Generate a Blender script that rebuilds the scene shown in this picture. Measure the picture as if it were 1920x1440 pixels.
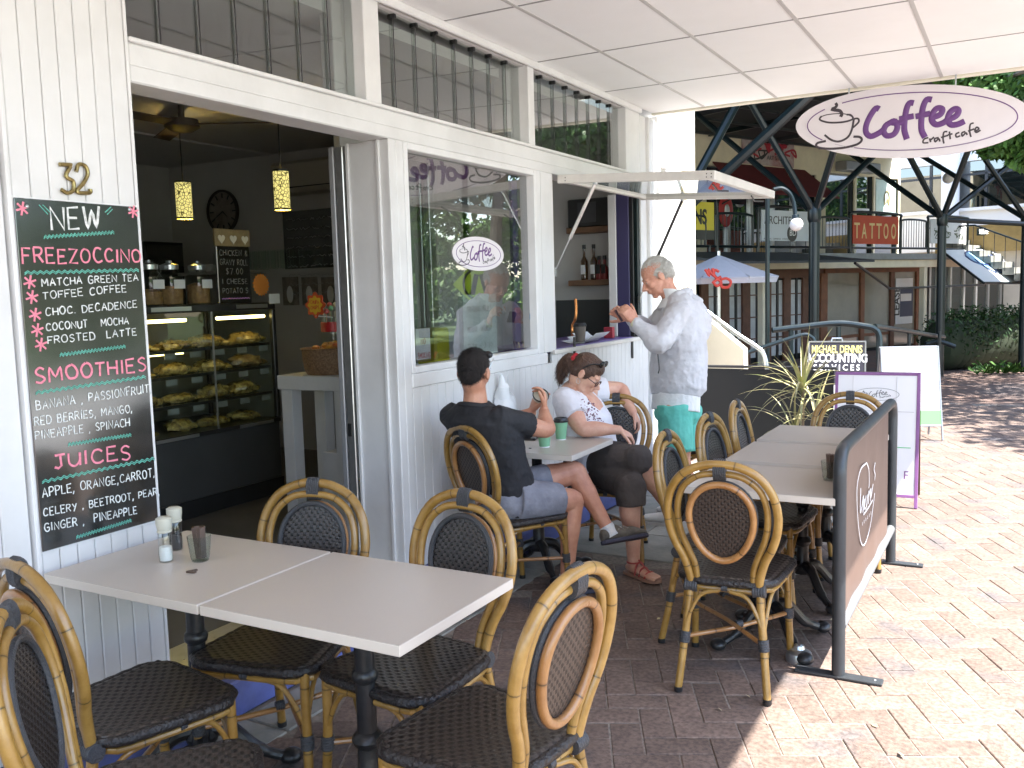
import bpy, bmesh, math, random
from mathutils import Vector as V, Matrix, Quaternion, noise
random.seed(7)
sc = bpy.context.scene
for o in list(bpy.data.objects): bpy.data.objects.remove(o)
col = sc.collection
R_ = math.radians

# ------------------------------------------------------------------ camera
CAMH = 1.6
FPX = 1708.07
CR = V((0.8733, 0.4863, -0.0280)); CD = V((0.0250, -0.1023, -0.9944)); CF = V((-0.4865, 0.8678, -0.1015))
CR.normalize(); CF = (CF - CR*CF.dot(CR)).normalized(); CD = CF.cross(CR)
cam = bpy.data.cameras.new('camera'); camo = bpy.data.objects.new('camera', cam); col.objects.link(camo)
cam.sensor_width = 36; cam.lens = 36*FPX/1920; cam.clip_start = .05; cam.clip_end = 500
camo.matrix_world = Matrix(((CR.x, -CD.x, -CF.x, 0), (CR.y, -CD.y, -CF.y, 0), (CR.z, -CD.z, -CF.z, CAMH), (0, 0, 0, 1)))
sc.camera = camo
# ------------------------------------------------------------------ light
SUN_EL = 62.0; SUN_AZ = 5.0      # azimuth measured from +x towards +y
w = bpy.data.worlds.new('World'); sc.world = w; w.use_nodes = True
nt = w.node_tree; nt.nodes.clear()
sky = nt.nodes.new('ShaderNodeTexSky'); sky.sky_type = 'NISHITA'; sky.sun_disc = False
sky.sun_elevation = R_(SUN_EL); sky.sun_rotation = R_(90 - SUN_AZ); sky.air_density = 1.0; sky.dust_density = 1.0; sky.ozone_density = .7
bg = nt.nodes.new('ShaderNodeBackground'); bg.inputs[1].default_value = .15
ow = nt.nodes.new('ShaderNodeOutputWorld'); nt.links.new(sky.outputs[0], bg.inputs[0]); nt.links.new(bg.outputs[0], ow.inputs[0])
sl = bpy.data.lights.new('sun', 'SUN'); sl.energy = 4.6; sl.angle = R_(.53); sl.color = (1, .97, .92)
so = bpy.data.objects.new('sun', sl); col.objects.link(so)
sd = V((math.cos(R_(SUN_EL))*math.cos(R_(SUN_AZ)), math.cos(R_(SUN_EL))*math.sin(R_(SUN_AZ)), math.sin(R_(SUN_EL))))
so.rotation_euler = sd.to_track_quat('Z', 'Y').to_euler(); so.location = (6, 2, 12)
sc.view_settings.view_transform = 'Standard'; sc.view_settings.look = 'None'; sc.view_settings.gamma = 1
sc.view_settings.use_curve_mapping = False
sc.view_settings.exposure = 2.33
sc.render.engine = 'CYCLES'
try:
    sc.cycles.max_bounces = 10; sc.cycles.transparent_max_bounces = 16; sc.cycles.diffuse_bounces = 6
except Exception: pass

# ------------------------------------------------------------------ measuring helpers: the photograph's camera
def ray(px, py):
    return (CR*(px-960) + CD*(py-720) + CF*FPX).normalized()
CO = V((0, 0, CAMH))
def onx(px, py, x): d = ray(px, py); return CO + d*(x/d.x)
def ony(px, py, y): d = ray(px, py); return CO + d*(y/d.y)
def onz(px, py, z): d = ray(px, py); return CO + d*((z-CAMH)/d.z)
def dep(px, py, t): return CO + (CR*(px-960) + CD*(py-720) + CF*FPX)*(t/FPX)

# ------------------------------------------------------------------ materials
def lin(c):
    return tuple(((x/255)/12.92 if x/255 <= .04045 else ((x/255+.055)/1.055)**2.4) for x in c)
def mat(name, c, rough=.6, metal=0, var=.0, vs=8, bump=0, bs=60, srgb=False, c2=None, spec=.5, island=0, coat=0, emis=None, est=0, stretch=None, sub=0, dirt=0):
    m = bpy.data.materials.new(name); m.use_nodes = True; n = m.node_tree; nd = n.nodes; lk = n.links
    b = nd['Principled BSDF']
    if srgb: c = lin(c); c2 = lin(c2) if c2 else None
    b.inputs['Base Color'].default_value = (*c, 1); b.inputs['Roughness'].default_value = rough
    b.inputs['Metallic'].default_value = metal; b.inputs['Specular IOR Level'].default_value = spec
    if coat: b.inputs['Coat Weight'].default_value = coat; b.inputs['Coat Roughness'].default_value = .15
    if sub: b.inputs['Subsurface Weight'].default_value = sub; b.inputs['Subsurface Radius'].default_value = (.6, .25, .12); b.inputs['Subsurface Scale'].default_value = .02
    if emis: b.inputs['Emission Color'].default_value = (*emis, 1); b.inputs['Emission Strength'].default_value = est
    tc = nd.new('ShaderNodeTexCoord'); vec = tc.outputs['Object']
    if stretch:
        mp = nd.new('ShaderNodeMapping'); mp.inputs['Scale'].default_value = stretch; lk.new(vec, mp.inputs[0]); vec = mp.outputs[0]
    last = None
    if var or c2:
        nz = nd.new('ShaderNodeTexNoise'); nz.inputs['Scale'].default_value = vs; nz.inputs['Detail'].default_value = 6; nz.inputs['Roughness'].default_value = .65
        lk.new(vec, nz.inputs['Vector'])
        rp = nd.new('ShaderNodeValToRGB'); rp.color_ramp.elements[0].position = .33; rp.color_ramp.elements[1].position = .68
        a = tuple(x*(1-var) for x in c) if not c2 else c; d = tuple(min(1, x*(1+var)) for x in c) if not c2 else c2
        rp.color_ramp.elements[0].color = (*a, 1); rp.color_ramp.elements[1].color = (*d, 1)
        lk.new(nz.outputs[0], rp.inputs[0]); last = rp.outputs[0]
        mr = nd.new('ShaderNodeMapRange'); mr.inputs[3].default_value = max(0, rough-.08); mr.inputs[4].default_value = min(1, rough+.1)
        lk.new(nz.outputs[0], mr.inputs[0]); lk.new(mr.outputs[0], b.inputs['Roughness'])
    if island:
        g = nd.new('ShaderNodeNewGeometry'); oi = nd.new('ShaderNodeObjectInfo'); ad = nd.new('ShaderNodeMath'); ad.operation = 'ADD'
        lk.new(g.outputs['Random Per Island'], ad.inputs[0]); lk.new(oi.outputs['Random'], ad.inputs[1])
        fr = nd.new('ShaderNodeMath'); fr.operation = 'FRACT'; lk.new(ad.outputs[0], fr.inputs[0])
        hs = nd.new('ShaderNodeHueSaturation'); mr = nd.new('ShaderNodeMapRange'); mr.inputs[3].default_value = 1-island; mr.inputs[4].default_value = 1+island
        lk.new(fr.outputs[0], mr.inputs[0]); lk.new(mr.outputs[0], hs.inputs['Value'])
        if last: lk.new(last, hs.inputs['Color'])
        else: hs.inputs['Color'].default_value = (*c, 1)
        last = hs.outputs[0]
    if dirt:
        nz = nd.new('ShaderNodeTexNoise'); nz.inputs['Scale'].default_value = 2.3; nz.inputs['Detail'].default_value = 9; lk.new(tc.outputs['Object'], nz.inputs['Vector'])
        rp = nd.new('ShaderNodeValToRGB'); rp.color_ramp.elements[0].position = .48; rp.color_ramp.elements[1].position = .75
        rp.color_ramp.elements[0].color = (0, 0, 0, 1); rp.color_ramp.elements[1].color = (dirt, dirt, dirt, 1); lk.new(nz.outputs[0], rp.inputs[0])
        mx = nd.new('ShaderNodeMixRGB'); mx.inputs[2].default_value = (.16, .14, .11, 1); lk.new(rp.outputs[0], mx.inputs[0])
        if last: lk.new(last, mx.inputs[1])
        else: mx.inputs[1].default_value = (*c, 1)
        last = mx.outputs[0]
    if last: lk.new(last, b.inputs['Base Color'])
    if bump:
        nz = nd.new('ShaderNodeTexNoise'); nz.inputs['Scale'].default_value = bs; nz.inputs['Detail'].default_value = 5; lk.new(vec, nz.inputs['Vector'])
        bp = nd.new('ShaderNodeBump'); bp.inputs['Strength'].default_value = bump; bp.inputs['Distance'].default_value = .01
        lk.new(nz.outputs[0], bp.inputs['Height']); lk.new(bp.outputs[0], b.inputs['Normal'])
    return m
def glass(name, tint=(.9, .95, .93), ior=1.52, boost=1.0, rough=0):
    m = bpy.data.materials.new(name); m.use_nodes = True; n = m.node_tree; nd = n.nodes; lk = n.links; nd.clear()
    o = nd.new('ShaderNodeOutputMaterial'); t = nd.new('ShaderNodeBsdfTransparent'); t.inputs[0].default_value = (*tint, 1)
    g = nd.new('ShaderNodeBsdfGlossy'); g.inputs['Roughness'].default_value = rough
    f = nd.new('ShaderNodeFresnel'); f.inputs[0].default_value = ior; mu = nd.new('ShaderNodeMath'); mu.operation = 'MULTIPLY'; mu.use_clamp = True; mu.inputs[1].default_value = boost
    mx = nd.new('ShaderNodeMixShader'); lk.new(f.outputs[0], mu.inputs[0]); ge = nd.new('ShaderNodeNewGeometry'); iv = nd.new('ShaderNodeMath'); iv.operation = 'SUBTRACT'; iv.inputs[0].default_value = 1; lk.new(ge.outputs['Backfacing'], iv.inputs[1]); m3 = nd.new('ShaderNodeMath'); m3.operation = 'MULTIPLY'; lk.new(mu.outputs[0], m3.inputs[0]); lk.new(iv.outputs[0], m3.inputs[1]); lk.new(m3.outputs[0], mx.inputs[0]); lk.new(t.outputs[0], mx.inputs[1]); lk.new(g.outputs[0], mx.inputs[2]); lk.new(mx.outputs[0], o.inputs[0])
    return m
def rattan(name, c1, c2, period=.21):
    m = mat(name, c1, .30, coat=.5, island=.13, c2=c2, var=.1, vs=14, stretch=(1, 1, 1), bump=.12, bs=90)
    n = m.node_tree; nd = n.nodes; lk = n.links; b = nd['Principled BSDF']
    uv = nd.new('ShaderNodeUVMap'); sx = nd.new('ShaderNodeSeparateXYZ'); lk.new(uv.outputs[0], sx.inputs[0])
    dv = nd.new('ShaderNodeMath'); dv.operation = 'DIVIDE'; dv.inputs[1].default_value = period; lk.new(sx.outputs[0], dv.inputs[0])
    fr = nd.new('ShaderNodeMath'); fr.operation = 'FRACT'; lk.new(dv.outputs[0], fr.inputs[0])
    rp = nd.new('ShaderNodeValToRGB'); e = rp.color_ramp.elements; e[0].position = 0; e[0].color = (1, 1, 1, 1); e[1].position = 1; e[1].color = (1, 1, 1, 1)
    for p, v in ((.47, 1), (.490, .75), (.496, .25), (.504, .25), (.510, .8), (.53, 1)):
        q = e.new(p); q.color = (v, v, v, 1)
    lk.new(fr.outputs[0], rp.inputs[0])
    mx = nd.new('ShaderNodeMixRGB'); mx.blend_type = 'MULTIPLY'; mx.inputs[0].default_value = 1
    src = b.inputs['Base Color'].links[0].from_socket; lk.new(src, mx.inputs[1]); lk.new(rp.outputs[0], mx.inputs[2]); lk.new(mx.outputs[0], b.inputs['Base Color'])
    return m

M = {}
M['paint'] = mat('white_paint', (.69, .685, .68), .42, var=.04, vs=3, bump=.08, bs=25, dirt=.2)
M['paint2'] = mat('white_paint_trim', (.72, .715, .71), .38, var=.04, vs=5, bump=.06, bs=30, dirt=.16)
M['ceiling'] = mat('ceiling_panel_white', (.87, .865, .86), .7, var=.02, vs=2, bump=.1, bs=90, island=.03)
M['strip'] = mat('ceiling_strip', (.50, .485, .475), .55)
M['gutter'] = mat('fascia_cream', (.74, .70, .58), .5)
M['plinth'] = mat('plinth_blue_paint', (.085, .11, .33), .5, var=.25, vs=7, bump=.1, dirt=.5)
M['cream'] = mat('cream_paint', (.70, .60, .40), .6, var=.06, vs=3)
M['creamlt'] = mat('pale_cream_render', (.74, .68, .55), .7, var=.05, vs=3, bump=.1)
M['room'] = mat('interior_wall_grey', (.50, .49, .475), .8, var=.04, vs=2)
M['roomceil'] = mat('interior_ceiling', (.52, .51, .49), .8)
M['darkfloor'] = mat('interior_floor_dark', (.09, .085, .08), .4, var=.3, vs=4)
M['glass'] = glass('window_glass', (.76, .775, .77), boost=3.7)
M['jarglass'] = glass('jar_glass', (.88, .91, .90), boost=2.2)
M['edgeweave'] = mat('woven_edge_black', (.022, .018, .017), .35, var=.5, vs=70, bump=1.0, bs=75)
M['glass2'] = glass('clear_glass', (.93, .97, .95), boost=1.3)
M['dglass'] = glass('dark_window_glass', (.25, .28, .27), boost=1.6)
M['louvre'] = glass('louvre_glass', (.86, .89, .88), boost=3.0)
M['rattan'] = rattan('rattan_cane_ochre', (.235, .125, .022), (.37, .215, .055))
M['rattan_red'] = rattan('rattan_cane_orange', (.28, .125, .038), (.40, .20, .068), .3)
M['bind'] = mat('binding_dark_cord', (.045, .047, .052), .4, bump=.5, bs=220)
M['black'] = mat('black_cast_iron', (.018, .018, .019), .32, var=.2, vs=20, bump=.15, bs=80)
M['blackplastic'] = mat('black_plastic', (.02, .02, .022), .35)
M['laminate'] = mat('table_laminate_stone', (.50, .445, .385), .30, var=.03, vs=170, bump=.015, bs=300, spec=.6, dirt=.05)
M['lamedge'] = mat('table_edge_cream', (.66, .60, .52), .45)
M['alu'] = mat('aluminium', (.62, .62, .61), .3, metal=.85, var=.1, vs=20)
M['alupaint'] = mat('aluminium_white_frame', (.68, .65, .61), .35, var=.05, vs=12, dirt=.3)
M['purple'] = mat('purple_paint', (.15, .10, .30), .35, var=.1, vs=5)
M['deeppurple'] = mat('dark_purple_panel', (.05, .045, .12), .45)
M['slab'] = mat('concrete_paver', (.20, .205, .185), .8, c2=(.31, .30, .27), var=.2, vs=6, bump=.3, bs=45, island=.12)
M['green'] = mat('dark_green_steel_paint', (.0045, .012, .014), .3, var=.15, vs=9)
M['chrome'] = mat('galvanised_steel', (.55, .58, .60), .28, metal=.9)
M['white'] = mat('white_gloss', (.82, .82, .82), .35)
M['text_w'] = mat('chalk_white', (.66, .68, .66), .8, var=.35, vs=55)
M['text_p'] = mat('chalk_pink', (.78, .24, .32), .8, var=.25, vs=70)
M['text_t'] = mat('chalk_teal', (.12, .42, .33), .8, var=.35, vs=70)
M['board'] = mat('chalkboard_gloss_black', (.010, .011, .011), .12, c2=(.028, .029, .029), var=.2, vs=4, coat=1, spec=.9)
M['brass'] = mat('brass', (.30, .24, .10), .3, metal=.9, var=.3, vs=60)
M['skin'] = mat('skin_tanned', (.46, .20, .125), .48, c2=(.60, .31, .20), var=.1, vs=11, bump=.12, bs=140, sub=.06)
M['skin_l'] = mat('skin_fair', (.56, .28, .20), .48, c2=(.70, .42, .30), var=.1, vs=11, bump=.1, bs=140, sub=.06)
M['skin_o'] = mat('skin_ruddy', (.52, .22, .145), .5, c2=(.68, .36, .25), var=.1, vs=22, bump=.22, bs=120, sub=.06)
def leafmat(name, a, b_):
    m = mat(name, a, .5, c2=b_, var=.1, vs=1.2, island=.45, spec=.25)
    b = m.node_tree.nodes['Principled BSDF']
    try: b.inputs['Transmission Weight'].default_value = 0
    except Exception: pass
    return m
M['leaf'] = leafmat('foliage_green', (.035, .085, .016), (.075, .15, .03))
M['leafdark'] = leafmat('foliage_dark', (.014, .038, .010), (.03, .068, .018))
M['leafb'] = leafmat('foliage_bright', (.06, .13, .02), (.14, .25, .04))
M['bark'] = mat('bark', (.10, .08, .06), .9, c2=(.2, .17, .13), var=.3, vs=9, bump=.6, bs=25)

# ------------------------------------------------------------------ mesh builder
def frames(path, closed):
    n = len(path); out = []; up = None
    for i in range(n):
        a = path[(i-1) % n] if (closed or i > 0) else path[i]
        b = path[(i+1) % n] if (closed or i < n-1) else path[i]
        t = (b-a)
        if t.length < 1e-9: t = V((0, 0, 1))
        t.normalize()
        if up is None:
            up = V((0, 0, 1)) if abs(t.z) < .9 else V((1, 0, 0))
        s = t.cross(up)
        if s.length < 1e-6: s = t.orthogonal()
        s.normalize(); up = s.cross(t).normalized(); out.append((t, s, up))
    return out
def spline(pts, n=6, closed=False):
    pts = [V(p) for p in pts]; N = len(pts); out = []
    rng = range(N if closed else N-1)
    for i in rng:
        p0 = pts[(i-1) % N] if (closed or i > 0) else pts[i]*2-pts[i+1]
        p1 = pts[i]; p2 = pts[(i+1) % N]
        p3 = pts[(i+2) % N] if (closed or i < N-2) else p2*2-p1
        for k in range(n):
            t = k/n; out.append(.5*((2*p1)+(-p0+p2)*t+(2*p0-5*p1+4*p2-p3)*t*t+(-p0+3*p1-3*p2+p3)*t**3))
    if not closed: out.append(pts[-1])
    return out
class MB:
    def __init__(s): s.v = []; s.f = []; s.uv = {}; s.mi = {}; s.m = 0
    def face(s, idx, uvs=None):
        if s.m: s.mi[len(s.f)] = s.m
        if uvs: s.uv[len(s.f)] = uvs
        s.f.append(tuple(idx))
    def add(s, vs, fs, T=None):
        b = len(s.v)
        for p in vs: s.v.append(tuple(T @ V(p)) if T else tuple(p))
        for f in fs: s.face([b+i for i in f])
        return s
    def box(s, a, b, T=None, c=0):
        x0, y0, z0 = [min(a[i], b[i]) for i in range(3)]; x1, y1, z1 = [max(a[i], b[i]) for i in range(3)]
        if c <= 0 or min(x1-x0, y1-y0, z1-z0) < 2.1*c:
            return s.add([(x0, y0, z0), (x1, y0, z0), (x1, y1, z0), (x0, y1, z0), (x0, y0, z1), (x1, y0, z1), (x1, y1, z1), (x0, y1, z1)],
                         [(3, 2, 1, 0), (4, 5, 6, 7), (0, 1, 5, 4), (1, 2, 6, 5), (2, 3, 7, 6), (3, 0, 4, 7)], T)
        vs = []; X = (x0, x1); Y = (y0, y1); Z = (z0, z1)
        for i in (0, 1):
            for j in (0, 1):
                for k in (0, 1):
                    sx = c if i == 0 else -c; sy = c if j == 0 else -c; sz = c if k == 0 else -c
                    vs += [(X[i], Y[j]+sy, Z[k]+sz), (X[i]+sx, Y[j], Z[k]+sz), (X[i]+sx, Y[j]+sy, Z[k])]
        def q(i, j, k, a): return (i*4+j*2+k)*3+a
        fs = [(q(0, 0, 0, 0), q(0, 0, 1, 0), q(0, 1, 1, 0), q(0, 1, 0, 0)), (q(1, 0, 0, 0), q(1, 1, 0, 0), q(1, 1, 1, 0), q(1, 0, 1, 0)),
              (q(0, 0, 0, 1), q(1, 0, 0, 1), q(1, 0, 1, 1), q(0, 0, 1, 1)), (q(0, 1, 0, 1), q(0, 1, 1, 1), q(1, 1, 1, 1), q(1, 1, 0, 1)),
              (q(0, 0, 0, 2), q(0, 1, 0, 2), q(1, 1, 0, 2), q(1, 0, 0, 2)), (q(0, 0, 1, 2), q(1, 0, 1, 2), q(1, 1, 1, 2), q(0, 1, 1, 2))]
        for i in (0, 1):
            for j in (0, 1):
                fs.append((q(i, j, 0, 0), q(i, j, 1, 0), q(i, j, 1, 1), q(i, j, 0, 1)) if (i+j) % 2 == 0 else (q(i, j, 0, 1), q(i, j, 1, 1), q(i, j, 1, 0), q(i, j, 0, 0)))
            for k in (0, 1):
                fs.append((q(i, 0, k, 2), q(i, 1, k, 2), q(i, 1, k, 0), q(i, 0, k, 0)))
        for j in (0, 1):
            for k in (0, 1):
                fs.append((q(0, j, k, 1), q(1, j, k, 1), q(1, j, k, 2), q(0, j, k, 2)))
        for i in (0, 1):
            for j in (0, 1):
                for k in (0, 1): fs.append((q(i, j, k, 0), q(i, j, k, 1), q(i, j, k, 2)))
        return s.add(vs, fs, T)
    def tube(s, path, r, n=10, closed=False, flat=None, u0=0):
        path = [V(p) for p in path]; N = len(path); fr = frames(path, closed); b = len(s.v); L = [u0]
        for i in range(1, N): L.append(L[-1]+(path[i]-path[i-1]).length)
        for i, (p, (t, sd_, up)) in enumerate(zip(path, fr)):
            rr = r[i] if isinstance(r, (list, tuple)) else r
            for k in range(n):
                a = 2*math.pi*k/n; q = sd_*math.cos(a)*rr+up*math.sin(a)*rr
                if flat: q = q - flat*(q.dot(flat))*.75
                s.v.append(tuple(p+q))
        for i in range(N if closed else N-1):
            j = (i+1) % N
            for k in range(n):
                k2 = (k+1) % n; u1 = L[i]; u2 = L[i+1] if i+1 < N else L[i]+(path[0]-path[i]).length
                s.face([b+i*n+k, b+i*n+k2, b+j*n+k2, b+j*n+k], [(u1, k/n), (u1, (k+1)/n), (u2, (k+1)/n), (u2, k/n)])
        if not closed:
            s.face([b+k for k in range(n)][::-1]); s.face([b+(N-1)*n+k for k in range(n)])
        return s
    def cone(s, p0, p1, r0, r1=None, n=12):
        return s.tube([p0, p1], [r0, r0 if r1 is None else r1], n)
    def lathe(s, c, prof, n=16, T=None, cap=True):
        b = len(s.v); c = V(c)
        for r, z in prof:
            for k in range(n):
                a = 2*math.pi*k/n; p = V((r*math.cos(a), r*math.sin(a), z)); p = (T @ p) if T else p; s.v.append(tuple(c+p))
        for i in range(len(prof)-1):
            for k in range(n):
                k2 = (k+1) % n; s.face([b+i*n+k, b+i*n+k2, b+(i+1)*n+k2, b+(i+1)*n+k])
        if cap:
            if prof[0][0] > 1e-5: s.face([b+k for k in range(n)][::-1])
            if prof[-1][0] > 1e-5: s.face([b+(len(prof)-1)*n+k for k in range(n)])
        return s
    def ell(s, c, r, R=None, nu=16, nv=10):
        b = len(s.v); c = V(c); r = (r, r, r) if not isinstance(r, (tuple, list)) else r
        R = R or Matrix.Identity(3)
        vs = [V((0, 0, 1))]
        for i in range(1, nv):
            th = math.pi*i/nv
            for k in range(nu): a = 2*math.pi*k/nu; vs.append(V((math.sin(th)*math.cos(a), math.sin(th)*math.sin(a), math.cos(th))))
        vs.append(V((0, 0, -1)))
        for q in vs: s.v.append(tuple(c+R @ V((q.x*r[0], q.y*r[1], q.z*r[2]))))
        for k in range(nu): s.face([b, b+1+k, b+1+(k+1) % nu])
        for i in range(nv-2):
            for k in range(nu): s.face([b+1+i*nu+k, b+1+(i+1)*nu+k, b+1+(i+1)*nu+(k+1) % nu, b+1+i*nu+(k+1) % nu])
        e = b+1+(nv-1)*nu
        for k in range(nu): s.face([e, b+1+(nv-2)*nu+(k+1) % nu, b+1+(nv-2)*nu+k])
        return s
    def prism(s, pts, ext):
        """pts: list of 3d points of a planar outline, ext: extrusion vector"""
        b = len(s.v); n = len(pts); ext = V(ext)
        for p in pts: s.v.append(tuple(p))
        for p in pts: s.v.append(tuple(V(p)+ext))
        s.face(range(b, b+n)); s.face([b+n+i for i in range(n)][::-1])
        for i in range(n): s.face([b+i, b+n+i, b+n+(i+1) % n, b+(i+1) % n])
        return s
    def quad(s, a, b, c, d): return s.add([a, b, c, d], [(0, 1, 2, 3)])
    def loft(s, rings, n=18, caps=True):
        """rings: (centre, axis a vector, axis b vector)"""
        b = len(s.v)
        for c, a, d in rings:
            c = V(c); a = V(a); d = V(d)
            for k in range(n): t = 2*math.pi*k/n; s.v.append(tuple(c+a*math.cos(t)+d*math.sin(t)))
        for i in range(len(rings)-1):
            for k in range(n): k2 = (k+1) % n; s.face([b+i*n+k, b+i*n+k2, b+(i+1)*n+k2, b+(i+1)*n+k])
        if caps: s.face([b+k for k in range(n)][::-1]); s.face([b+(len(rings)-1)*n+k for k in range(n)])
        return s
    def build(s, name, mats, parent=None, smooth=35, fixn=False):
        me = bpy.data.meshes.new(name); me.from_pydata(s.v, [], s.f)
        if s.uv:
            ul = me.uv_layers.new(name='UVMap'); d = ul.data
            for fi, uvs in s.uv.items():
                ls = me.polygons[fi].loop_start
                for k, q in enumerate(uvs): d[ls+k].uv = q
        mats = mats if isinstance(mats, (list, tuple)) else [mats]
        for m_ in mats: me.materials.append(m_)
        for fi, k in s.mi.items(): me.polygons[fi].material_index = k
        if fixn:
            bm = bmesh.new(); bm.from_mesh(me); bmesh.ops.recalc_face_normals(bm, faces=bm.faces); bm.to_mesh(me); bm.free()
        if smooth:
            me.shade_smooth(); me.set_sharp_from_angle(angle=R_(smooth))
        return link(name, me, parent)
ORG = {}
def link(name, me, parent=None):
    o = bpy.data.objects.new(name, me); col.objects.link(o)
    if parent is not None:
        L = ORG.get(parent.name, V((0, 0, 0)))
        if me is not None and L.length > 0: me.transform(Matrix.Translation(-L))
        o.parent = parent
        ORG[o.name] = L
    return o
def thing(name, label, cat, loc=(0, 0, 0), group=None):
    o = bpy.data.objects.new(name, None); col.objects.link(o); o.location = loc; o.empty_display_size = .2
    ORG[o.name] = V(loc); o['label'] = label; o['category'] = cat
    if group: o['group'] = group
    return o
def local(name, label, cat, group=None):      # parts are built round the origin, placed later
    o = thing(name, label, cat, (0, 0, 0), group); return o
def tag(o, label, cat, group=None):
    o['label'] = label; o['category'] = cat
    if group: o['group'] = group
    return o
def place(o, loc, rz=0): o.location = loc; o.rotation_euler = (0, 0, rz)
KIDS = {}
def dup(root, loc, rz=0, label=None, group=None):
    if root.name not in KIDS:
        KIDS[root.name] = [(c, list(g for g in bpy.data.objects if g.parent is c)) for c in bpy.data.objects if c.parent is root]
    r = root.copy(); col.objects.link(r); place(r, loc, rz)
    if label: r['label'] = label
    if group: r['group'] = group
    for ch, gs in KIDS[root.name]:
        c = ch.copy(); col.objects.link(c); c.parent = r
        for g in gs: d = g.copy(); col.objects.link(d); d.parent = c
    return r
def struct(o): o['kind'] = 'structure'; return o
def stuff(o): o['kind'] = 'stuff'; return o

# ------------------------------------------------------------------ writing
def fontmesh(txt, T, mat_, name='lettering', parent=None, sx=1, ext=.001, align='LEFT', bold=0):
    cu = bpy.data.curves.new('t', 'FONT'); cu.body = txt; cu.size = 1; cu.align_x = align; cu.extrude = ext; cu.offset = bold; cu.resolution_u = 3
    to = bpy.data.objects.new('t', cu); col.objects.link(to)
    dg = bpy.context.evaluated_depsgraph_get(); me = bpy.data.meshes.new_from_object(to.evaluated_get(dg))
    bpy.data.objects.remove(to); bpy.data.curves.remove(cu)
    me.transform(T @ Matrix.Diagonal((sx, 1, 1, 1))); me.materials.clear(); me.materials.append(mat_); me.name = name
    return link(name, me, parent)
def planeT(o, xdir, ydir, size):
    """matrix taking text units (x right, y up, z out) to the world"""
    x = V(xdir).normalized(); y = V(ydir); y = (y-x*y.dot(x)).normalized(); z = x.cross(y)
    m = Matrix(((x.x*size, y.x*size, z.x, o[0]), (x.y*size, y.y*size, z.y, o[1]), (x.z*size, y.z*size, z.z, o[2]), (0, 0, 0, 1)))
    return m
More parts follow.
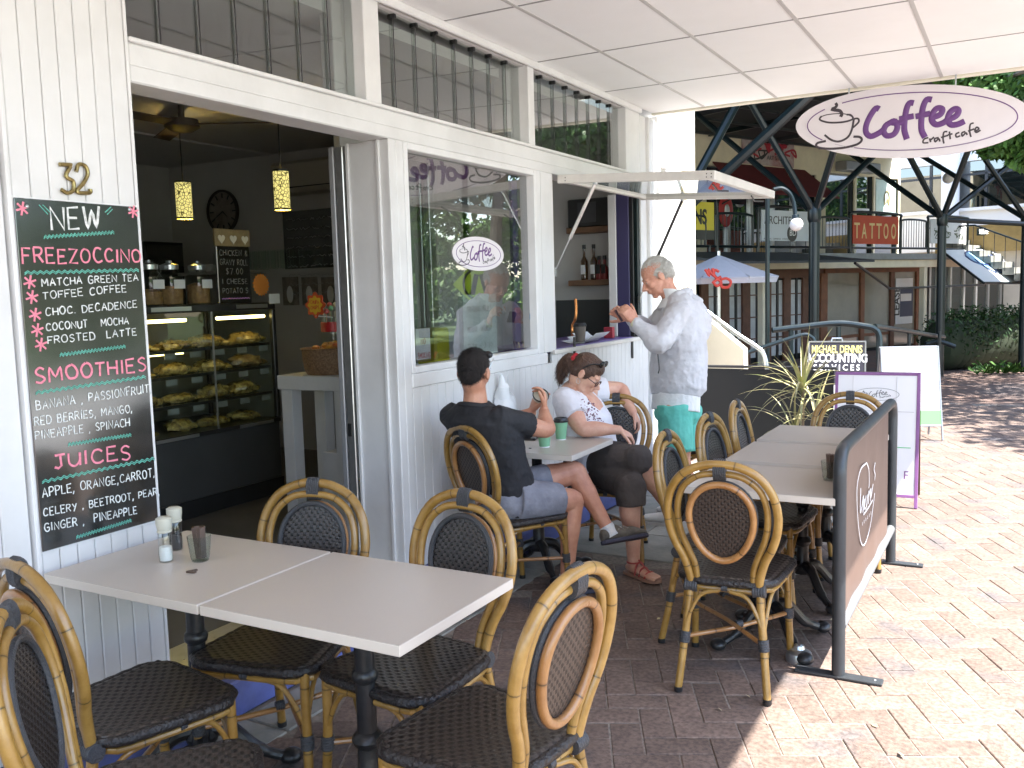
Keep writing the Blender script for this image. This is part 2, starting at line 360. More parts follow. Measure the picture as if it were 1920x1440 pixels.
GL = {  # one-stroke hand lettering, box 0..1 high, width given
 'A': (.8, [[(0, 0), (.4, 1), (.8, 0)], [(.15, .38), (.65, .38)]]), 'B': (.7, [[(0, 0), (0, 1)], [(0, 1), (.5, .95), (.55, .7), (.4, .53), (0, .52)], [(.35, .53), (.65, .4), (.62, .1), (.4, 0), (0, 0)]]),
 'C': (.75, [[(.72, .85), (.5, 1), (.2, .92), (.02, .5), (.15, .1), (.45, 0), (.75, .12)]]), 'D': (.75, [[(0, 0), (0, 1)], [(-.05, 1), (.45, .95), (.72, .6), (.65, .2), (.35, 0), (-.05, 0)]]),
 'E': (.65, [[(.62, 1), (0, 1), (0, 0), (.65, 0)], [(0, .52), (.5, .52)]]), 'F': (.62, [[(.65, 1), (0, 1), (0, 0)], [(0, .52), (.5, .52)]]),
 'G': (.8, [[(.72, .85), (.5, 1), (.2, .92), (.02, .5), (.15, .1), (.45, 0), (.72, .12), (.72, .45), (.4, .45)]]), 'H': (.7, [[(0, 0), (0, 1)], [(.7, 0), (.7, 1)], [(0, .5), (.7, .5)]]),
 'I': (.2, [[(.1, 0), (.1, 1)]]), 'J': (.65, [[(.1, 1), (.75, 1)], [(.45, 1), (.45, .2), (.3, 0), (.05, .08)]]), 'K': (.7, [[(0, 0), (0, 1)], [(.65, 1), (0, .45), (.7, 0)]]),
 'L': (.6, [[(0, 1), (0, 0), (.6, 0)]]), 'M': (.9, [[(0, 0), (.05, 1), (.42, .35), (.8, 1), (.9, 0)]]), 'N': (.75, [[(0, 0), (0, 1), (.72, 0), (.75, 1)]]),
 'O': (.8, [[(.4, 1), (.12, .85), (0, .5), (.15, .1), (.4, 0), (.68, .12), (.8, .5), (.66, .88), (.4, 1)]]), 'P': (.65, [[(0, 0), (0, 1)], [(0, 1), (.5, .95), (.62, .72), (.45, .5), (0, .45)]]),
 'R': (.7, [[(0, 0), (0, 1)], [(0, 1), (.5, .95), (.6, .72), (.4, .52), (0, .48)], [(.3, .48), (.7, 0)]]), 'S': (.65, [[(.6, .88), (.35, 1), (.08, .85), (.12, .62), (.5, .42), (.6, .2), (.35, 0), (.02, .1)]]),
 'T': (.7, [[(0, 1), (.7, 1)], [(.35, 1), (.33, 0)]]), 'U': (.72, [[(0, 1), (.03, .25), (.3, 0), (.6, .15), (.7, .5), (.72, 1)], [(.72, 1), (.72, 0)]]), 'V': (.75, [[(0, 1), (.38, 0), (.75, 1)]]),
 'W': (1.0, [[(0, 1), (.2, 0), (.5, .8), (.75, 0), (1, 1)]]), 'Y': (.7, [[(0, 1), (.35, .5)], [(.7, 1), (.25, -.1)]]), 'Z': (.7, [[(0, 1), (.7, 1), (.02, 0), (.72, 0)]]),
 ',': (.2, [[(.12, .08), (.0, -.25)]]), '.': (.2, [[(.08, 0), (.1, .06)]]), ' ': (.45, []), '0': (.6, [[(.3, 1), (0, .5), (.3, 0), (.6, .5), (.3, 1)]]), '1': (.2, [[(.1, 0), (.1, 1)]]),
 '3': (.6, [[(.05, .9), (.3, 1), (.55, .8), (.3, .55), (.58, .3), (.3, 0), (0, .12)]]), '$': (.6, [[(.6, .8), (.3, .9), (.05, .7), (.55, .3), (.3, .05), (0, .2)], [(.3, 1), (.3, -.05)]]), '-': (.5, [[(.05, .45), (.45, .45)]]),
 '2': (.6, [[(.03, .75), (.3, 1), (.55, .75), (.4, .4), (0, 0), (.6, 0)]]), '5': (.6, [[(.55, 1), (.08, 1), (.05, .6), (.4, .6), (.55, .3), (.3, 0), (0, .1)]]), '7': (.6, [[(0, 1), (.6, 1), (.2, 0)]]), '&': (.6, [[(.6, .3), (.3, 0), (0, .2), (.45, .8), (.25, 1), (.1, .8), (.6, 0)]])}
def hand(mb, txt, o, xv, yv, r, out, jit=.03, gap=.28, per=None):
    """hand lettering from o along xv (total width) with letter height yv; out = outward normal"""
    tot = sum(GL[c][0] for c in txt)+gap*(len(txt)-1); x = 0; rr = random.Random(sum(map(ord, txt)))
    for c in txt:
        wd, st = GL[c]; dy = rr.uniform(-jit, jit)*1.5; sc_ = 1+rr.uniform(-.08, .06)
        for s_ in st:
            pts = [V(o)+V(xv)*((x+p[0]+rr.uniform(-jit, jit))/tot)+V(yv)*(p[1]*sc_+dy+rr.uniform(-jit, jit)) for p in s_]
            pts = spline(pts, 3) if len(pts) > 4 else pts
            mb.tube(pts, r*rr.uniform(.85, 1.15), 6, flat=V(out))
        x += wd+gap
        if per and st: per(mb, c); mb = MB()
# ================================================================== GROUND
WX = -2.76           # plane of the shop front
def brickmat():
    m = mat('clay_paving_brick', (.148, .102, .080), .75, c2=(.205, .145, .115), var=.1, vs=5, bump=.35, bs=130, island=.16)
    n = m.node_tree; nd = n.nodes; lk = n.links; b = nd['Principled BSDF']; src = b.inputs['Base Color'].links[0].from_socket
    g = nd.new('ShaderNodeNewGeometry'); nz = nd.new('ShaderNodeTexNoise'); nz.inputs['Scale'].default_value = 3.1; nz.inputs['Detail'].default_value = 3
    lk.new(g.outputs['Position'], nz.inputs['Vector'])
    rp = nd.new('ShaderNodeValToRGB'); rp.color_ramp.elements[0].position = .56; rp.color_ramp.elements[1].position = .70
    rp.color_ramp.elements[0].color = (0, 0, 0, 1); rp.color_ramp.elements[1].color = (.75, .75, .75, 1); lk.new(nz.outputs[0], rp.inputs[0])
    mx = nd.new('ShaderNodeMixRGB'); mx.inputs[2].default_value = (.085, .083, .09, 1); lk.new(rp.outputs[0], mx.inputs[0]); lk.new(src, mx.inputs[1])
    nz2 = nd.new('ShaderNodeTexNoise'); nz2.inputs['Scale'].default_value = 55; nz2.inputs['Detail'].default_value = 4; lk.new(g.outputs['Position'], nz2.inputs['Vector'])
    r2 = nd.new('ShaderNodeValToRGB'); r2.color_ramp.elements[0].position = .35; r2.color_ramp.elements[1].position = .62
    r2.color_ramp.elements[0].color = (.62, .62, .62, 1); r2.color_ramp.elements[1].color = (1.1, 1.1, 1.1, 1); lk.new(nz2.outputs[0], r2.inputs[0])
    m2 = nd.new('ShaderNodeMixRGB'); m2.blend_type = 'MULTIPLY'; m2.inputs[0].default_value = 1; lk.new(mx.outputs[0], m2.inputs[1]); lk.new(r2.outputs[0], m2.inputs[2])
    lk.new(m2.outputs[0], b.inputs['Base Color']); return m
M['brick'] = brickmat()
M['sand'] = mat('joint_sand', (.24, .205, .17), .95, var=.35, vs=40, bump=.6, bs=300)
def farbrick():
    m = mat('distant_brick_paving', (.26, .15, .11), .85); n = m.node_tree; nd = n.nodes; lk = n.links; b = nd['Principled BSDF']
    tc = nd.new('ShaderNodeTexCoord'); mp = nd.new('ShaderNodeMapping'); mp.inputs['Rotation'].default_value = (0, 0, R_(-25.6)); lk.new(tc.outputs['Object'], mp.inputs[0])
    br = nd.new('ShaderNodeTexBrick'); br.inputs['Scale'].default_value = 1; br.inputs['Brick Width'].default_value = .23; br.inputs['Row Height'].default_value = .115; br.inputs['Mortar Size'].default_value = .004
    br.inputs['Color1'].default_value = (.21, .13, .10, 1); br.inputs['Color2'].default_value = (.15, .10, .085, 1); br.inputs['Mortar'].default_value = (.2, .17, .14, 1)
    lk.new(mp.outputs[0], br.inputs[0]); nz = nd.new('ShaderNodeTexNoise'); nz.inputs['Scale'].default_value = 1.2; nz.inputs['Detail'].default_value = 8; lk.new(tc.outputs['Object'], nz.inputs['Vector'])
    mx = nd.new('ShaderNodeMixRGB'); mx.inputs[2].default_value = (.13, .12, .12, 1); mr = nd.new('ShaderNodeMapRange'); mr.inputs[1].default_value = .45; mr.inputs[2].default_value = .7; mr.inputs[4].default_value = .7
    lk.new(nz.outputs[0], mr.inputs[0]); lk.new(mr.outputs[0], mx.inputs[0]); lk.new(br.outputs[0], mx.inputs[1]); lk.new(mx.outputs[0], b.inputs['Base Color'])
    bp = nd.new('ShaderNodeBump'); bp.inputs['Strength'].default_value = .3; bp.inputs['Distance'].default_value = .01; lk.new(br.outputs['Fac'], bp.inputs['Height']); bp.invert = True; lk.new(bp.outputs[0], b.inputs['Normal'])
    return m
M['farbrick'] = farbrick()
GZ = lambda y: -.02 if y < 13 else (-.02-.33*(y-13)/3 if y < 16 else -.35)
# near sheet: sand bed; then the far ground dropping to the lower terrace
mb = MB()
ys = [-30, -6, 0, 13, 14, 15, 16, 30, 60, 160]
for a, b_ in zip(ys[:-1], ys[1:]):
    mb.quad((-60, a, GZ(a)), (60, a, GZ(a)), (60, b_, GZ(b_)), (-60, b_, GZ(b_)))
gr = struct(mb.build('ground', M['farbrick'], smooth=60))
mb = MB(); mb.box((-2.6, -1.5, -.016), (2.2, 13, -.006)); bed = struct(mb.build('paving', M['sand'], smooth=0))
ORG[bed.name] = V((0, 0, 0))
# herringbone brick
BA = V((-.432, .902, 0)); BB = V((.902, .432, 0)); BW = .116
def brickmesh(l, wd):
    x = l/2-.0022; y = wd/2-.0022; c = .003; z0 = -.016
    v = [(-x, -y, z0), (x, -y, z0), (x, y, z0), (-x, y, z0), (-x, -y, -c), (x, -y, -c), (x, y, -c), (-x, y, -c), (-x+c, -y+c, 0), (x-c, -y+c, 0), (x-c, y-c, 0), (-x+c, y-c, 0)]
    f = [(0, 1, 5, 4), (1, 2, 6, 5), (2, 3, 7, 6), (3, 0, 4, 7), (4, 5, 9, 8), (5, 6, 10, 9), (6, 7, 11, 10), (7, 4, 8, 11), (8, 9, 10, 11)]
    return v, f
bv, bf = brickmesh(2*BW, BW)
bricks = []
rb = random.Random(3)
for i in range(-130, 130):
    for j in range(-130, 130):
        k = (i-j) % 4
        if k == 0: cx, cy, rot = (i+1)*BW, (j+.5)*BW, 0
        elif k == 3: cx, cy, rot = (i+.5)*BW, (j+1)*BW, 1
        else: continue
        p = BB*cx+BA*cy
        if p.x < -2.50 or p.x > 2.1 or p.y < -1.4 or p.y > 12.9: continue
        if p.x < -2.33 and p.y < 4.95: continue
        if p.x < -1.02 and p.y > 4.86 and p.y < 8.6: continue
        tl = V((rb.uniform(-.009, .009), rb.uniform(-.009, .009))); dz = rb.uniform(-.005, .0)
        bricks.append((p, rot, tl, dz))
def inview(p):
    d = p-CO; t = d.dot(CF)
    if t < .5: return False
    x = 960+FPX*d.dot(CR)/t; y = 720+FPX*d.dot(CD)/t
    return -60 < x < 1980 and y < 1500
vis = sorted([b for b in bricks if inview(b[0]) and b[0].x > -1.7], key=lambda b: (b[0]-CO).length)
near = set(id(b) for b in vis[:300])
def bmx(b):
    p, rot, tl, dz = b; ang = math.atan2(BB.y, BB.x)+(math.pi/2 if rot else 0)
    return Matrix.Translation((p.x, p.y, dz)) @ Matrix.Rotation(ang, 4, 'Z') @ Matrix.Rotation(tl.x, 4, 'X') @ Matrix.Rotation(tl.y, 4, 'Y')
bm_ = bpy.data.meshes.new('brick'); bm_.from_pydata(bv, [], bf); bm_.materials.append(M['brick'])
rest = MB()
for b in bricks:
    if id(b) in near:
        o = bpy.data.objects.new('brick', bm_); col.objects.link(o); o.parent = bed; o.matrix_local = bmx(b)
    else: rest.add(bv, bf, bmx(b))
stuff(rest.build('brick_field', M['brick'], bed, smooth=0))
# concrete pavers beside the shop front, and the narrow edging course
mb2 = []
def slab(x0, y0, x1, y1):
    m_ = MB(); m_.box((x0+.004, y0+.004, -.02), (x1-.004, y1-.004, rb.uniform(-.001, .003)), c=.005)
    o = m_.build('paver', M['slab'], bed, smooth=0)
y = 4.95
for r_ in range(7):
    off = .45 if r_ % 2 else 0; x = -2.58-off
    while x < -1.05:
        a = max(x, -2.575); b_ = min(x+.92, -1.05)
        if b_-a > .08: slab(a, y, b_, y+.52)
        x += .92
    y += .52
y = .3
while y < 4.9: slab(-2.575, y, -2.335, min(y+.42, 4.945)); y += .42
# a few fallen leaves and blossoms on the bricks
lf = MB()
for (px, py) in ((1402, 1305), (1440, 1355), (1425, 1187), (1640, 1360), (1690, 1415), (1560, 1162), (1350, 1330), (1235, 1160), (1100, 1240)):
    p = onz(px, py, .004); a = rb.uniform(0, 6); l = rb.uniform(.012, .02)
    lf.add([(p.x+l*math.cos(a), p.y+l*math.sin(a), .006), (p.x-.4*l*math.sin(a), p.y+.4*l*math.cos(a), .010), (p.x-l*math.cos(a), p.y-l*math.sin(a), .004), (p.x+.4*l*math.sin(a), p.y-.4*l*math.cos(a), .003)], [(0, 1, 2, 3)])
stuff(tag(lf.build('fallen_leaves', mat('dry_leaf', (.42, .34, .2), .8, island=.3), smooth=0), 'pale dry leaf fragments scattered over the brick paving', 'leaves'))
# street beyond the canopy (right of the frame, seen only in reflections)
mb = MB(); mb.box((3.6, -30, -.15), (3.9, 60, 0), c=.02); struct(mb.build('kerb', mat('kerb_concrete', (.4, .39, .36), .85, var=.1), smooth=0))
mb = MB(); mb.quad((3.9, -30, -.012), (10.5, -30, -.012), (10.5, 12, -.012), (3.9, 12, -.012)); struct(mb.build('road', mat('light_bouncing_road', (.52, .51, .49), .9, var=.1, vs=4, bump=.3), smooth=0))  # out-of-view road made pale to bounce light up onto canopy and walls
mb = MB(); mb.quad((10.5, -30, .03), (60, -30, .03), (60, 120, .03), (10.5, 120, .03)); struct(mb.build('lawn', mat('lawn_green', (.05, .09, .025), .95, c2=(.09, .14, .04), var=.3, vs=3, bump=.4), smooth=0))

# ================================================================== CAFE BUILDING
bld = thing('cafe_building', 'white painted timber shop front of the cafe with long transom window strip', 'building', (WX, 3, 0))
def bx(name, a, b, m, par=None, c=.004, T=None):
    m_ = MB(); m_.box(a, b, T, c); return m_.build(name, m, par if par is not None else bld, smooth=30)
CZ = 3.05
# --- pier with board lining
bx('pier_core', (WX-.02, 1.79, .15), (WX-.14, 2.235, 3.05), M['paint'])
bx('wall', (WX-.03, -3, .15), (WX-.25, 1.765, 3.05), M['paint'])
n = 7; y0 = 1.768; w_ = (2.225-y0)/n
for i in range(n): bx('board', (WX-.018, y0+i*w_+.0012, .15), (WX, y0+(i+1)*w_-.0012, 3.05), M['paint'], c=.0035)
bx('corner_bead', (WX-.05, 2.2255, .15), (WX+.004, 2.238, 3.05), M['paint2'], c=.003)
bx('corner_bead', (WX-.06, 1.752, .15), (WX+.004, 1.7665, 3.05), M['paint2'], c=.003)
for k in range(9): bx('board', (WX-.03, .9+k*.094, .15), (WX-.012, .9+(k+1)*.094-.002, 3.05), M['paint'], c=.0035)
# --- blue plinth
bx('plinth', (WX-.2, -3, 0), (-2.585, 7.6, .145), M['plinth'], c=.008)
# --- lintel
bx('lintel', (WX-.16, 2.2385, 2.37), (WX, 7.17, 2.508), M['paint'], c=.006)
bx('lintel_cap', (WX-.15, 2.239, 2.5085), (WX+.012, 7.17, 2.526), M['paint2'], c=.004)
bx('lintel_bead', (WX, 2.2395, 2.428), (WX+.005, 7.16, 2.434), M['paint2'], c=.0015)
# --- transom
for a, b_ in ((3.585, 3.705), (5.245, 5.325), (6.88, 7.17)):
    bx('mullion', (WX-.12, a, 2.5265), (WX-.002, b_, 3.05), M['paint2'])
bx('transom_channel', (WX-.09, 2.2385, 3.012), (WX-.03, 6.88, 3.05), M['strip'])
bx('transom_jamb', (WX-.20, 3.50, 2.5265), (WX-.122, 3.70, 3.05), M['strip'])
bx('transom_jamb', (WX-.20, 5.15, 2.5265), (WX-.122, 5.32, 3.05), M['strip'])
for a, b_, n in ((2.24, 3.58, 7), (3.706, 5.244, 8), (5.326, 6.88, 8)):
    s_ = (b_-a)/n
    for k in range(n):
        ya = a+k*s_; T = Matrix.Translation((WX-.065, ya+s_/2, 0)) @ Matrix.Rotation(R_(3.2), 4, 'Z')
        o = bx('glass_louvre', (-.003, -s_/2-.012, 2.5275), (.003, s_/2+.012, 3.0115), M['louvre'], c=0, T=T)
        bx('louvre_clip', (WX-.085, ya-.006, 2.99), (WX-.046, ya+.012, 3.0115), M['blackplastic'], c=0)
        m_ = MB(); m_.box((WX-.0585, ya-.0030, 2.528), (WX-.0560, ya+.0030, 3.0), None, 0); m_.build('glass_edge', M['blackplastic'], bld, smooth=0)
# --- door opening reveal, posts
bx('door_reveal', (WX-.272, 3.742, .15), (WX-.001, 3.80, 2.3695), M['paint'])
bx('door_stop', (WX-.075, 3.728, .15), (WX-.055, 3.7425, 2.3695), M['paint2'], c=.003)
bx('door_stop', (WX-.27, 3.73, .15), (WX-.25, 3.7425, 2.3695), M['paint2'], c=.003)
bx('post', (WX-.12, 3.8005, .15), (WX, 3.862, 2.3695), M['paint'])
bx('threshold', (WX-.3, 2.24, .1455), (WX-.01, 3.74, .16), M['alu'])
sd_ = thing('sliding_door', 'aluminium framed sliding glass door parked open at the right of the doorway', 'door', (WX-.36, 3.6, .16))
for a, b_, nm in (((WX-.285, 3.728, .165), (WX-.335, 3.775, 2.36), 'stile'), ((WX-.285, 4.50, .165), (WX-.335, 4.56, 2.36), 'stile'), ((WX-.285, 3.776, .165), (WX-.335, 4.499, .25), 'rail'), ((WX-.285, 3.776, 2.29), (WX-.335, 4.499, 2.36), 'rail')):
    bx(nm, a, b_, M['alu'], sd_, c=.004)
bx('pane', (WX-.308, 3.776, .251), (WX-.312, 4.499, 2.289), M['glass2'], sd_, c=0)
sd2 = thing('sliding_door', 'grey steel edge of the second sliding door leaf behind the first', 'door', (WX-.42, 3.5, .16))
bx('stile', (WX-.345, 3.728, .165), (WX-.378, 3.79, 2.36), mat('door_grey', (.35, .35, .36), .4, metal=.3), sd2)
bx('stile', (WX-.345, 4.50, .165), (WX-.378, 4.56, 2.36), M['alu'], sd2)
bx('pane', (WX-.360, 3.791, .17), (WX-.364, 4.499, 2.36), M['glass2'], sd2, c=0)
bx('door_latch', (WX-.302, 3.725, .86), (WX-.33, 3.742, .93), M['black'], bld, c=.003)
# --- window
def frame(par, y0, y1, z0, z1, wd, x0, x1, m_, nm='window_frame'):
    bx(nm, (x0, y0, z0), (x1, y0+wd, z1), m_, par); bx(nm, (x0, y1-wd, z0), (x1, y1, z1), m_, par)
    bx(nm, (x0, y0+wd+.0005, z1-wd), (x1, y1-wd-.0005, z1), m_, par); bx(nm, (x0, y0+wd+.0005, z0), (x1, y1-wd-.0005, z0+wd), m_, par)
bx('wall', (WX-.13, 3.8625, .15), (WX-.022, 5.54, 1.11), M['paint'])
wn = bx('window', (WX-.05, 3.898, 1.2325), (WX-.056, 5.277, 2.3315), M['glass'], c=0)
ORG[wn.name] = V((WX, 3, 0))
frame(wn, 3.863, 5.315, 1.185, 2.3695, .035, WX-.09, WX+.004, M['paint2'], 'frame')
bx('sill', (WX-.13, 3.8635, 1.1105), (WX+.004, 5.42, 1.184), M['paint2'], c=.006)
bx('post', (WX-.12, 5.316, 1.1845), (WX, 5.548, 2.3695), M['paint'])
bx('trim_bead', (WX, 5.37, 1.1845), (WX+.005, 5.376, 2.3695), M['paint2'], c=.0015)
def boards(a, b_, z0, z1, n, x=WX):
    s_ = (b_-a)/n
    for i in range(n): bx('board', (x-.02, a+i*s_+.001, z0), (x, a+(i+1)*s_-.001, z1), M['paint'], c=.0032)
boards(3.865, 5.41, .15, 1.11, 20)
bx('post', (WX-.1, 5.411, .15), (WX, 5.49, 1.11), M['paint'])
# --- serving hatch
boards(5.491, 7.17, .15, 1.165, 22)
bx('wall', (WX-.13, 5.5405, .15), (WX-.022, 7.6, 1.165), M['paint'])
bx('hatch_sill', (WX-.02, 5.50, 1.166), (WX+.02, 7.18, 1.196), M['alupaint'], c=.004)
bx('hatch_jamb', (WX-.080, 7.11, 1.1965), (WX-.045, 7.168, 2.3695), M['blackplastic'])
bx('hatch_jamb', (WX-.044, 7.12, 1.1965), (WX-.01, 7.168, 2.3695), M['green'])
bx('hatch_jamb', (WX-.19, 7.10, 1.1965), (WX-.081, 7.168, 2.3695), M['deeppurple'])
bx('hatch_jamb', (WX-.26, 7.09, 1.1965), (WX-.191, 7.168, 2.3695), M['paint'])
bx('hatch_jamb', (WX-.12, 5.549, 1.1965), (WX-.004, 5.565, 2.3695), M['alupaint'])
bx('counter', (WX-.62, 5.566, 1.1665), (WX-.021, 7.019, 1.20), M['purple'], c=.006)
bx('counter', (WX-.60, 5.566, 1.10), (WX-.14, 7.019, 1.166), M['deeppurple'], c=.004)
# --- corner pilasters up to the end of the canopy and the sunlit wall beyond
bx('pilaster', (WX-.1, 7.1705, .15), (WX+.002, 7.30, 3.0), M['paint'])
bx('pilaster', (WX-.1, 7.3005, .15), (WX+.03, 7.33, 3.0), M['paint2'])
bx('pilaster', (WX-.1, 7.3305, .15), (WX+.004, 7.52, 3.0), M['paint'])
bx('pilaster', (WX-.1, 7.5205, .15), (WX+.03, 7.56, 3.04), M['paint2'])
bx('wall', (WX-.3, 7.5605, 0), (WX, 8.20, 3.35), M['paint2'])
bx('wall', (WX-.3, 8.2005, 0), (WX-.09, 8.60, 3.5), M['creamlt'])
bx('wall', (-9.5, 8.61, 0), (WX-.09, 8.75, 3.5), M['creamlt'])
m_ = MB(); m_.tube([(WX-.03, 8.30, 3.45), (WX-.03, 8.30, .1)], .048, 14); 
for z in (2.4, 1.2): m_.lathe((WX-.03, 8.30, z), [(.05, 0), (.054, .002), (.054, .05), (.05, .052)], 14)
m_.build('downpipe', M['cream'], bld)
m_ = MB(); m_.box((WX-.085, 8.37, 0), (WX+.01, 8.605, 3.5), None, .02); m_.build('pilaster', M['creamlt'], bld)
bx('conduit_box', (WX+.004, 7.66, 2.62), (WX+.07, 7.80, 2.93), M['paint2'])
bx('meter_rail', (WX, 8.21, .1), (WX-.06, 8.235, 3.4), M['cream'])

# --- canopy: separate panels and joint strips
M['jointd'] = mat('joint_grey', (.30, .29, .285), .6)
can = thing('street_canopy', 'white suspended awning ceiling of square panels over the tables', 'canopy', (-1, 3, CZ))
XS = [WX+.001, -2.30, -1.72, -1.13, -.545, .04, .74]; YS = [-4.0, -3.1, -2.0, -.92, .16, 1.24, 2.08+.24, 3.22, 4.26, 5.34, 6.42, 7.44]
for i in range(len(XS)-1):
    for j in range(len(YS)-1):
        m_ = MB(); m_.box((XS[i]+.007, YS[j]+.0065, CZ), (XS[i+1]-.007, YS[j+1]-.0065, CZ+.02), None, .003)
        m_.build('ceiling_panel', M['ceiling'], can, smooth=0)
for x in XS[1:-1]: bx('joint_strip', (x-.012, -4, CZ-.004), (x+.012, 7.44, CZ-.0005), M['strip'], can, c=.001)
for y in YS[1:-1]: bx('joint_strip', (WX+.002, y-.006, CZ-.002), (.74, y+.006, CZ+.019), M['jointd'], can, c=0)
bx('fascia', (WX+.001, 7.441, 3.0+.035), (.80, 7.50, 3.30), M['gutter'], can)
bx('fascia', (.741, -4, 3.03), (.80, 7.44, 3.30), M['gutter'], can)
bx('roof_deck', (WX-6, -4, 3.31), (.80, 7.50, 3.36), M['strip'], can)
bx('cornice', (WX+.002, -3, 3.005), (WX+.03, 7.16, 3.049), M['paint2'], can, c=.008)

# ================================================================== INTERIOR
FX = -7.6; RY = 6.55; FZ = .15
struct(bx('floor', (FX, -1.5, .10), (WX-.15, 9.0, FZ), M['darkfloor'], bld, c=0))
bx('room_ceiling', (FX, -1.5, 2.94), (WX-.16, 7.55, 3.0), M['roomceil'], bld, c=0)
bx('back_wall', (FX-.1, -1.5, FZ), (FX, 9.0, 2.94), M['room'], bld, c=0)
bx('side_wall', (FX, -1.6, FZ), (WX-.26, -1.5, 2.94), M['room'], bld, c=0)
bx('side_wall', (FX, RY, FZ), (-4.1, RY+.1, 2.94), M['room'], bld, c=0)
bx('kitchen_wall', (-4.6, 7.45, FZ), (WX-.31, 7.55, 2.94), M['room'], bld, c=0)
bx('kitchen_wall', (-4.15, 5.0, FZ), (-4.1, 7.45, 2.94), M['room'], bld, c=0)
bx('ceiling_batten', (-6.2, 1.0, 2.925), (-6.16, 6.5, 2.9395), M['strip'], bld, c=0)
bx('ceiling_batten', (-4.6, 1.0, 2.925), (-4.56, 6.5, 2.9395), M['strip'], bld, c=0)
# ================================================================== THINGS INSIDE THE CAFE
def wbox(mb, pts_lo, pts_hi, T=None, c=0): mb.box(pts_lo, pts_hi, T, c)
cx_ = -4.8
zc = lambda py: onx(400, py, cx_).z
yl, yr = 2.9, onx(523, 700, cx_).y
case = thing('display_case', 'black glass fronted pastry cabinet with lit shelves inside the doorway', 'display case', (cx_-.35, (yl+yr)/2, FZ))
zt, zb, zk = zc(584), zc(806), FZ+.02
M['caseblk'] = mat('cabinet_black', (.02, .021, .022), .3, var=.2)
M['caselow'] = mat('cabinet_dark_laminate', (.05, .052, .052), .45, var=.1, vs=3)
bx('base', (cx_-.02, yl, FZ), (cx_-.75, yr, zb-.03), M['caselow'], case)
bx('kick', (cx_-.0195, yl, FZ), (cx_+.0, yr, FZ+.12), M['caseblk'], case)
bx('frame', (cx_, yl, zb-.029), (cx_-.75, yr, zb), M['caseblk'], case); bx('frame', (cx_, yl, zt), (cx_-.75, yr, zt+.05), M['caseblk'], case)
bx('frame', (cx_, yr-.035, zb+.001), (cx_-.035, yr, zt-.001), M['caseblk'], case); bx('frame', (cx_-.7, yr-.03, zb+.001), (cx_-.75, yr, zt-.001), M['caseblk'], case)
bx('back_panel', (cx_-.72, yl, zb+.001), (cx_-.74, yr-.031, zt-.001), mat('cabinet_back', (.16, .16, .14), .5), case)
bx('pane', (cx_-.008, yl, zb+.001), (cx_-.014, yr-.036, zt-.001), M['glass2'], case, c=0)
bx('pane', (cx_-.036, yr-.012, zb+.001), (cx_-.699, yr-.008, zt-.001), M['glass2'], case, c=0)
bx('sliding_seam', (cx_-.002, 4.42, zb+.001), (cx_-.0075, 4.432, zt-.001), M['chrome'], case, c=0)
M['tube'] = mat('cabinet_light', (1, .9, .5), .5, emis=(1, .74, .25), est=3.2)
shz = [zc(652), zc(699), zc(752)]
for a, b_ in ((3.55, 4.25), (4.52, yr-.06)):
    m_ = MB(); m_.tube([(cx_-.06, a, zt-.05), (cx_-.06, b_, zt-.05)], .011, 8); m_.build('light_tube', M['tube'], case)
for z in shz:
    bx('shelf', (cx_-.05, yl, z-.008), (cx_-.68, yr-.037, z), M['glass2'], case, c=0)
    bx('shelf_edge', (cx_-.042, yl, z-.016), (cx_-.0495, yr-.037, z+.004), M['caseblk'], case, c=0)
    y = 3.2
    while y < yr-.1: bx('price_ticket', (cx_-.036, y, z-.055), (cx_-.041, y+.09, z-.018), mat('price_card', (.22, .23, .22), .5) if 'pc' not in M else M['pc'], case, c=0); M['pc'] = bpy.data.materials['price_card']; y += .21
m_ = MB(); m_.tube([(cx_-.045, 3.4, shz[0]-.022), (cx_-.045, 4.2, shz[0]-.022)], .004, 6); m_.build('light_tube', M['tube'], case)
for k, (a, b_) in enumerate(((3.9, 4.25), (4.62, 4.95))):
    bx('vent_grille', (cx_+.0005, a, zb-.026), (cx_+.004, b_, zb-.004), M['chrome'], case, c=0); bx('vent_grille', (cx_+.0005, a+.03, zt+.012), (cx_+.004, b_, zt+.04), M['chrome'], case, c=0)
M['pastry'] = mat('pastry_in_cellophane', (.10, .055, .015), .2, c2=(.48, .36, .12), var=.2, vs=34, bump=1, bs=38, coat=1)
M['pastry2'] = mat('dark_cake_in_cellophane', (.10, .05, .025), .22, c2=(.40, .28, .12), var=.2, vs=20, bump=.9, bs=32, coat=.6)
rp_ = random.Random(11)
names_ = ['top', 'second', 'third', 'lowest']; ordn = ['first', 'second', 'third', 'fourth', 'fifth']; NUMW = ordn+['sixth', 'seventh', 'eighth', 'ninth', 'tenth', 'eleventh', 'twelfth']
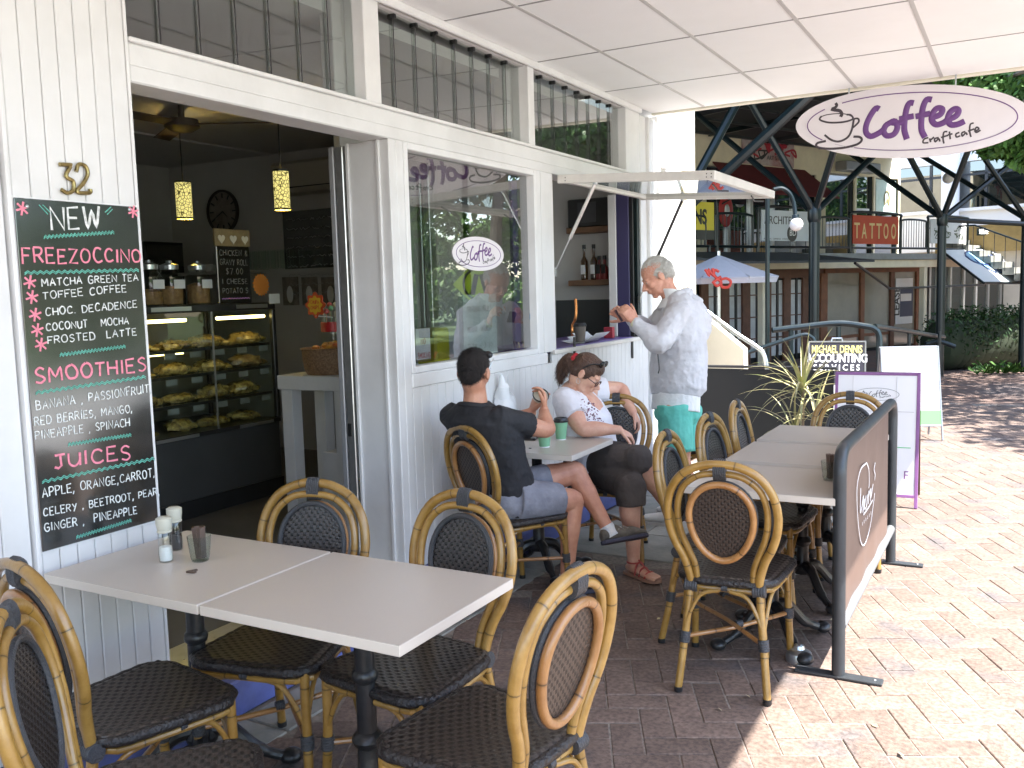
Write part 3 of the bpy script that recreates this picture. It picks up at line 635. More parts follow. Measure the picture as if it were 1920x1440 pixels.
for si, z in enumerate(shz+[zb]):
    ks = 5
    for k in range(ks):
        yy = 3.62+k*(yr-.16-3.62)/(ks-1)+rp_.uniform(-.03, .03); l = rp_.uniform(.09, .14); h = rp_.uniform(.035, .055)
        m_ = MB(); m_.ell((0, 0, 0), (.09, l, h), nu=18, nv=10)
        m_.ell((0, l*1.05, -h*.3), (.05, .05, h*.5), nu=10, nv=6)
        vv = []
        for q in m_.v:
            p = V(q); nn = noise.noise(p*26+V((k*3, si*5, 0)))*.07+abs(noise.noise(p*60))*.03; p = p*(1+nn*5); p.z = max(p.z, -h*.7); vv.append((p.x+cx_-.2, p.y+yy, p.z+z+h*.72))
        m_.v = vv
        o = m_.build('wrapped_pastry', M['pastry'] if rp_.random() < .65 else M['pastry2'])
        tag(o, 'cellophane wrapped pastry on the %s cabinet shelf, %s from the left' % (names_[si], ordn[k]), 'pastry', 'wrapped pastries in the display case')
        ORG[o.name] = V((0, 0, 0))
# jars on the cabinet
M['cookie'] = mat('cookies', (.20, .10, .04), .8, c2=(.34, .2, .08), var=.2, vs=30, bump=.8, bs=40)
M['paperw'] = mat('paper_white', (.72, .73, .73), .7, var=.03)
for k, (px, who) in enumerate(((283, 'left'), (322, 'middle'), (374, 'right'))):
    p = onx(px, 577, cx_-.25); p.z = zt+.051
    t = thing('cookie_jar', 'glass biscuit jar on the pastry cabinet, %s of the three jars' % who, 'jar', p, 'biscuit jars on the cabinet')
    m_ = MB(); m_.lathe(p, [(.001, .002), (.075, .002), (.085, .02), (.085, .19), (.06, .225), (.055, .24)], 18, cap=False); m_.build('jar_body', M['glass2'], t)
    m_ = MB(); m_.lathe(p, [(.076, .006), (.078, .09+.02*k), (.03, .11+.02*k)], 16); m_.build('biscuits', M['cookie'], t)
    m_ = MB(); m_.lathe(p, [(.06, .24), (.062, .27), (.02, .285), (.018, .3)], 16); m_.build('lid', M['chrome'], t)
    bx('jar_label', (p.x+.084, p.y-.04, p.z+.11), (p.x+.087, p.y+.05, p.z+.17), M['paperw'], t, c=0)
# chalk menu sign with hearts standing on the cabinet
p = onx(442, 577, cx_-.1); p.z = zt+.051
hs_ = thing('heart_chalk_sign', 'small black chalk sign with three cream hearts and a roll price, on the pastry cabinet', 'sign', p)
bx('slate', (p.x-.01, p.y-.155, p.z), (p.x+.008, p.y+.155, p.z+.40), M['board'], hs_)
bx('header', (p.x-.01, p.y-.165, p.z+.401), (p.x+.012, p.y+.165, p.z+.52), mat('raw_pine', (.30, .22, .11), .7, var=.2, vs=12), hs_)
for k in (-1, 0, 1):
    c_ = p+V((.0125, k*.11, .45)); pts = []
    for i in range(20):
        a = 2*math.pi*i/20; pts.append(c_+V((0, .0022*16*math.sin(a)**3*.9, .0022*(13*math.cos(a)-5*math.cos(2*a)-2*math.cos(3*a)-math.cos(4*a)))))
    m_ = MB(); m_.prism(pts, (.005, 0, 0)); m_.build('heart', mat('heart_cream', (.7, .66, .55), .6) if k == -1 else bpy.data.materials['heart_cream'], hs_, smooth=0)
m_ = MB()
for i, (s_, h) in enumerate((('CHICKEN &', .04), ('GRAVY ROLL', .04), ('$7.00', .045), ('1 CHEESE', .035), ('POTATO 5', .035))):
    ww = min(.26, .026*len(s_)+.03); hand(m_, s_, p+V((.0085, -ww/2, .335-i*.066)), V((0, ww, 0)), V((0, 0, h)), .0022, (1, 0, 0))
stuff(m_.build('chalk_writing', mat('chalk_faded', (.25, .25, .24), .8), hs_))
m_ = MB(); m_.tube([p+V((.0095, -.13+.013*i, .03+.006*(i % 2))) for i in range(21)], .004, 6); m_.build('chalk_line', mat('chalk_violet', (.4, .2, .5), .8), hs_)
# orange star card
p = onx(489, 534, cx_-.1)
pts = []
for i in range(36): a = 2*math.pi*i/36; r = .085 if i % 2 else .072; pts.append(p+V((0, r*math.cos(a), r*math.sin(a))))
m_ = MB(); m_.prism(pts, (.004, 0, 0)); tag(m_.build('starburst_card', mat('orange_card', (.75, .27, .05), .6), smooth=0), 'orange starburst price card above the pastry cabinet', 'price card')
for (px, py, s_, lb) in ((514, 560, .09, 'white price card on the right end of the pastry cabinet'), (627, 617, .085, 'white card beside the lollipop stand')):
    p = onx(px, py, cx_+(.0 if px < 600 else .5)); m_ = MB(); m_.box((p.x, p.y-s_*.6, p.z-s_*.4), (p.x+.004, p.y+s_*.6, p.z+s_*.4)); o = m_.build('price_card', M['paperw'], smooth=0); tag(o, lb, 'price card')
# glass shelf with cups on the side wall
p0 = ony(355, 512, 6.3); p1 = ony(470, 500, 6.3)
t = thing('wall_shelf', 'grey wall shelf carrying rows of upturned glasses', 'shelf', (p0.x, 6.4, p0.z))
bx('shelf_board', (p0.x, 6.15, p0.z-.03), (p1.x, 6.545, p0.z), M['room'], t)
for r_ in range(2):
    for k in range(12):
        q = V((p0.x+.1+k*.115, 6.25+r_*.16, p0.z+.001)); h = .07 if k < 3 else .17
        m_ = MB(); m_.lathe(q, [(.022, 0), (.034, .01), (.038, h)], 10, cap=False)
        o = m_.build('tumbler' if k >= 3 else 'cup', M['glass2'] if k >= 3 else M['white']); tag(o, '%s in the %s row on the wall shelf, %s from the left' % ('clear tumbler' if k >= 3 else 'small white cup', 'front' if r_ == 0 else 'back', NUMW[k]), 'glass' if k >= 3 else 'cup', 'glasses on the wall shelf')
# clock
c_ = ony(420, 397, 6.53); rr = .21
t = thing('wall_clock', 'round dark rimmed clock with pale worn face on the cafe side wall', 'clock', c_)
Ry = Matrix.Rotation(math.pi/2, 3, 'X')
m_ = MB(); m_.lathe(c_, [(rr-.015, 0), (rr, .005), (rr, .03), (rr-.02, .035), (rr-.022, .02)], 32, T=Matrix.Rotation(math.pi/2, 3, 'X'), cap=False); m_.build('rim', mat('clock_rim', (.05, .04, .035), .5), t)
m_ = MB(); m_.lathe(c_, [(.001, .012), (rr-.02, .012)], 32, T=Ry, cap=False); m_.build('face', mat('clock_face', (.30, .27, .23), .7, c2=(.16, .12, .10), var=.2, vs=7), t)
m_ = MB()
for k in range(12):
    a = k*math.pi/6; d = V((math.sin(a), 0, math.cos(a))); m_.cone(c_+d*.13+V((0, -.014, 0)), c_+d*.175+V((0, -.014, 0)), .008, .008, 6)
for a, l in ((2.3, .08), (4.2, .13)): d = V((math.sin(a), 0, math.cos(a))); m_.cone(c_+V((0, -.02, 0)), c_+d*l+V((0, -.02, 0)), .007, .003, 6)
m_.build('numerals', M['blackplastic'], t)
# menu blackboard on the side wall, posters below, dark fridge, air conditioner
a = ony(530, 398, 6.53); b_ = ony(640, 500, 6.53)
t = thing('menu_board', 'large framed blackboard menu in white chalk on the side wall', 'blackboard', (a.x, 6.53, b_.z))
bx('slate', (a.x, 6.52, b_.z), (a.x+1.2, 6.54, a.z), M['board'], t); frame_ = bx('frame', (a.x-.04, 6.515, b_.z-.05), (a.x+1.24, 6.53, b_.z-.001), M['room'], t); bx('frame', (a.x-.04, 6.515, b_.z), (a.x-.001, 6.53, a.z+.04), M['room'], t)
m_ = MB(); rq = random.Random(5)
for i in range(9):
    z = a.z-.08-i*.085; x = a.x+.05
    while x < a.x+1.1:
        l = rq.uniform(.04, .14); m_.tube([V((x+l*k/6, 6.517, z+rq.uniform(-.012, .012))) for k in range(7)], .003, 4); x += l+.03
m_.build('chalk_writing', mat('chalk_grey', (.35, .35, .35), .8), t)
for k, (px0, px1, lb) in enumerate(((530, 561, 'left'), (566, 597, 'middle'), (603, 640, 'right'))):
    a = ony(px0, 520, 6.53); b_ = ony(px1, 572, 6.53)
    m_ = MB(); m_.box((a.x, 6.52, b_.z), (b_.x, 6.535, a.z)); t = thing('wall_poster', 'dark framed poster under the menu blackboard, %s one' % lb, 'poster', (a.x, 6.53, b_.z), 'posters under the blackboard'); m_.build('print', mat('poster_print%d' % k, (.03, .03, .03), .4, c2=(.35, .3, .25), var=.2, vs=5), t, smooth=0)
    m_ = MB(); m_.ell((a.x*.5+b_.x*.5, 6.515, a.z*.5+b_.z*.5-.03), (.04, .006, .08)); m_.build('glass_picture', M['paperw'], t)
a = onx(272, 452, FX+.5); b_ = onx(352, 560, FX+.5)
t = thing('drinks_fridge', 'tall black drinks fridge against the rear wall', 'fridge', (FX+.3, a.y, FZ))
bx('cabinet', (FX+.02, a.y, FZ), (FX+.48, b_.y, a.z), M['caseblk'], t); bx('door', (FX+.481, a.y+.02, FZ+.1), (FX+.50, b_.y-.02, a.z-.03), M['board'], t)
a = ony(505, 300, 6.3); b_ = ony(660, 350, 6.3)
t = thing('air_conditioner', 'long beige wall mounted air conditioner high in the corner', 'air conditioner', (a.x, 6.4, b_.z))
bx('housing', (a.x, 6.28, b_.z), (a.x+1.3, 6.545, a.z-.03), mat('aircon_beige', (.42, .39, .33), .5), t, c=.03); bx('louvre', (a.x+.05, 6.275, b_.z+.04), (a.x+1.25, 6.281, b_.z+.05), M['black'], t, c=0)
# ceiling fan
c_ = dep(341, 228, 6.3); c_.z = 2.82
t = thing('ceiling_fan', 'dark brown three bladed ceiling fan', 'ceiling fan', c_)
m_ = MB(); m_.lathe(c_, [(.02, .12), (.02, .03), (.11, .02), (.12, -.03), (.07, -.06), (.001, -.065)], 20); m_.build('motor', mat('fan_brown', (.06, .045, .035), .5), t)
for k in range(3):
    a = k*2*math.pi/3+.55; T = Matrix.Translation(c_) @ Matrix.Rotation(a, 4, 'Z') @ Matrix.Rotation(.15, 4, 'X'); m_ = MB(); m_.box((.1, -.06, -.012), (.66, .06, -.004), T, .003); m_.build('blade', bpy.data.materials['fan_brown'], t)
# pendant lamps
def lampmat():
    m = bpy.data.materials.new('lamp_paper_pattern'); m.use_nodes = True; n = m.node_tree; nd = n.nodes; lk = n.links; b = nd['Principled BSDF']
    tc = nd.new('ShaderNodeTexCoord'); vo = nd.new('ShaderNodeTexVoronoi'); vo.feature = 'DISTANCE_TO_EDGE'; vo.inputs['Scale'].default_value = 42; lk.new(tc.outputs['Object'], vo.inputs['Vector'])
    rp = nd.new('ShaderNodeValToRGB'); rp.color_ramp.elements[0].position = .03; rp.color_ramp.elements[1].position = .10; rp.color_ramp.elements[0].color = (.06, .05, .01, 1); rp.color_ramp.elements[1].color = (.95, .82, .28, 1)
    lk.new(vo.outputs['Distance'], rp.inputs[0]); lk.new(rp.outputs[0], b.inputs['Base Color']); lk.new(rp.outputs[0], b.inputs['Emission Color']); b.inputs['Emission Strength'].default_value = .17; b.inputs['Roughness'].default_value = .7
    return m
M['lamp'] = lampmat(); M['bulb'] = mat('lamp_bulb', (1, .9, .6), .5, emis=(1, .85, .45), est=12)
for k, (px, pt, pb, who, t_) in enumerate(((346, 341, 411, 'left', 6.6), (529, 320, 394, 'right', 6.0))):
    a = dep(px, pt, t_); b_ = dep(px+1, pb, t_); h = (a-b_).length; r = 14.5*t_/FPX
    t = thing('pendant_lamp', 'glowing yellow patterned cylinder pendant lamp, %s of the two' % who, 'pendant lamp', b_, 'pendant lamps over the counter')
    m_ = MB(); m_.lathe(b_, [(r, 0), (r, h)], 24, cap=False); m_.build('shade', M['lamp'], t)
    m_ = MB()
    for z in (0, h-.012): m_.lathe(b_+V((0, 0, z)), [(r+.001, 0), (r+.003, 0), (r+.003, .012), (r+.001, .012)], 24, cap=False)
    m_.build('rim', M['black'], t); m_ = MB(); m_.ell(b_+V((0, 0, h*.55)), .028); m_.build('bulb', M['bulb'], t)
    m_ = MB(); m_.cone(b_+V((0, 0, h*.6)), V((b_.x, b_.y, 2.94)), .004, .004, 6); m_.build('cord', M['black'], t)
    pl = bpy.data.lights.new('lamp_glow', 'POINT'); pl.energy = 1.3; pl.color = (1, .8, .4); pl.shadow_soft_size = .05; po = bpy.data.objects.new('lamp_glow', pl); col.objects.link(po); po.location = b_+V((0, 0, h*.5)); 
    po.parent = t; po.location = V((0, 0, h*.35))
# high white table with a wicker basket and lollipop stand
ty = 4.35; a = ony(519, 704, ty); b_ = ony(648, 704, ty); zz = a.z; tx = b_.x
t = thing('high_table', 'tall white square legged table just inside the doorway', 'table', ((a.x+b_.x)/2, ty+.2, FZ))
bx('tabletop', (a.x, ty, zz-.09), (b_.x, ty+.42, zz), M['paint2'], t, c=.003)
for (x_, y_) in ((a.x+.02, ty+.01), (a.x+.02, ty+.32), (b_.x-.11, ty+.01), (b_.x-.11, ty+.32)): bx('leg', (x_, y_, FZ), (x_+.09, y_+.09, zz-.0905), M['paint2'], t, c=.003)
bx('crate_box', (b_.x-.32, ty+.12, FZ), (b_.x-.12, ty+.40, FZ+.45), M['paint2']); tag(bpy.data.objects['crate_box'], 'white carton standing under the tall white table', 'box')
bpy.data.objects['crate_box'].parent = None; bpy.data.objects['crate_box'].location = bld.location
M['wicker'] = mat('wicker', (.13, .065, .03), .55, c2=(.34, .20, .11), var=.2, vs=70, bump=1, bs=60)
p = V(((a.x+b_.x)/2, ty+.2, zz+.001))
t = thing('wicker_basket', 'round brown wicker basket of sweets on the tall white table', 'basket', p)
m_ = MB(); prof = [(.15, 0), (.165, .03), (.175, .09), (.185, .16), (.195, .165), (.18, .17), (.165, .155), (.15, .02)]; m_.lathe(p, prof, 36, cap=False)
m_.v = [tuple(V(q)+V((math.sin(q[2]*210)*.004, math.cos(q[1]*150)*.003, 0))) for q in m_.v]; m_.build('weave', M['wicker'], t)
m_ = MB(); rq = random.Random(2)
for k in range(26): m_.ell(p+V((rq.uniform(-.12, .12), rq.uniform(-.12, .12), .15+rq.uniform(0, .04))), (.03, .022, .018), nu=8, nv=5)
m_.build('sweets', mat('sweet_wrappers', (.5, .06, .04), .3, c2=(.75, .45, .08), var=.2, vs=20), t)
p = p+V((.02, .02, .0)); 
t = thing('lollipop_stand', 'red banded jar of lollipops under a red and yellow flower shaped topper', 'lollipop stand', p+V((0, 0, .17)))
m_ = MB(); m_.lathe(p, [(.075, .17), (.08, .2), (.08, .34), (.07, .36)], 18); m_.build('jar', M['glass2'], t)
m_ = MB(); m_.lathe(p, [(.0815, .27), (.0815, .33)], 18, cap=False); m_.build('band', mat('red_band', (.45, .02, .02), .4), t)
for k in range(12):
    aa = k*.52; m_ = MB(); q = p+V((.06*math.cos(aa), .06*math.sin(aa), .40+.02*(k % 3))); m_.ell(q, .018, nu=10, nv=6); m_.cone(q, q-V((0, 0, .1)), .002, .002, 5); m_.build('lollipop', mat('lolly%d' % (k % 4), [(.6, .6, .55), (.5, .1, .1), (.2, .4, .2), (.6, .5, .3)][k % 4], .3) if k < 4 else bpy.data.materials['lolly%d' % (k % 4)], t)
c_ = ony(591, 572, ty+.15); pts = []
for i in range(48): aa = 2*math.pi*i/48; r = .075+.010*math.cos(aa*8); pts.append(c_+V((r*math.cos(aa), 0, r*math.sin(aa))))
m_ = MB(); m_.prism(pts, (0, .006, 0)); m_.build('topper', mat('topper_red', (.6, .07, .02), .4), t, smooth=0)
pts = [c_+V(((q-c_).x*.72, -.0015, (q-c_).z*.72)) for q in pts]; m_ = MB(); m_.prism(pts, (0, -.002, 0)); m_.build('topper_centre', mat('topper_yellow', (.75, .45, .03), .4), t, smooth=0)
m_ = MB(); hand(m_, 'CHUPA', c_+V((-.035, -.004, .008)), V((.07, 0, 0)), V((0, 0, .022)), .0022, (0, 1, 0)); hand(m_, 'CHUPS', c_+V((-.035, -.004, -.026)), V((.07, 0, 0)), V((0, 0, .022)), .0022, (0, 1, 0)); m_.build('lettering', bpy.data.materials['topper_red'], t)
m_ = MB(); m_.cone(p+V((0, 0, .36)), V((c_.x, c_.y, c_.z-.07)), .004, .004, 6); m_.build('stem', M['white'], t)
# shelves seen through the hatch, bottles, copper pipe, machine
KY = 7.44
for k, (px0, py, px1) in enumerate(((1063, 428, 1165), (1067, 526, 1170))):
    a = ony(px0, py, KY-.15); b_ = ony(px1, py, KY-.15)
    m_ = MB(); m_.box((a.x, KY-.17, a.z-.05), (b_.x, KY, a.z), None, .004); tag(m_.build('wooden_shelf', mat('shelf_wood', (.16, .085, .045), .6, var=.2, vs=14) if k == 0 else bpy.data.materials['shelf_wood']), '%s brown wooden shelf on the kitchen wall behind the hatch' % ('upper' if k == 0 else 'lower'), 'shelf')
    if k == 0: za = a.z
    else: zb_ = a.z
a = ony(1068, 428, KY-.1); b_ = ony(1140, 370, KY-.1)
t = thing('black_machine', 'black boxy speaker unit on the upper shelf behind the hatch', 'speaker', (a.x, KY-.1, za))
bx('case', (a.x, KY-.14, za+.001), (b_.x+.02, KY-.01, b_.z), M['caseblk'], t, c=.01); bx('panel', (a.x+.1, KY-.1445, za+.04), (a.x+.27, KY-.1405, b_.z-.03), M['bind'], t)
M['bottleg'] = glass('bottle_glass', (.45, .28, .12), boost=3)
for k, px in enumerate((1096, 1114, 1124, 1134, 1150)):
    q = ony(px, 521, KY-.09); q.z = zb_+.001; h = [.27, .27, .17, .17, .30][k]
    t = thing('syrup_bottle', 'syrup bottle on the lower hatch shelf, %s from the left' % ordn[k], 'bottle', q, 'bottles on the hatch shelf')
    m_ = MB(); m_.lathe(q, [(.03, 0), (.032, .01), (.032, h*.6), (.012, h*.75), (.012, h)], 14); m_.build('bottle_body', [M['bottleg'], M['bottleg'], mat('red_sauce', (.2, .02, .02), .3), bpy.data.materials.get('red_sauce') or M['bottleg'], M['bottleg']][k], t)
    m_ = MB(); m_.lathe(q, [(.014, h), (.016, h+.005), (.016, h+.035)], 12); m_.build('cap', M['black'], t)
    bx('bottle_label', (q.x-.02, q.y-.034, q.z+.05), (q.x+.02, q.y-.0325, q.z+.13), M['paperw'] if k < 2 else M['black'], t, c=0)
a = ony(1055, 560, KY-.5); b_ = ony(1185, 640, KY-.5)
bx('splashback', (a.x-.3, KY-.02, 1.1), (WX-.32, KY-.001, ony(1100, 562, KY-.02).z), M['caselow'], bld, c=0)
q = onx(1080, 600, WX-.5)
m_ = MB(); m_.tube(spline([onx(1079, 560, WX-.45), onx(1080, 585, WX-.45), onx(1078, 600, WX-.45), onx(1073, 612, WX-.42), V((onx(1073, 612, WX-.42).x, onx(1073, 612, WX-.42).y, 1.2))], 5), .012, 8)
tag(m_.build('copper_pipe', mat('copper', (.75, .32, .12), .25, metal=.9)), 'bent copper pipe rising from the hatch counter', 'pipe')
q = onx(1088, 634, WX-.10); q.z = 1.201
t = thing('takeaway_cup', 'brown takeaway coffee cup with black lid on the hatch counter', 'cup', q)
def cupparts(t, q, body, lidm, h=.115, r0=.029, r1=.042):
    m_ = MB(); m_.lathe(q, [(r0, 0), (r0+.001, .006), (r1, h)], 24); m_.build('cup_wall', body, t)
    m_ = MB(); m_.lathe(q, [(r0+.0006, .0), (r0+.0012, .0055)], 24, cap=False); m_.build('cup_foot', M['white'], t)
    m_ = MB(); m_.lathe(q, [(r1+.002, h-.006), (r1+.004, h-.004), (r1+.004, h+.004), (r1, h+.006), (r1-.004, h+.018), (r1-.008, h+.019), (r1-.012, h+.013), (.001, h+.013)], 24); m_.build('lid', lidm, t)
cupparts(t, q, mat('cup_kraft', (.16, .145, .125), .6), M['blackplastic'], .13, .032, .046)
t = thing('menu_papers', 'loose white paper menus curling on the hatch counter', 'papers', onx(1120, 628, WX-.1))
m_ = MB()
for k in range(3):
    c_ = V((WX-.12-.03*k, 6.22+.16*k, 1.203+.004*k)); pts = [(c_.x+(i/6-.5)*.2, c_.y+(j-.5)*.28, c_.z+.05*((i/6-.5)**2)*4*(.4+.3*k)) for i in range(7) for j in (0, 1)]
    m_.add(pts, [(2*i, 2*i+1, 2*i+3, 2*i+2) for i in range(6)])
m_.build('sheet', M['paperw'], t)
bx('card_stand', (WX-.18, 6.78, 1.201), (WX-.10, 6.82, 1.29), mat('red_card', (.35, .03, .05), .4)); o = bpy.data.objects['card_stand']; o.parent = None; o.location = bld.location; tag(o, 'small dark red card holder at the far end of the hatch counter', 'card holder')
# ================================================================== SHOP FRONT FITTINGS
# house number
for ch, px in (('3', 113), ('2', 143)):
    p = onx(px, 361, WX+.006); hh = .095
    pts = {'3': [(.02, .95), (.5, .98), (.25, .58), (.52, .42), (.5, .12), (.25, 0), (.02, .1)], '2': [(.03, .72), (.15, .97), (.42, .95), (.5, .68), (.3, .35), (.0, .02), (.52, .03), (.56, .16)]}[ch]
    m_ = MB(); sp = spline([p+V((.004, q[0]*hh*.95, q[1]*hh)) for q in pts], 6) if ch == '2' else [p+V((.004, q[0]*hh*.95, q[1]*hh)) for q in (pts[:2])]+spline([p+V((.004, q[0]*hh*.95, q[1]*hh)) for q in pts[1:]], 6)[1:]
    m_.tube(sp, .0068, 8)
    tag(m_.build('house_number', M['brass']), 'brass house numeral %s screwed to the white boarded pier' % {'3': 'three, on the left', '2': 'two, on the right'}[ch], 'numeral')
# chalkboard menu
BX = WX+.012
c0 = [onx(*q, BX) for q in ((28, 370), (258, 385), (298, 985), (80, 1033))]
y0 = (c0[0].y+c0[3].y)/2; y1 = (c0[1].y+c0[2].y)/2
cbd = thing('chalkboard_menu', 'tall glossy black menu board in chalk lettering on the boarded pier', 'chalkboard', (BX, 2, .79))
m_ = MB(); m_.box((WX+.003, y0, c0[3].z-.005), (BX-.002, y1, c0[0].z), None, .002); m_.build('panel', M['board'], cbd)
m_ = MB(); m_.box((WX+.001, y0-.008, c0[3].z-.012), (WX+.0028, y1+.006, c0[0].z+.006)); m_.build('backing', M['paint2'], cbd)
def cline(mbd, txt, a, b_, h, r):
    A = onx(*a, BX-.001); B = onx(*b_, BX-.001); hh = onx(a[0], a[1]-h, BX-.001).z-A.z
    mb_ = MB()
    if h > 20:
        hand(mb_, txt, A, B-A, V((0, 0, hh)), r, (1, 0, 0), per=lambda q, c: q.build('chalk_letter', M['text_p'] if mbd is mp_ else M['text_w'], cbd)); return
    hand(mb_, txt, A, B-A, V((0, 0, hh)), r, (1, 0, 0)); o = mb_.build('chalk_words', M['text_w'], cbd); o['kind'] = 'stuff'; o['label'] = 'chalk words '+' '.join(txt.lower().replace(',', ' ').split())
mw, mp_, mt = MB(), MB(), MB()
cline(mw, 'NEW', (97, 432), (188, 428), 42, .0048)
cline(mp_, 'FREEZOCCINO', (43, 494), (264, 491), 28, .0038)
for txt, a, b_, h in (('MATCHA GREEN TEA', (79, 537), (259, 526), 14), ('TOFFEE COFFEE', (81, 561), (237, 547), 14), ('CHOC. DECADENCE', (86, 592), (257, 576), 14), ('COCONUT   MOCHA', (87, 620), (241, 607), 14), ('FROSTED  LATTE', (90, 645), (256, 628), 14),
    ('BANANA , PASSIONFRUIT,', (68, 769), (284, 735), 17), ('RED BERRIES, MANGO,', (65, 798), (248, 772), 16), ('PINEAPPLE , SPINACH', (67, 824), (243, 799), 16), ('APPLE, ORANGE,CARROT,', (80, 933), (290, 893), 17), ('CELERY , BEETROOT, PEAR,', (82, 968), (299, 927), 15), ('GINGER ,  PINEAPPLE', (84, 997), (257, 963), 16)):
    cline(mw, txt, a, b_, h, .0021)
cline(mp_, 'SMOOTHIES', (67, 719), (274, 694), 27, .0040); cline(mp_, 'JUICES', (101, 878), (245, 860), 27, .0040)
for a, b_ in (((82, 443), (214, 434)), ((46, 510), (260, 505)), ((112, 664), (235, 648)), ((67, 735), (273, 705)), ((128, 832), (246, 814)), ((79, 902), (290, 858)), ((143, 1006), (246, 974))):
    for off in (0, 3):
        A = onx(a[0], a[1]+off, BX-.001); B = onx(b_[0], b_[1]+off, BX-.001); n = 40
        mt = MB(); mt.tube([A+(B-A)*(i/n)+V((0, 0, .0035*(1 if i % 2 else -1))) for i in range(n+1)], .0018, 5, flat=V((1, 0, 0))); mt.build('chalk_underline', M['text_t'], cbd)
mt = MB()
for a, b_ in (((73, 384), (90, 402)), (((80, 384)), (96, 400)), ((197, 398), (208, 388)), ((201, 402), (211, 392))):
    mt = MB(); mt.tube([onx(*a, BX-.001), onx(*b_, BX-.001)], .0018, 5, flat=V((1, 0, 0))); mt.build('chalk_tick', M['text_t'], cbd)
for (px, py) in ((42, 391), (250, 397), (60, 557), (66, 590), (70, 619), (77, 646), (56, 529)):
    c_ = onx(px, py, BX-.001); mp_ = MB()
    for k in range(3): a = k*math.pi/3+.3; d = V((0, math.cos(a), math.sin(a)))*.022; mp_.tube([c_-d, c_+d], .0036, 6, flat=V((1, 0, 0)))
    mp_.build('chalk_star', M['text_p'], cbd)
m_ = MB()
for (px, py) in ((51, 387), (243, 393)): m_.ell(onx(px, py, BX), (.004, .006, .006), nu=10, nv=6)
m_.build('screw', M['chrome'], cbd)

# ---- coffee logo strokes traced in sign units (pixels of the enlarged photograph region)
LOGO = {
 'C': [(1080, 200), (1060, 195), (1030, 235), (1005, 290), (1003, 335), (1030, 358), (1075, 340), (1110, 315)],
 'o': [(1150, 275), (1118, 295), (1105, 330), (1125, 355), (1165, 345), (1185, 305), (1170, 270), (1148, 278), (1195, 280), (1235, 270)],
 'f1': [(1280, 165), (1255, 165), (1238, 200), (1228, 260), (1225, 320), (1240, 375)], 'f1b': [(1195, 258), (1280, 240)],
 'f2': [(1385, 145), (1355, 145), (1335, 185), (1325, 250), (1325, 320), (1345, 365)], 'f2b': [(1290, 243), (1375, 225)],
 'e1': [(1390, 250), (1435, 230), (1445, 200), (1415, 195), (1390, 225), (1385, 265), (1410, 290), (1450, 280), (1475, 262)],
 'e2': [(1478, 262), (1525, 240), (1540, 210), (1520, 198), (1490, 220), (1478, 260), (1495, 290), (1535, 288), (1575, 270)]}
SMALL = [[(1365, 365), (1340, 375), (1335, 395), (1365, 395)], [(1372, 370), (1378, 392)], [(1375, 382), (1398, 362)], [(1425, 365), (1402, 372), (1405, 390), (1425, 372), (1432, 388)], [(1475, 330), (1455, 335), (1450, 370), (1455, 400)], [(1438, 365), (1480, 352)], [(1487, 330), (1492, 375)], [(1478, 350), (1505, 343)],
         [(1545, 335), (1525, 345), (1528, 362), (1550, 355)], [(1580, 330), (1560, 338), (1562, 357), (1582, 338), (1590, 350)], [(1628, 280), (1608, 290), (1605, 330), (1612, 362)], [(1595, 328), (1632, 315)], [(1635, 330), (1658, 315), (1645, 305), (1635, 325), (1645, 335), (1668, 322)]]
CUP = [([(738, 246), (775, 233), (840, 226), (890, 230), (922, 244)], 2), ([(745, 240), (735, 262), (790, 278), (870, 275), (925, 258), (915, 235), (890, 232)], 4), ([(762, 350), (800, 378), (845, 388), (895, 365), (920, 320), (932, 258)], 4.5), ([(925, 258), (955, 255), (960, 275), (930, 305), (925, 305)], 4), ([(770, 385), (720, 398), (720, 420), (780, 430), (870, 425), (950, 405), (978, 380), (965, 362), (930, 360)], 5), ([(855, 245), (862, 228), (850, 210), (820, 205), (800, 200)], 7), ([(826, 165), (833, 178), (822, 192), (805, 198)], 6)]
def logo(mp, s, mA, mB, par, ring=True, wd=14.5):
    """mp maps (x,y) of the trace to world, s = metres per trace unit"""
    a = MB(); b = MB(); nrm = (mp(100, 0)-mp(0, 0)).cross(mp(0, -100)-mp(0, 0)).normalized()
    for k, pts in LOGO.items(): a.tube(spline([mp(*q) for q in pts], 4), wd*s, 8, flat=nrm)
    for pts in SMALL: b.tube(spline([mp(*q) for q in pts], 4), 4.6*s, 6, flat=nrm)
    for pts, r in CUP: b.tube(spline([mp(*q) for q in pts], 5), r*1.35*s, 6, flat=nrm)
    stuff(a.build('brand_lettering', mA, par)); stuff(b.build('cup_drawing', mB, par))
M['logo_p'] = mat('logo_purple', (.13, .045, .20), .4); M['logo_k'] = mat('logo_dark', (.05, .04, .05), .4); M['signw'] = mat('sign_lilac_white', (.73, .69, .715), .45, var=.03, vs=2, dirt=.06)
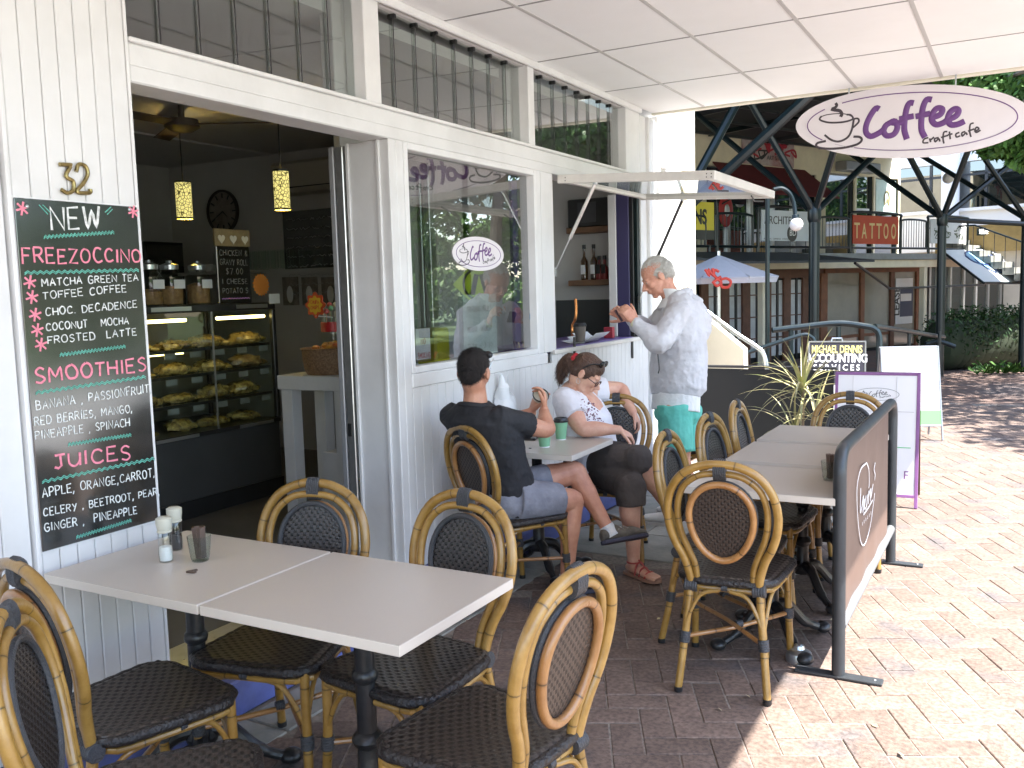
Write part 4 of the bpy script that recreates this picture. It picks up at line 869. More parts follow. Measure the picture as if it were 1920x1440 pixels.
# hanging oval sign at the end of the canopy
SY = 7.40
E = lambda px, py, y=SY: ony(px, py, y)
cc = E(1701, 228); ma = (E(1921, 225)-E(1481, 241))/2; mi = (E(1701, 160)-E(1701, 296))/2
mi = mi-ma*(mi.dot(ma)/ma.length_squared)
def ellp(k, n=64, off=0): return [cc+V((0, off, 0))+ma*math.cos(2*math.pi*i/n)*k[0]+mi*math.sin(2*math.pi*i/n)*k[1] for i in range(n)]
sg = thing('hanging_oval_sign', 'oval white hanging sign with purple coffee lettering under the canopy end', 'sign', cc)
m_ = MB(); m_.prism(ellp((1, 1)), (0, .035, 0)); m_.build('sign_panel', M['signw'], sg, smooth=30, fixn=True)
m_ = MB(); n = 64
arc = [p for i, p in enumerate(ellp((.89, .79), 96, -.001))]
pts = [p for i, p in enumerate(arc) if not (36 < i < 44 or 50 < i < 70)]
k = [i for i in range(96) if not (38 < i < 44 or 49 < i < 72)]
seg1 = [arc[i] for i in range(64, 96)]+[arc[i] for i in range(0, 36)]; seg2 = [arc[i] for i in range(39, 58)]
m_.tube(seg1, .0042, 6, flat=V((0, 1, 0))); m_.tube(seg2, .0042, 6, flat=V((0, 1, 0))); m_.build('oval_outline', M['logo_p'], sg)
m_ = MB(); m_.tube([cc+V((0, -.001, 0))+ma*math.cos(2*math.pi*i/96)*.878+mi*math.sin(2*math.pi*i/96)*.80 for i in range(60, 90)], .0018, 5); m_.build('shadow_line', mat('grey_line', (.4, .38, .40), .5), sg)
zx = lambda x, y: E(1300+x/3.097, 140+y/3.097, SY-.001)
logo(zx, (zx(100, 300)-zx(0, 300)).length/100, M['logo_p'], M['logo_k'], sg)
for px, py in ((1592, 165), (1792, 140)):
    q = E(px, py+18, SY+.017); m_ = MB(); m_.tube([q-V((0, 0, .03)), q+V((0, 0, .04)), V((q.x, q.y, 3.05))], .006, 8); m_.lathe(q+V((0, 0, -.035)), [(.012, 0), (.012, .02)], 10); m_.build('hanger', M['chrome'], sg)
# same sign panel for the sticker on the window
GX = WX-.047
ca = onx(898, 476, GX); mya = (onx(946, 479, GX)-onx(850, 473, GX))/2; mza = (onx(898, 444, GX)-onx(898, 508, GX))/2
st = thing('window_sticker', 'small oval white coffee sticker in the middle of the shop window', 'sticker', ca)
GX2 = WX-.0475
m_ = MB(); m_.prism([ca+mya*math.cos(2*math.pi*i/48)+mza*math.sin(2*math.pi*i/48) for i in range(48)], (.002, 0, 0)); m_.build('sticker_base', M['signw'], st, smooth=0, fixn=True)
m_ = MB(); arc = [ca+V((.0025, 0, 0))+mya*math.cos(2*math.pi*i/64)*.86+mza*math.sin(2*math.pi*i/64)*.76 for i in range(64)]; m_.tube(arc, .0018, 5, closed=True); m_.build('oval_outline', M['logo_p'], st)
def zs(x, y): u = (x-1235)/680; v = (278-y)/215; return ca+V((.0028, 0, 0))+mya*u+mza*v
logo(zs, mya.length/680, M['logo_p'], M['logo_k'], st, wd=12)
def card(name, p0, p1, x, m, lb, cat, th=.002):
    a = onx(*p0, x); b_ = onx(*p1, x); m_ = MB(); m_.box((x, a.y, b_.z), (x-th, b_.y, a.z)); t = thing(name, lb, cat, (x, a.y, b_.z)); m_.build('sheet', m, t, smooth=0); return t, a, b_
t, a, b_ = card('no_smoking_notice', (779, 617), (808, 672), GX-.012, M['paperw'], 'white notice with red no smoking wording in the window corner', 'notice')
m_ = MB(); w_ = b_.y-a.y
hand(m_, 'NO', V((GX-.0115, a.y+w_*.35, a.z-.085)), V((0, w_*.3, 0)), V((0, 0, .03)), .002, (1, 0, 0)); hand(m_, 'SMOKING', V((GX-.0115, a.y+.015, a.z-.16)), V((0, w_*.85, 0)), V((0, 0, .03)), .002, (1, 0, 0)); m_.build('lettering', mat('red_ink', (.5, .03, .03), .5), t)
t, a, b_ = card('trading_hours_sheet', (867, 553), (933, 660), GX-.02, mat('paper_bluish', (.80, .84, .83), .5), 'handwritten trading hours sheet in a clear sleeve low in the window', 'notice')
m_ = MB(); w_ = b_.y-a.y
for i, (s_, z, h) in enumerate((('TRADING HOURS', .10, .032), ('MONDAY - SATURDAY', .22, .032), ('7.30 - 3.30', .32, .03), ('NOT SUNDAYS', .41, .025))): hand(m_, s_, V((GX-.0195, a.y+w_*.12, a.z-z)), V((0, w_*.72, 0)), V((0, 0, h)), .0016, (1, 0, 0))
m_.build('lettering', M['blackplastic'], t)
m_ = MB(); m_.box((GX-.018, a.y-.05, b_.z-.02), (GX-.0185, b_.y+.07, a.z)); m_.build('plastic_sleeve', glass('sleeve', (.95, .98, .97), boost=1), t, smooth=0)
for k, (p0, p1, c_, lb) in enumerate((((993, 557), (1004, 584), (.45, .6, .05), 'small yellow green sticker at the right edge of the window'), ((993, 588), (1006, 598), (.05, .25, .4), 'small blue sticker under the yellow one at the window edge'), ((995, 605), (1005, 616), (.4, .12, .1), 'small red payment sticker, lowest at the window edge'))):
    card('edge_sticker', p0, p1, GX-.003, mat('sticker_%d' % k, c_, .4), lb, 'sticker')
# purple inner lining at the right of the window and sill stock
bx('window_lining', (WX-.12, 5.20, 1.22), (WX-.14, 5.28, 2.34), M['purple'], bld, c=0)
a = onx(822, 672, WX-.2); m_ = MB(); m_.box((WX-.3, a.y-.08, 1.19), (WX-.16, a.y+.07, 1.40), None, .012); tag(m_.build('yellow_tub', mat('tub_yellow', (.45, .42, .02), .4)), 'olive yellow plastic tub standing on the window sill inside', 'tub')
bx('window_shelf', (WX-.35, 3.87, 1.15), (WX-.10, 5.2, 1.185), M['paint2'], bld)

# ---- hatch window propped up on gas struts
hw = thing('awning_window', 'white framed serving hatch window propped open on two gas struts', 'window', (WX, 6.3, 2.34))
A0 = V((WX+.03, 5.565, 2.335)); A1 = V((-1.66, 5.565, 2.272)); B0 = V((WX+.03, 7.13, 2.335)); B1 = V((-1.66, 7.13, 2.272))
ax = (A1-A0).normalized(); ay = V((0, 1, 0)); az = ax.cross(ay)
def T4(o, x, y, z): return Matrix(((x.x, y.x, z.x, o.x), (x.y, y.y, z.y, o.y), (x.z, y.z, z.z, o.z), (0, 0, 0, 1)))
TH = T4(A0, ax, ay, az); L = (A1-A0).length; Wd = (B0-A0).length
def hb(nm, a, b_, m_, c=.003): mm = MB(); mm.box(a, b_, TH, c); return mm.build(nm, m_, hw, smooth=30)
hb('frame', (0, -.0, -.028), (L, .035, .028), M['alupaint']); hb('frame', (0, Wd-.035, -.028), (L, Wd, .028), M['alupaint'])
hb('frame', (L-.05, .0355, -.028), (L, Wd-.0355, .028), M['alupaint']); hb('frame', (0, .0355, -.02), (.05, Wd-.0355, .02), M['alupaint'])
hb('pane', (.0505, .036, -.003), (L-.0505, Wd-.036, .003), M['glass2'], 0)
for x in (.06, L-.05, L-.02):
    mm = MB(); mm.ell(TH @ V((x, -.001, .008)), (.004, .003, .004), nu=8, nv=5); mm.ell(TH @ V((x, -.001, -.012)), (.004, .003, .004), nu=8, nv=5); mm.build('screw', M['blackplastic'], hw)
for k, (yb, s_) in enumerate(((5.575, 0), (7.11, 0))):
    top = TH @ V((.27 if k == 0 else .35, .02 if k == 0 else Wd-.02, -.03)); bot = V((WX-.01 if k == 0 else WX+.0, yb, 1.72 if k == 0 else 1.50))
    mid = top.lerp(bot, .62); mm = MB(); mm.cone(top, mid, .012, .012, 12); mm.build('gas_strut', M['alu'] if k == 0 else M['blackplastic'], hw)
    mm = MB(); mm.cone(mid, bot, .005, .005, 8); mm.build('strut_rod', M['chrome'], hw); mm = MB(); mm.ell(top, .016, nu=10, nv=6); mm.box(bot-V((.01, .008, .03)), bot+V((.012, .008, .03))); mm.build('strut_bracket', M['chrome'], hw)
mm = MB(); mm.tube([TH @ V((L-.1, .3, -.03)), TH @ V((L-.1, .42, -.06)), TH @ V((L-.06, .52, -.055))], .006, 6); mm.build('catch', M['blackplastic'], hw)
mm = MB(); mm.tube([TH @ V((L-.1, Wd-.3, -.03)), TH @ V((L-.1, Wd-.2, -.06)), TH @ V((L-.06, Wd-.1, -.055))], .006, 6); mm.build('catch', M['blackplastic'], hw)
for px, py0, py1, nm in ((1188, 648, 672, 'second'), (1080, 648, 664, 'first')):
    a = onx(px, py0, WX+.02); b_ = onx(px, py1, WX+.02); m_ = MB(); m_.box((WX+.003, a.y-.012, b_.z), (WX+.015, a.y+.012, a.z+.06), None, .002); tag(m_.build('hanging_strap', M['blackplastic']), 'dark latch strap hanging under the hatch sill, %s from the left' % nm, 'latch', 'latch straps under the hatch')
# plastic bag hook bunch against the wall behind the seated man
c_ = onx(945, 745, WX+.05); m_ = MB(); m_.ell((0, 0, 0), (.05, .085, .15), nu=22, nv=16)
m_.v = [tuple(V((q[0]*(.6+.5*(1-q[2]/.15)), q[1]*(.35+.5*(1-q[2]/.15)), q[2]))*(1+.5*noise.noise(V(q)*16))+c_+V((0, 0, -.03))) for q in m_.v]
tag(m_.build('plastic_bag', mat('white_plastic_film', (.75, .77, .78), .25, coat=.4)), 'crumpled white plastic bag resting against the wall between the seated man and woman', 'bag')
# ================================================================== RATTAN CHAIRS
def weavemat(name, c1, c2, rough=.38):
    m = mat(name, c1, rough, bump=.15, bs=200); n = m.node_tree; nd = n.nodes; lk = n.links; b = nd['Principled BSDF']
    uv = nd.new('ShaderNodeUVMap'); ch = nd.new('ShaderNodeTexChecker'); ch.inputs['Scale'].default_value = 1; ch.inputs[1].default_value = (*c1, 1); ch.inputs[2].default_value = (*c2, 1)
    lk.new(uv.outputs[0], ch.inputs[0]); nz = nd.new('ShaderNodeTexNoise'); nz.inputs['Scale'].default_value = 30
    mx = nd.new('ShaderNodeMixRGB'); mx.blend_type = 'MULTIPLY'; mx.inputs[0].default_value = .6; lk.new(ch.outputs[0], mx.inputs[1]); lk.new(nz.outputs[0], mx.inputs[2]); lk.new(mx.outputs[0], b.inputs['Base Color'])
    b.inputs['Coat Weight'].default_value = .3; b.inputs['Coat Roughness'].default_value = .25
    return m
M['weave'] = weavemat('woven_seat_black', (.020, .016, .014), (.075, .058, .048))
M['weaveb'] = weavemat('woven_back_brown', (.026, .017, .013), (.075, .050, .037), .42)
M['weavef'] = weavemat('woven_back_dark', (.016, .013, .012), (.060, .052, .050), .25)
def weave(mb, P, nu, nv, sub=3, amp=.0032):
    """P(u,v) -> (point, normal) on -1..1; a basket weave relief"""
    U = nu*sub; W = nv*sub; b = len(mb.v)
    for j in range(W+1):
        for i in range(U+1):
            u = i/sub; v = j/sub; iu = min(int(u), nu-1); iv = min(int(v), nv-1); par = (iu+iv) % 2
            h = (abs(math.sin(math.pi*u))**.6)*(abs(math.sin(math.pi*v))**.6)*(1 if par else .35)
            p, nn = P(-1+2*i/U, -1+2*j/W); mb.v.append(tuple(p+nn*(h*amp)))
    for j in range(W):
        for i in range(U):
            a = b+j*(U+1)+i; us = [(i/sub, j/sub), ((i+1)/sub, j/sub), ((i+1)/sub, (j+1)/sub), (i/sub, (j+1)/sub)]
            e = 1e-3; cu = (us[0][0]+us[1][0])/2; cv = (us[0][1]+us[2][1])/2; us = [(cu+(x-cu)*.99, cv+(y_-cv)*.99) for x, y_ in us]
            mb.face([a, a+1, a+U+2, a+U+1], us)
def seat_pt(u, v):
    # superellipse-like square to rounded trapezoid
    hw = .205+.028*v; y = .012+.208*v; x = u*hw
    k = (abs(u)**6)*(abs(v)**6)*.16; x *= 1-k; y = .012+(y-.012)*(1-k)
    z = .458-.008*(1-u*u)*(1-v*v)-.012*max(0, abs(u)-.9)/.1-.012*max(0, abs(v)-.92)/.08
    return V((x, y, z)), V((0, 0, 1))
def back_y(z): return -.195-(z-.44)*.20
def hoop(kind):
    if kind == 0: pr = [(.133, .40), (.135, .46), (.157, .54), (.186, .60), (.206, .67), (.209, .745), (.190, .82), (.145, .882), (.076, .918), (0, .928)]
    elif kind == 1: pr = [(.108, .40), (.113, .50), (.137, .57), (.159, .63), (.171, .70), (.167, .77), (.143, .832), (.095, .872), (.05, .886), (0, .889)]
    pts = [(-x, z) for x, z in pr]+[(x, z) for x, z in pr[::-1][1:]]
    off = 0 if kind == 0 else .006
    return spline([V((x, back_y(z)+off, z)) for x, z in pts], 4)
def ringpt(a, s=1.0):
    x = .122*s*math.cos(a); z = .70+.150*s*math.sin(a)*(1 if math.sin(a) > 0 else 1.08)
    x *= 1+.10*math.sin(a)
    return x, z
def make_chair():
    t = local('bistro_chair', 'x', 'chair')
    m = MB(); weave(m, seat_pt, 22, 26); m.build('seat', M['weave'], t, smooth=60)
    m = MB(); edge = []
    for k in range(56):
        a = 2*math.pi*k/56; c_, s_ = math.cos(a), math.sin(a); q = max(abs(c_), abs(s_)); p, _ = seat_pt(c_/q, s_/q); edge.append(V((p.x, p.y, .4385)))
    m.tube(edge, [.0155+.0018*(i % 2) for i in range(56)], 10, closed=True); m.build('seat_edge', M['edgeweave'], t, smooth=70)
    m = MB(); m.tube([V((p.x*.965, .012+(p.y-.012)*.965, .411)) for p in edge], .0115, 10, closed=True); m.build('seat_frame', M['rattan'], t)
    m = MB(); m.tube(hoop(0), .0165, 12); m.build('outer_hoop', M['rattan'], t)
    m = MB(); m.tube(hoop(1), .0130, 12); m.build('inner_hoop', M['rattan'], t)
    ring = []
    for k in range(40): x, z = ringpt(2*math.pi*k/40); ring.append(V((x, back_y(z)-.017, z)))
    m = MB(); m.tube(ring, .0135, 12, closed=True); m.build('back_ring', M['rattan_red'], t)
    for sgn, nm, mt_ in ((1, 'back_panel', M['weavef']), (-1, 'back_panel', M['weaveb'])):
        def P(u, v, sgn=sgn):
            x = u*math.sqrt(max(0, 1-v*v/2))*.128; zz = v*math.sqrt(max(0, 1-u*u/2)); x *= 1+.10*zz; z = .70+zz*.157
            return V((x, back_y(z)+.004*sgn-.004+.010*(1-u*u)*(1-v*v)*0, z)), V((0, sgn, .2*sgn)).normalized()
        m = MB(); weave(m, P, 20, 24)
        if sgn > 0: m.f = [f[::-1] for f in m.f]; m.uv = {k: v[::-1] for k, v in m.uv.items()}
        m.build(nm, mt_, t, smooth=60)
    m = MB(); ring2 = [V((p.x*1.05, p.y+.021, .70+(p.z-.70)*1.045)) for p in ring]; m.tube(ring2, .0095, 8, closed=True); m.build('panel_edge', M['bind'], t)
    m = MB()
    for k in range(7): m.tube([V((-.027+.009*k, back_y(.93)+.0*k, .907)), V((-.027+.009*k+.0085, back_y(.93), .907))], .0405 if 0 else .001, 4)
    m = MB()
    for k in range(6):
        x0 = -.024+.008*k; m.loft([(V((x0+.0005, back_y(.905)+.002, .908-abs(x0)*.08)), V((0, .0215, 0)), V((0, 0, .041))), (V((x0+.004, back_y(.905)+.002, .909-abs(x0)*.08)), V((0, .0225, 0)), V((0, 0, .0425))), (V((x0+.0075, back_y(.905)+.002, .908-abs(x0)*.08)), V((0, .0215, 0)), V((0, 0, .041)))], 16)
    m.build('binding', M['bind'], t)
    foot = {}
    for sx in (-1, 1):
        rl = spline([V((sx*.135, back_y(.43)+.002, .43)), V((sx*.140, -.205, .34)), V((sx*.156, -.228, .18)), V((sx*.172, -.262, 0.012))], 5)
        fl = spline([V((sx*.196, .188, .44)), V((sx*.196, .190, .30)), V((sx*.200, .197, .15)), V((sx*.205, .212, .012))], 5)
        for nm, pth in (('r', rl), ('f', fl)):
            m = MB(); m.tube(pth, .0155, 12, u0=.05); lg = m.build('leg', M['rattan'], t)
            m = MB(); m.lathe(pth[-1]-V((0, 0, .012)), [(.0165, 0), (.0175, .002), (.0175, .02)], 12); m.build('foot_cap', M['blackplastic'], lg)
            foot[(sx, nm)] = pth
    def wrap(p, d, r, l=.034, n=5):
        d = V(d).normalized(); m = MB(); k = l/n; pts = []; rs = []
        for i in range(n):
            pts += [p+d*(-l/2+i*k), p+d*(-l/2+(i+.5)*k), p+d*(-l/2+(i+.999)*k)]; rs += [r*.96, r*1.05, r*.96]
        m.tube(pts, rs, 12); return m.build('binding', M['bind'], t)
    for sx in (-1, 1):
        wrap(V((sx*.132, back_y(.43), .418)), (sx, 0, .05), .026, .05, 5)
        pl = foot[(sx, 'r')]; i = 9; wrap(pl[i], pl[i]-pl[i-1], .0215, .045)
        pl = foot[(sx, 'f')]; i = 8; wrap(pl[i], pl[i]-pl[i-1], .0215, .045)
        wrap(V((sx*.198, .03, .42)), (0, 1, 0), .016, .02, 3)
    wrap(V((0, -.195, .42)), (1, 0, 0), .016, .024, 3); wrap(V((0, .215, .42)), (1, 0, 0), .016, .024, 3)
    rp = {k: foot[k][9 if k[1] == 'r' else 8] for k in foot}
    # crossed stretchers
    for a, b_ in (((-1, 'r'), (1, 'f')), ((1, 'r'), (-1, 'f'))):
        m = MB(); p0, p1 = rp[a], rp[b_]; m.tube([p0, p0.lerp(p1, .5)+V((0, 0, -.012 if a[0] < 0 else .012)), p1], .0095, 10); m.build('stretcher', M['rattan_red'], t)
    wrap((rp[(-1, 'r')]+rp[(1, 'f')])/2, (1, 1, 0), .016, .03, 4)
    # arched braces, two per side
    def brace(p0, top): m = MB(); mid = V(((p0.x*.55+top.x*.45), (p0.y*.55+top.y*.45), .385)); m.tube(spline([p0, V((p0.x*.93+top.x*.07, p0.y*.93+top.y*.07, p0.z+.07)), mid, top], 5), .0082, 10); m.build('brace', M['rattan'], t)
    for sx in (-1, 1):
        brace(rp[(sx, 'r')], V((sx*.02, -.197, .407))); brace(rp[(sx, 'f')], V((sx*.02, .205, .407)))
        brace(rp[(sx, 'r')], V((sx*.188, -.01, .407))); brace(rp[(sx, 'f')], V((sx*.194, .05, .407)))
    return t
proto = make_chair()
def chair(x, y, fx, fy, label, grp):
    rz = math.atan2(fy, fx)-math.pi/2
    if not proto.get('used'): o = proto; place(o, (x, y, 0), rz); o['used'] = 1; o['label'] = label; o['group'] = grp; return o
    return dup(proto, (x, y, 0), rz, label, grp)
G1 = 'cane bistro chairs round the two near tables'; G2 = 'cane bistro chairs at the row of tables by the banner'; G3 = 'cane bistro chairs of the seated couple'
chair(-1.20, 1.955, -1, .12, 'cane bistro chair at the near right end of the front table, closest to the camera', G1)
chair(-1.645, 2.25, -.12, -1, 'cane bistro chair behind the right half of the front table', G1)
chair(-2.16, 2.20, .22, -.97, 'cane bistro chair behind the left half of the front table, in front of the doorway', G1)
chair(-2.22, 1.665, .16, .987, 'cane bistro chair at the left edge of the photo, below the chalkboard', G1)
chair(-1.735, 1.35, .72, .69, 'cane bistro chair cut off by the bottom edge, only its dark woven seat corner showing', G1)
chair(-2.30, 4.07, .40, .92, 'cane bistro chair the man in black sits on', G3)
chair(-2.13, 4.98, .25, -.97, 'cane bistro chair the woman in white sits on', G3)
chair(-1.01, 3.62, -.10, .99, 'cane bistro chair at the near head of the banner side tables, back to camera', G2)
chair(-1.13, 3.97, 1, .03, 'cane bistro chair left of the banner side tables, nearest of three', G2)
chair(-1.12, 4.57, 1, -.06, 'cane bistro chair left of the banner side tables, middle of three', G2)
chair(-1.13, 5.17, 1, .05, 'cane bistro chair left of the banner side tables, farthest of three', G2)
chair(-.87, 5.44, .05, -1, 'cane bistro chair at the far end of the banner side tables, facing the camera', G2)
chair(-1.95, 6.35, .9, .3, 'cane bistro chair mostly hidden behind the standing man', G2)

# ================================================================== TABLES
def make_table(w_=.695, d=.575, base='iron'):
    t = local('cafe_table', 'x', 'table')
    m = MB(); m.box((-w_/2+.001, -d/2+.001, .7405), (w_/2-.001, d/2-.001, .742), None, 0); m.box((-w_/2, -d/2, .712), (w_/2, d/2, .7404), None, .0015)
    m.mi = {}; nf = 6
    for i in range(nf): m.mi[i] = 0
    for i in range(nf, len(m.f)): m.mi[i] = 1
    m.build('tabletop', [M['laminate'], M['lamedge']], t, smooth=0)
    m = MB(); m.box((-.2, -.025, .695), (.2, .025, .7115)); m.box((-.025, -.2, .694), (.025, .2, .711)); m.build('bracket', M['black'], t)
    m = MB(); m.lathe((0, 0, 0), [(.05, .13), (.055, .15), (.045, .17), (.034, .19), (.032, .27), (.042, .28), (.048, .295), (.042, .31), (.030, .32), (.0295, .47), (.037, .478), (.040, .49), (.037, .502), (.030, .51), (.029, .66), (.045, .68), (.06, .694)], 12); m.build('column', M['black'], t, smooth=30)
    for k in range(4):
        a = math.pi/4+k*math.pi/2; dx, dy = math.cos(a), math.sin(a); f_ = lambda r, z: V((dx*r, dy*r, z))
        m = MB(); m.tube(spline([f_(.02, .17), f_(.09, .155), f_(.17, .075), f_(.25, .035), f_(.285, .03)], 5), [.028]*6+[.024]*6+[.018]*6+[.017]*3, 10)
        leg = m.build('foot', M['black'], t)
        m = MB(); m.ell(f_(.285, .027), (.04, .04, .026), nu=14, nv=8); m.build('foot_pad', M['black'] if k else M['black'], leg)
    return t
tp = make_table()
TPL = [(-2.365, 2.027, 0, 'left half of the front pair of cream tables, carrying the salt mill', 'front pair of tables'), (-1.660, 2.027, 0, 'bare right half of the front pair of cream cafe tables', 'front pair of tables'),
       (-2.37, 4.49, 0.02, 'cream cafe table between the seated man and woman with two green cups', 'single tables'),
       (-.945, 4.01, 0, 'cream cafe table beside the banner, nearest of the row of three', 'row of tables by the banner'), (-.945, 4.665, 0, 'cream cafe table beside the banner, middle of the row of three', 'row of tables by the banner'), (-.95, 5.315, .004, 'cream cafe table beside the banner, farthest of the row of three', 'row of tables by the banner')]
for k, (x, y, a, lb, g) in enumerate(TPL):
    if k == 0: place(tp, (x, y, 0), a); tp['label'] = lb; tp['group'] = g
    else:
        o = dup(tp, (x, y, 0), a, lb, g)
        if k > 2: o.scale = (.92, 1, 1)
# chrome levelling foot and folded packet at the near banner side table
q = V((-.79, 3.84, 0)); m = MB(); m.lathe(q, [(.055, 0), (.056, .02), (.05, .04), (.025, .055), (.02, .07), (.001, .072)], 20); m.lathe(q+V((0, 0, .055)), [(.02, 0), (.022, .01), (.012, .02)], 6); tag(m.build('levelling_foot', M['chrome']), 'shiny chrome levelling foot at the base of the nearest banner side table', 'table foot')

# small things on the tables
TZ = .742
q = onz(312, 1052, TZ); t = thing('salt_mill', 'clear salt mill half full of white salt on the front table', 'salt mill', q)
def mill(t, q, fill, fm, capm):
    m_ = MB(); m_.lathe(q, [(.022, 0), (.0225, .004), (.0235, .03), (.0215, .06), (.0215, .095), (.019, .1)], 18); m_.build('jar_body', M['jarglass'], t)
    m_ = MB(); m_.lathe(q, [(.0195, .004), (.021, .03), (.0195, fill), (.004, fill+.004)], 16); m_.build('contents', fm, t)
    m_ = MB(); m_.lathe(q, [(.0225, .098), (.0245, .1), (.0245, .104), (.022, .106), (.0235, .11), (.0265, .13), (.026, .145), (.018, .15), (.001, .151)], 18); m_.build('cap', capm, t)
M['millcap'] = mat('mill_cap', (.52, .51, .42), .3, coat=.3); mill(t, q, .05, mat('salt', (.85, .85, .83), .6, bump=.5, bs=300), M['millcap'])
q = onz(331, 1030, TZ); t = thing('pepper_mill', 'clear pepper mill of dark peppercorns just behind the salt mill', 'pepper mill', q); mill(t, q, .055, mat('pepper', (.04, .03, .025), .7, bump=1, bs=250), M['millcap'])
def sugar_glass(q, lb, n=14, seed=1):
    t = thing('sugar_glass', lb, 'glass', q, 'glasses of sugar sachets'); rq = random.Random(seed)
    m_ = MB(); m_.lathe(q, [(.001, .003), (.024, .003), (.029, .02), (.037, .085), (.0385, .085), (.031, .018), (.026, 0), (.001, 0)], 20); m_.build('tumbler', M['jarglass'], t)
    for k in range(n):
        a = rq.uniform(0, 6.28); r = rq.uniform(.003, .016); T = Matrix.Translation(q+V((r*math.cos(a), r*math.sin(a), .062))) @ Matrix.Rotation(a+rq.uniform(-.4, .4), 4, 'Z') @ Matrix.Rotation(rq.uniform(.0, .28), 4, 'Y')
        m_ = MB(); m_.box((-.003, -.009, -.054), (.002, .009, .052), T, .0008); m_.build('sachet', mat('sachet_%d' % k, (.10, .065, .05), .4, var=.1) if ('sachet_%d' % k) not in bpy.data.materials and k < 3 else bpy.data.materials['sachet_%d' % (k % 3)], t, smooth=0)
sugar_glass(onz(376, 1051, TZ), 'small glass of brown sugar sachets on the front table', 12)
sugar_glass(onz(1556, 900, TZ), 'small glass crammed with brown sugar sachets on the nearest banner side table', 20, 4)
q = onz(351, 1073, TZ+.001); m = MB()
for a in (.2, 1.15): T = Matrix.Translation(q) @ Matrix.Rotation(a, 4, 'Z'); m.box((-.001, -.006, 0), (.032, .006, .004), T, .001)
tag(m.build('torn_sachet', bpy.data.materials['sachet_0'], smooth=0), 'torn brown sugar sachet lying on the front table', 'sachet')
M['cupgreen'] = mat('cup_mint_green', (.22, .46, .27), .6, bump=.1, bs=200)
q = onz(1052, 824, TZ); t = thing('takeaway_cup', 'mint green takeaway cup with black lid, nearer the woman', 'cup', q, 'mint green coffee cups'); cupparts(t, q, M['cupgreen'], M['blackplastic'], .108, .028, .041)
q = onz(1021, 838, TZ); t = thing('takeaway_cup', 'mint green takeaway cup partly hidden behind the elbow of the man', 'cup', q, 'mint green coffee cups'); cupparts(t, q, M['cupgreen'], M['blackplastic'], .108, .028, .041)
q = onz(985, 824, TZ); m = MB(); T = Matrix.Translation(q) @ Matrix.Rotation(.25, 4, 'Z'); m.box((-.08, -.04, 0), (.07, .04, .014), T, .004); tag(m.build('phone_case', M['blackplastic']), 'flat black case lying on the table in front of the man', 'phone case')
q = onz(994, 841, TZ); m = MB(); m.box(q-V((.008, .004, 0)), q+V((.008, .004, .004)), None, .001); tag(m.build('crumb', M['logo_k']), 'tiny dark scrap on the tabletop before the green cups', 'scrap')

# ================================================================== CAFE BANNER BARRIER
M['frameg'] = mat('banner_frame_charcoal', (.045, .05, .055), .38, metal=.3, var=.1, vs=15)
M['banner'] = mat('banner_brown_vinyl', (.115, .073, .057), .42, var=.08, vs=4)
bn = thing('banner_barrier', 'brown vinyl cafe banner stretched in a charcoal tube frame beside the row of tables', 'barrier', (-.62, 4.6, 0))
X = -.615; ya, yb = 3.745, 5.44
m = MB(); m.tube([V((X, ya, .012)), V((X, ya, .83))]+spline([V((X, ya, .85)), V((X, ya+.02, .90)), V((X, ya+.07, .925)), V((X, ya+.12, .93))], 4)+spline([V((X, yb-.12, .93)), V((X, yb-.07, .925)), V((X, yb-.02, .90)), V((X, yb, .85))], 4)+[V((X, yb, .83)), V((X, yb, .012))], .0265, 16); m.build('tube_frame', M['frameg'], bn, smooth=60)
m = MB(); m.tube([V((X, ya+.03, .205)), V((X, yb-.028, .205))], .024, 14); m.build('lower_bar', mat('bar_grey', (.13, .135, .14), .6, var=.1), bn)
m = MB()
n = 24
for i in range(n+1):
    y = ya+.035+(yb-.19-ya-.035)*i/n; m.v += [(X+.004*math.sin(i*.9), y, .2285), (X+.002*math.sin(i*1.3), y, .915)]
m.f = [(2*i, 2*i+2, 2*i+3, 2*i+1) for i in range(n)]; m.build('banner_sheet', M['banner'], bn)
for y in (ya, yb):
    m = MB(); m.box((X-.17, y-.028, 0), (X+.17, y+.028, .012), None, .003); f_ = m.build('foot_plate', M['frameg'], bn)
    m = MB(); m.ell(V((X+.14, y, .013)), (.006, .006, .003), nu=8, nv=4); m.build('bolt', M['alu'], f_)
# emblem on the banner: tall oval with script
cc2 = onx(1624, 965, X+.008); 
OV = [onx(*q, X+.007) for q in ((1625, 868), (1614, 880), (1607, 915), (1608, 965), (1612, 1005), (1617, 1022), (1624, 1015), (1632, 985), (1637, 950), (1640, 925))]
OV2 = [onx(*q, X+.007) for q in ((1625, 868), (1629, 880), (1630, 905), (1629, 915))]
m = MB(); m.tube(spline(OV, 4), .0045, 6, flat=V((1, 0, 0))); m.tube(spline(OV2, 4), .0045, 6, flat=V((1, 0, 0)))
SC = [[(1614, 915), (1613, 960), (1616, 950), (1619, 930), (1618, 962)], [(1621, 935), (1620, 957)], [(1624, 930), (1621, 950), (1624, 952), (1627, 928), (1625, 950)], [(1629, 920), (1628, 945)], [(1629, 930), (1632, 918), (1632, 940)], [(1633, 915), (1633, 932), (1637, 908)], [(1619, 965), (1628, 952), (1636, 938)], [(1641, 868), (1639, 880), (1641, 890), (1640, 900)]]
for s_ in SC: m.tube(spline([onx(*q, X+.007) for q in s_], 3), .005, 6, flat=V((1, 0, 0)))
for k in range(6): q = onx(1617+k*3.2, 985-k*4.0, X+.007); m.tube([q, q+V((0, 0, .016))], .0035, 5, flat=V((1, 0, 0)))
m.build('emblem', M['white'], bn)

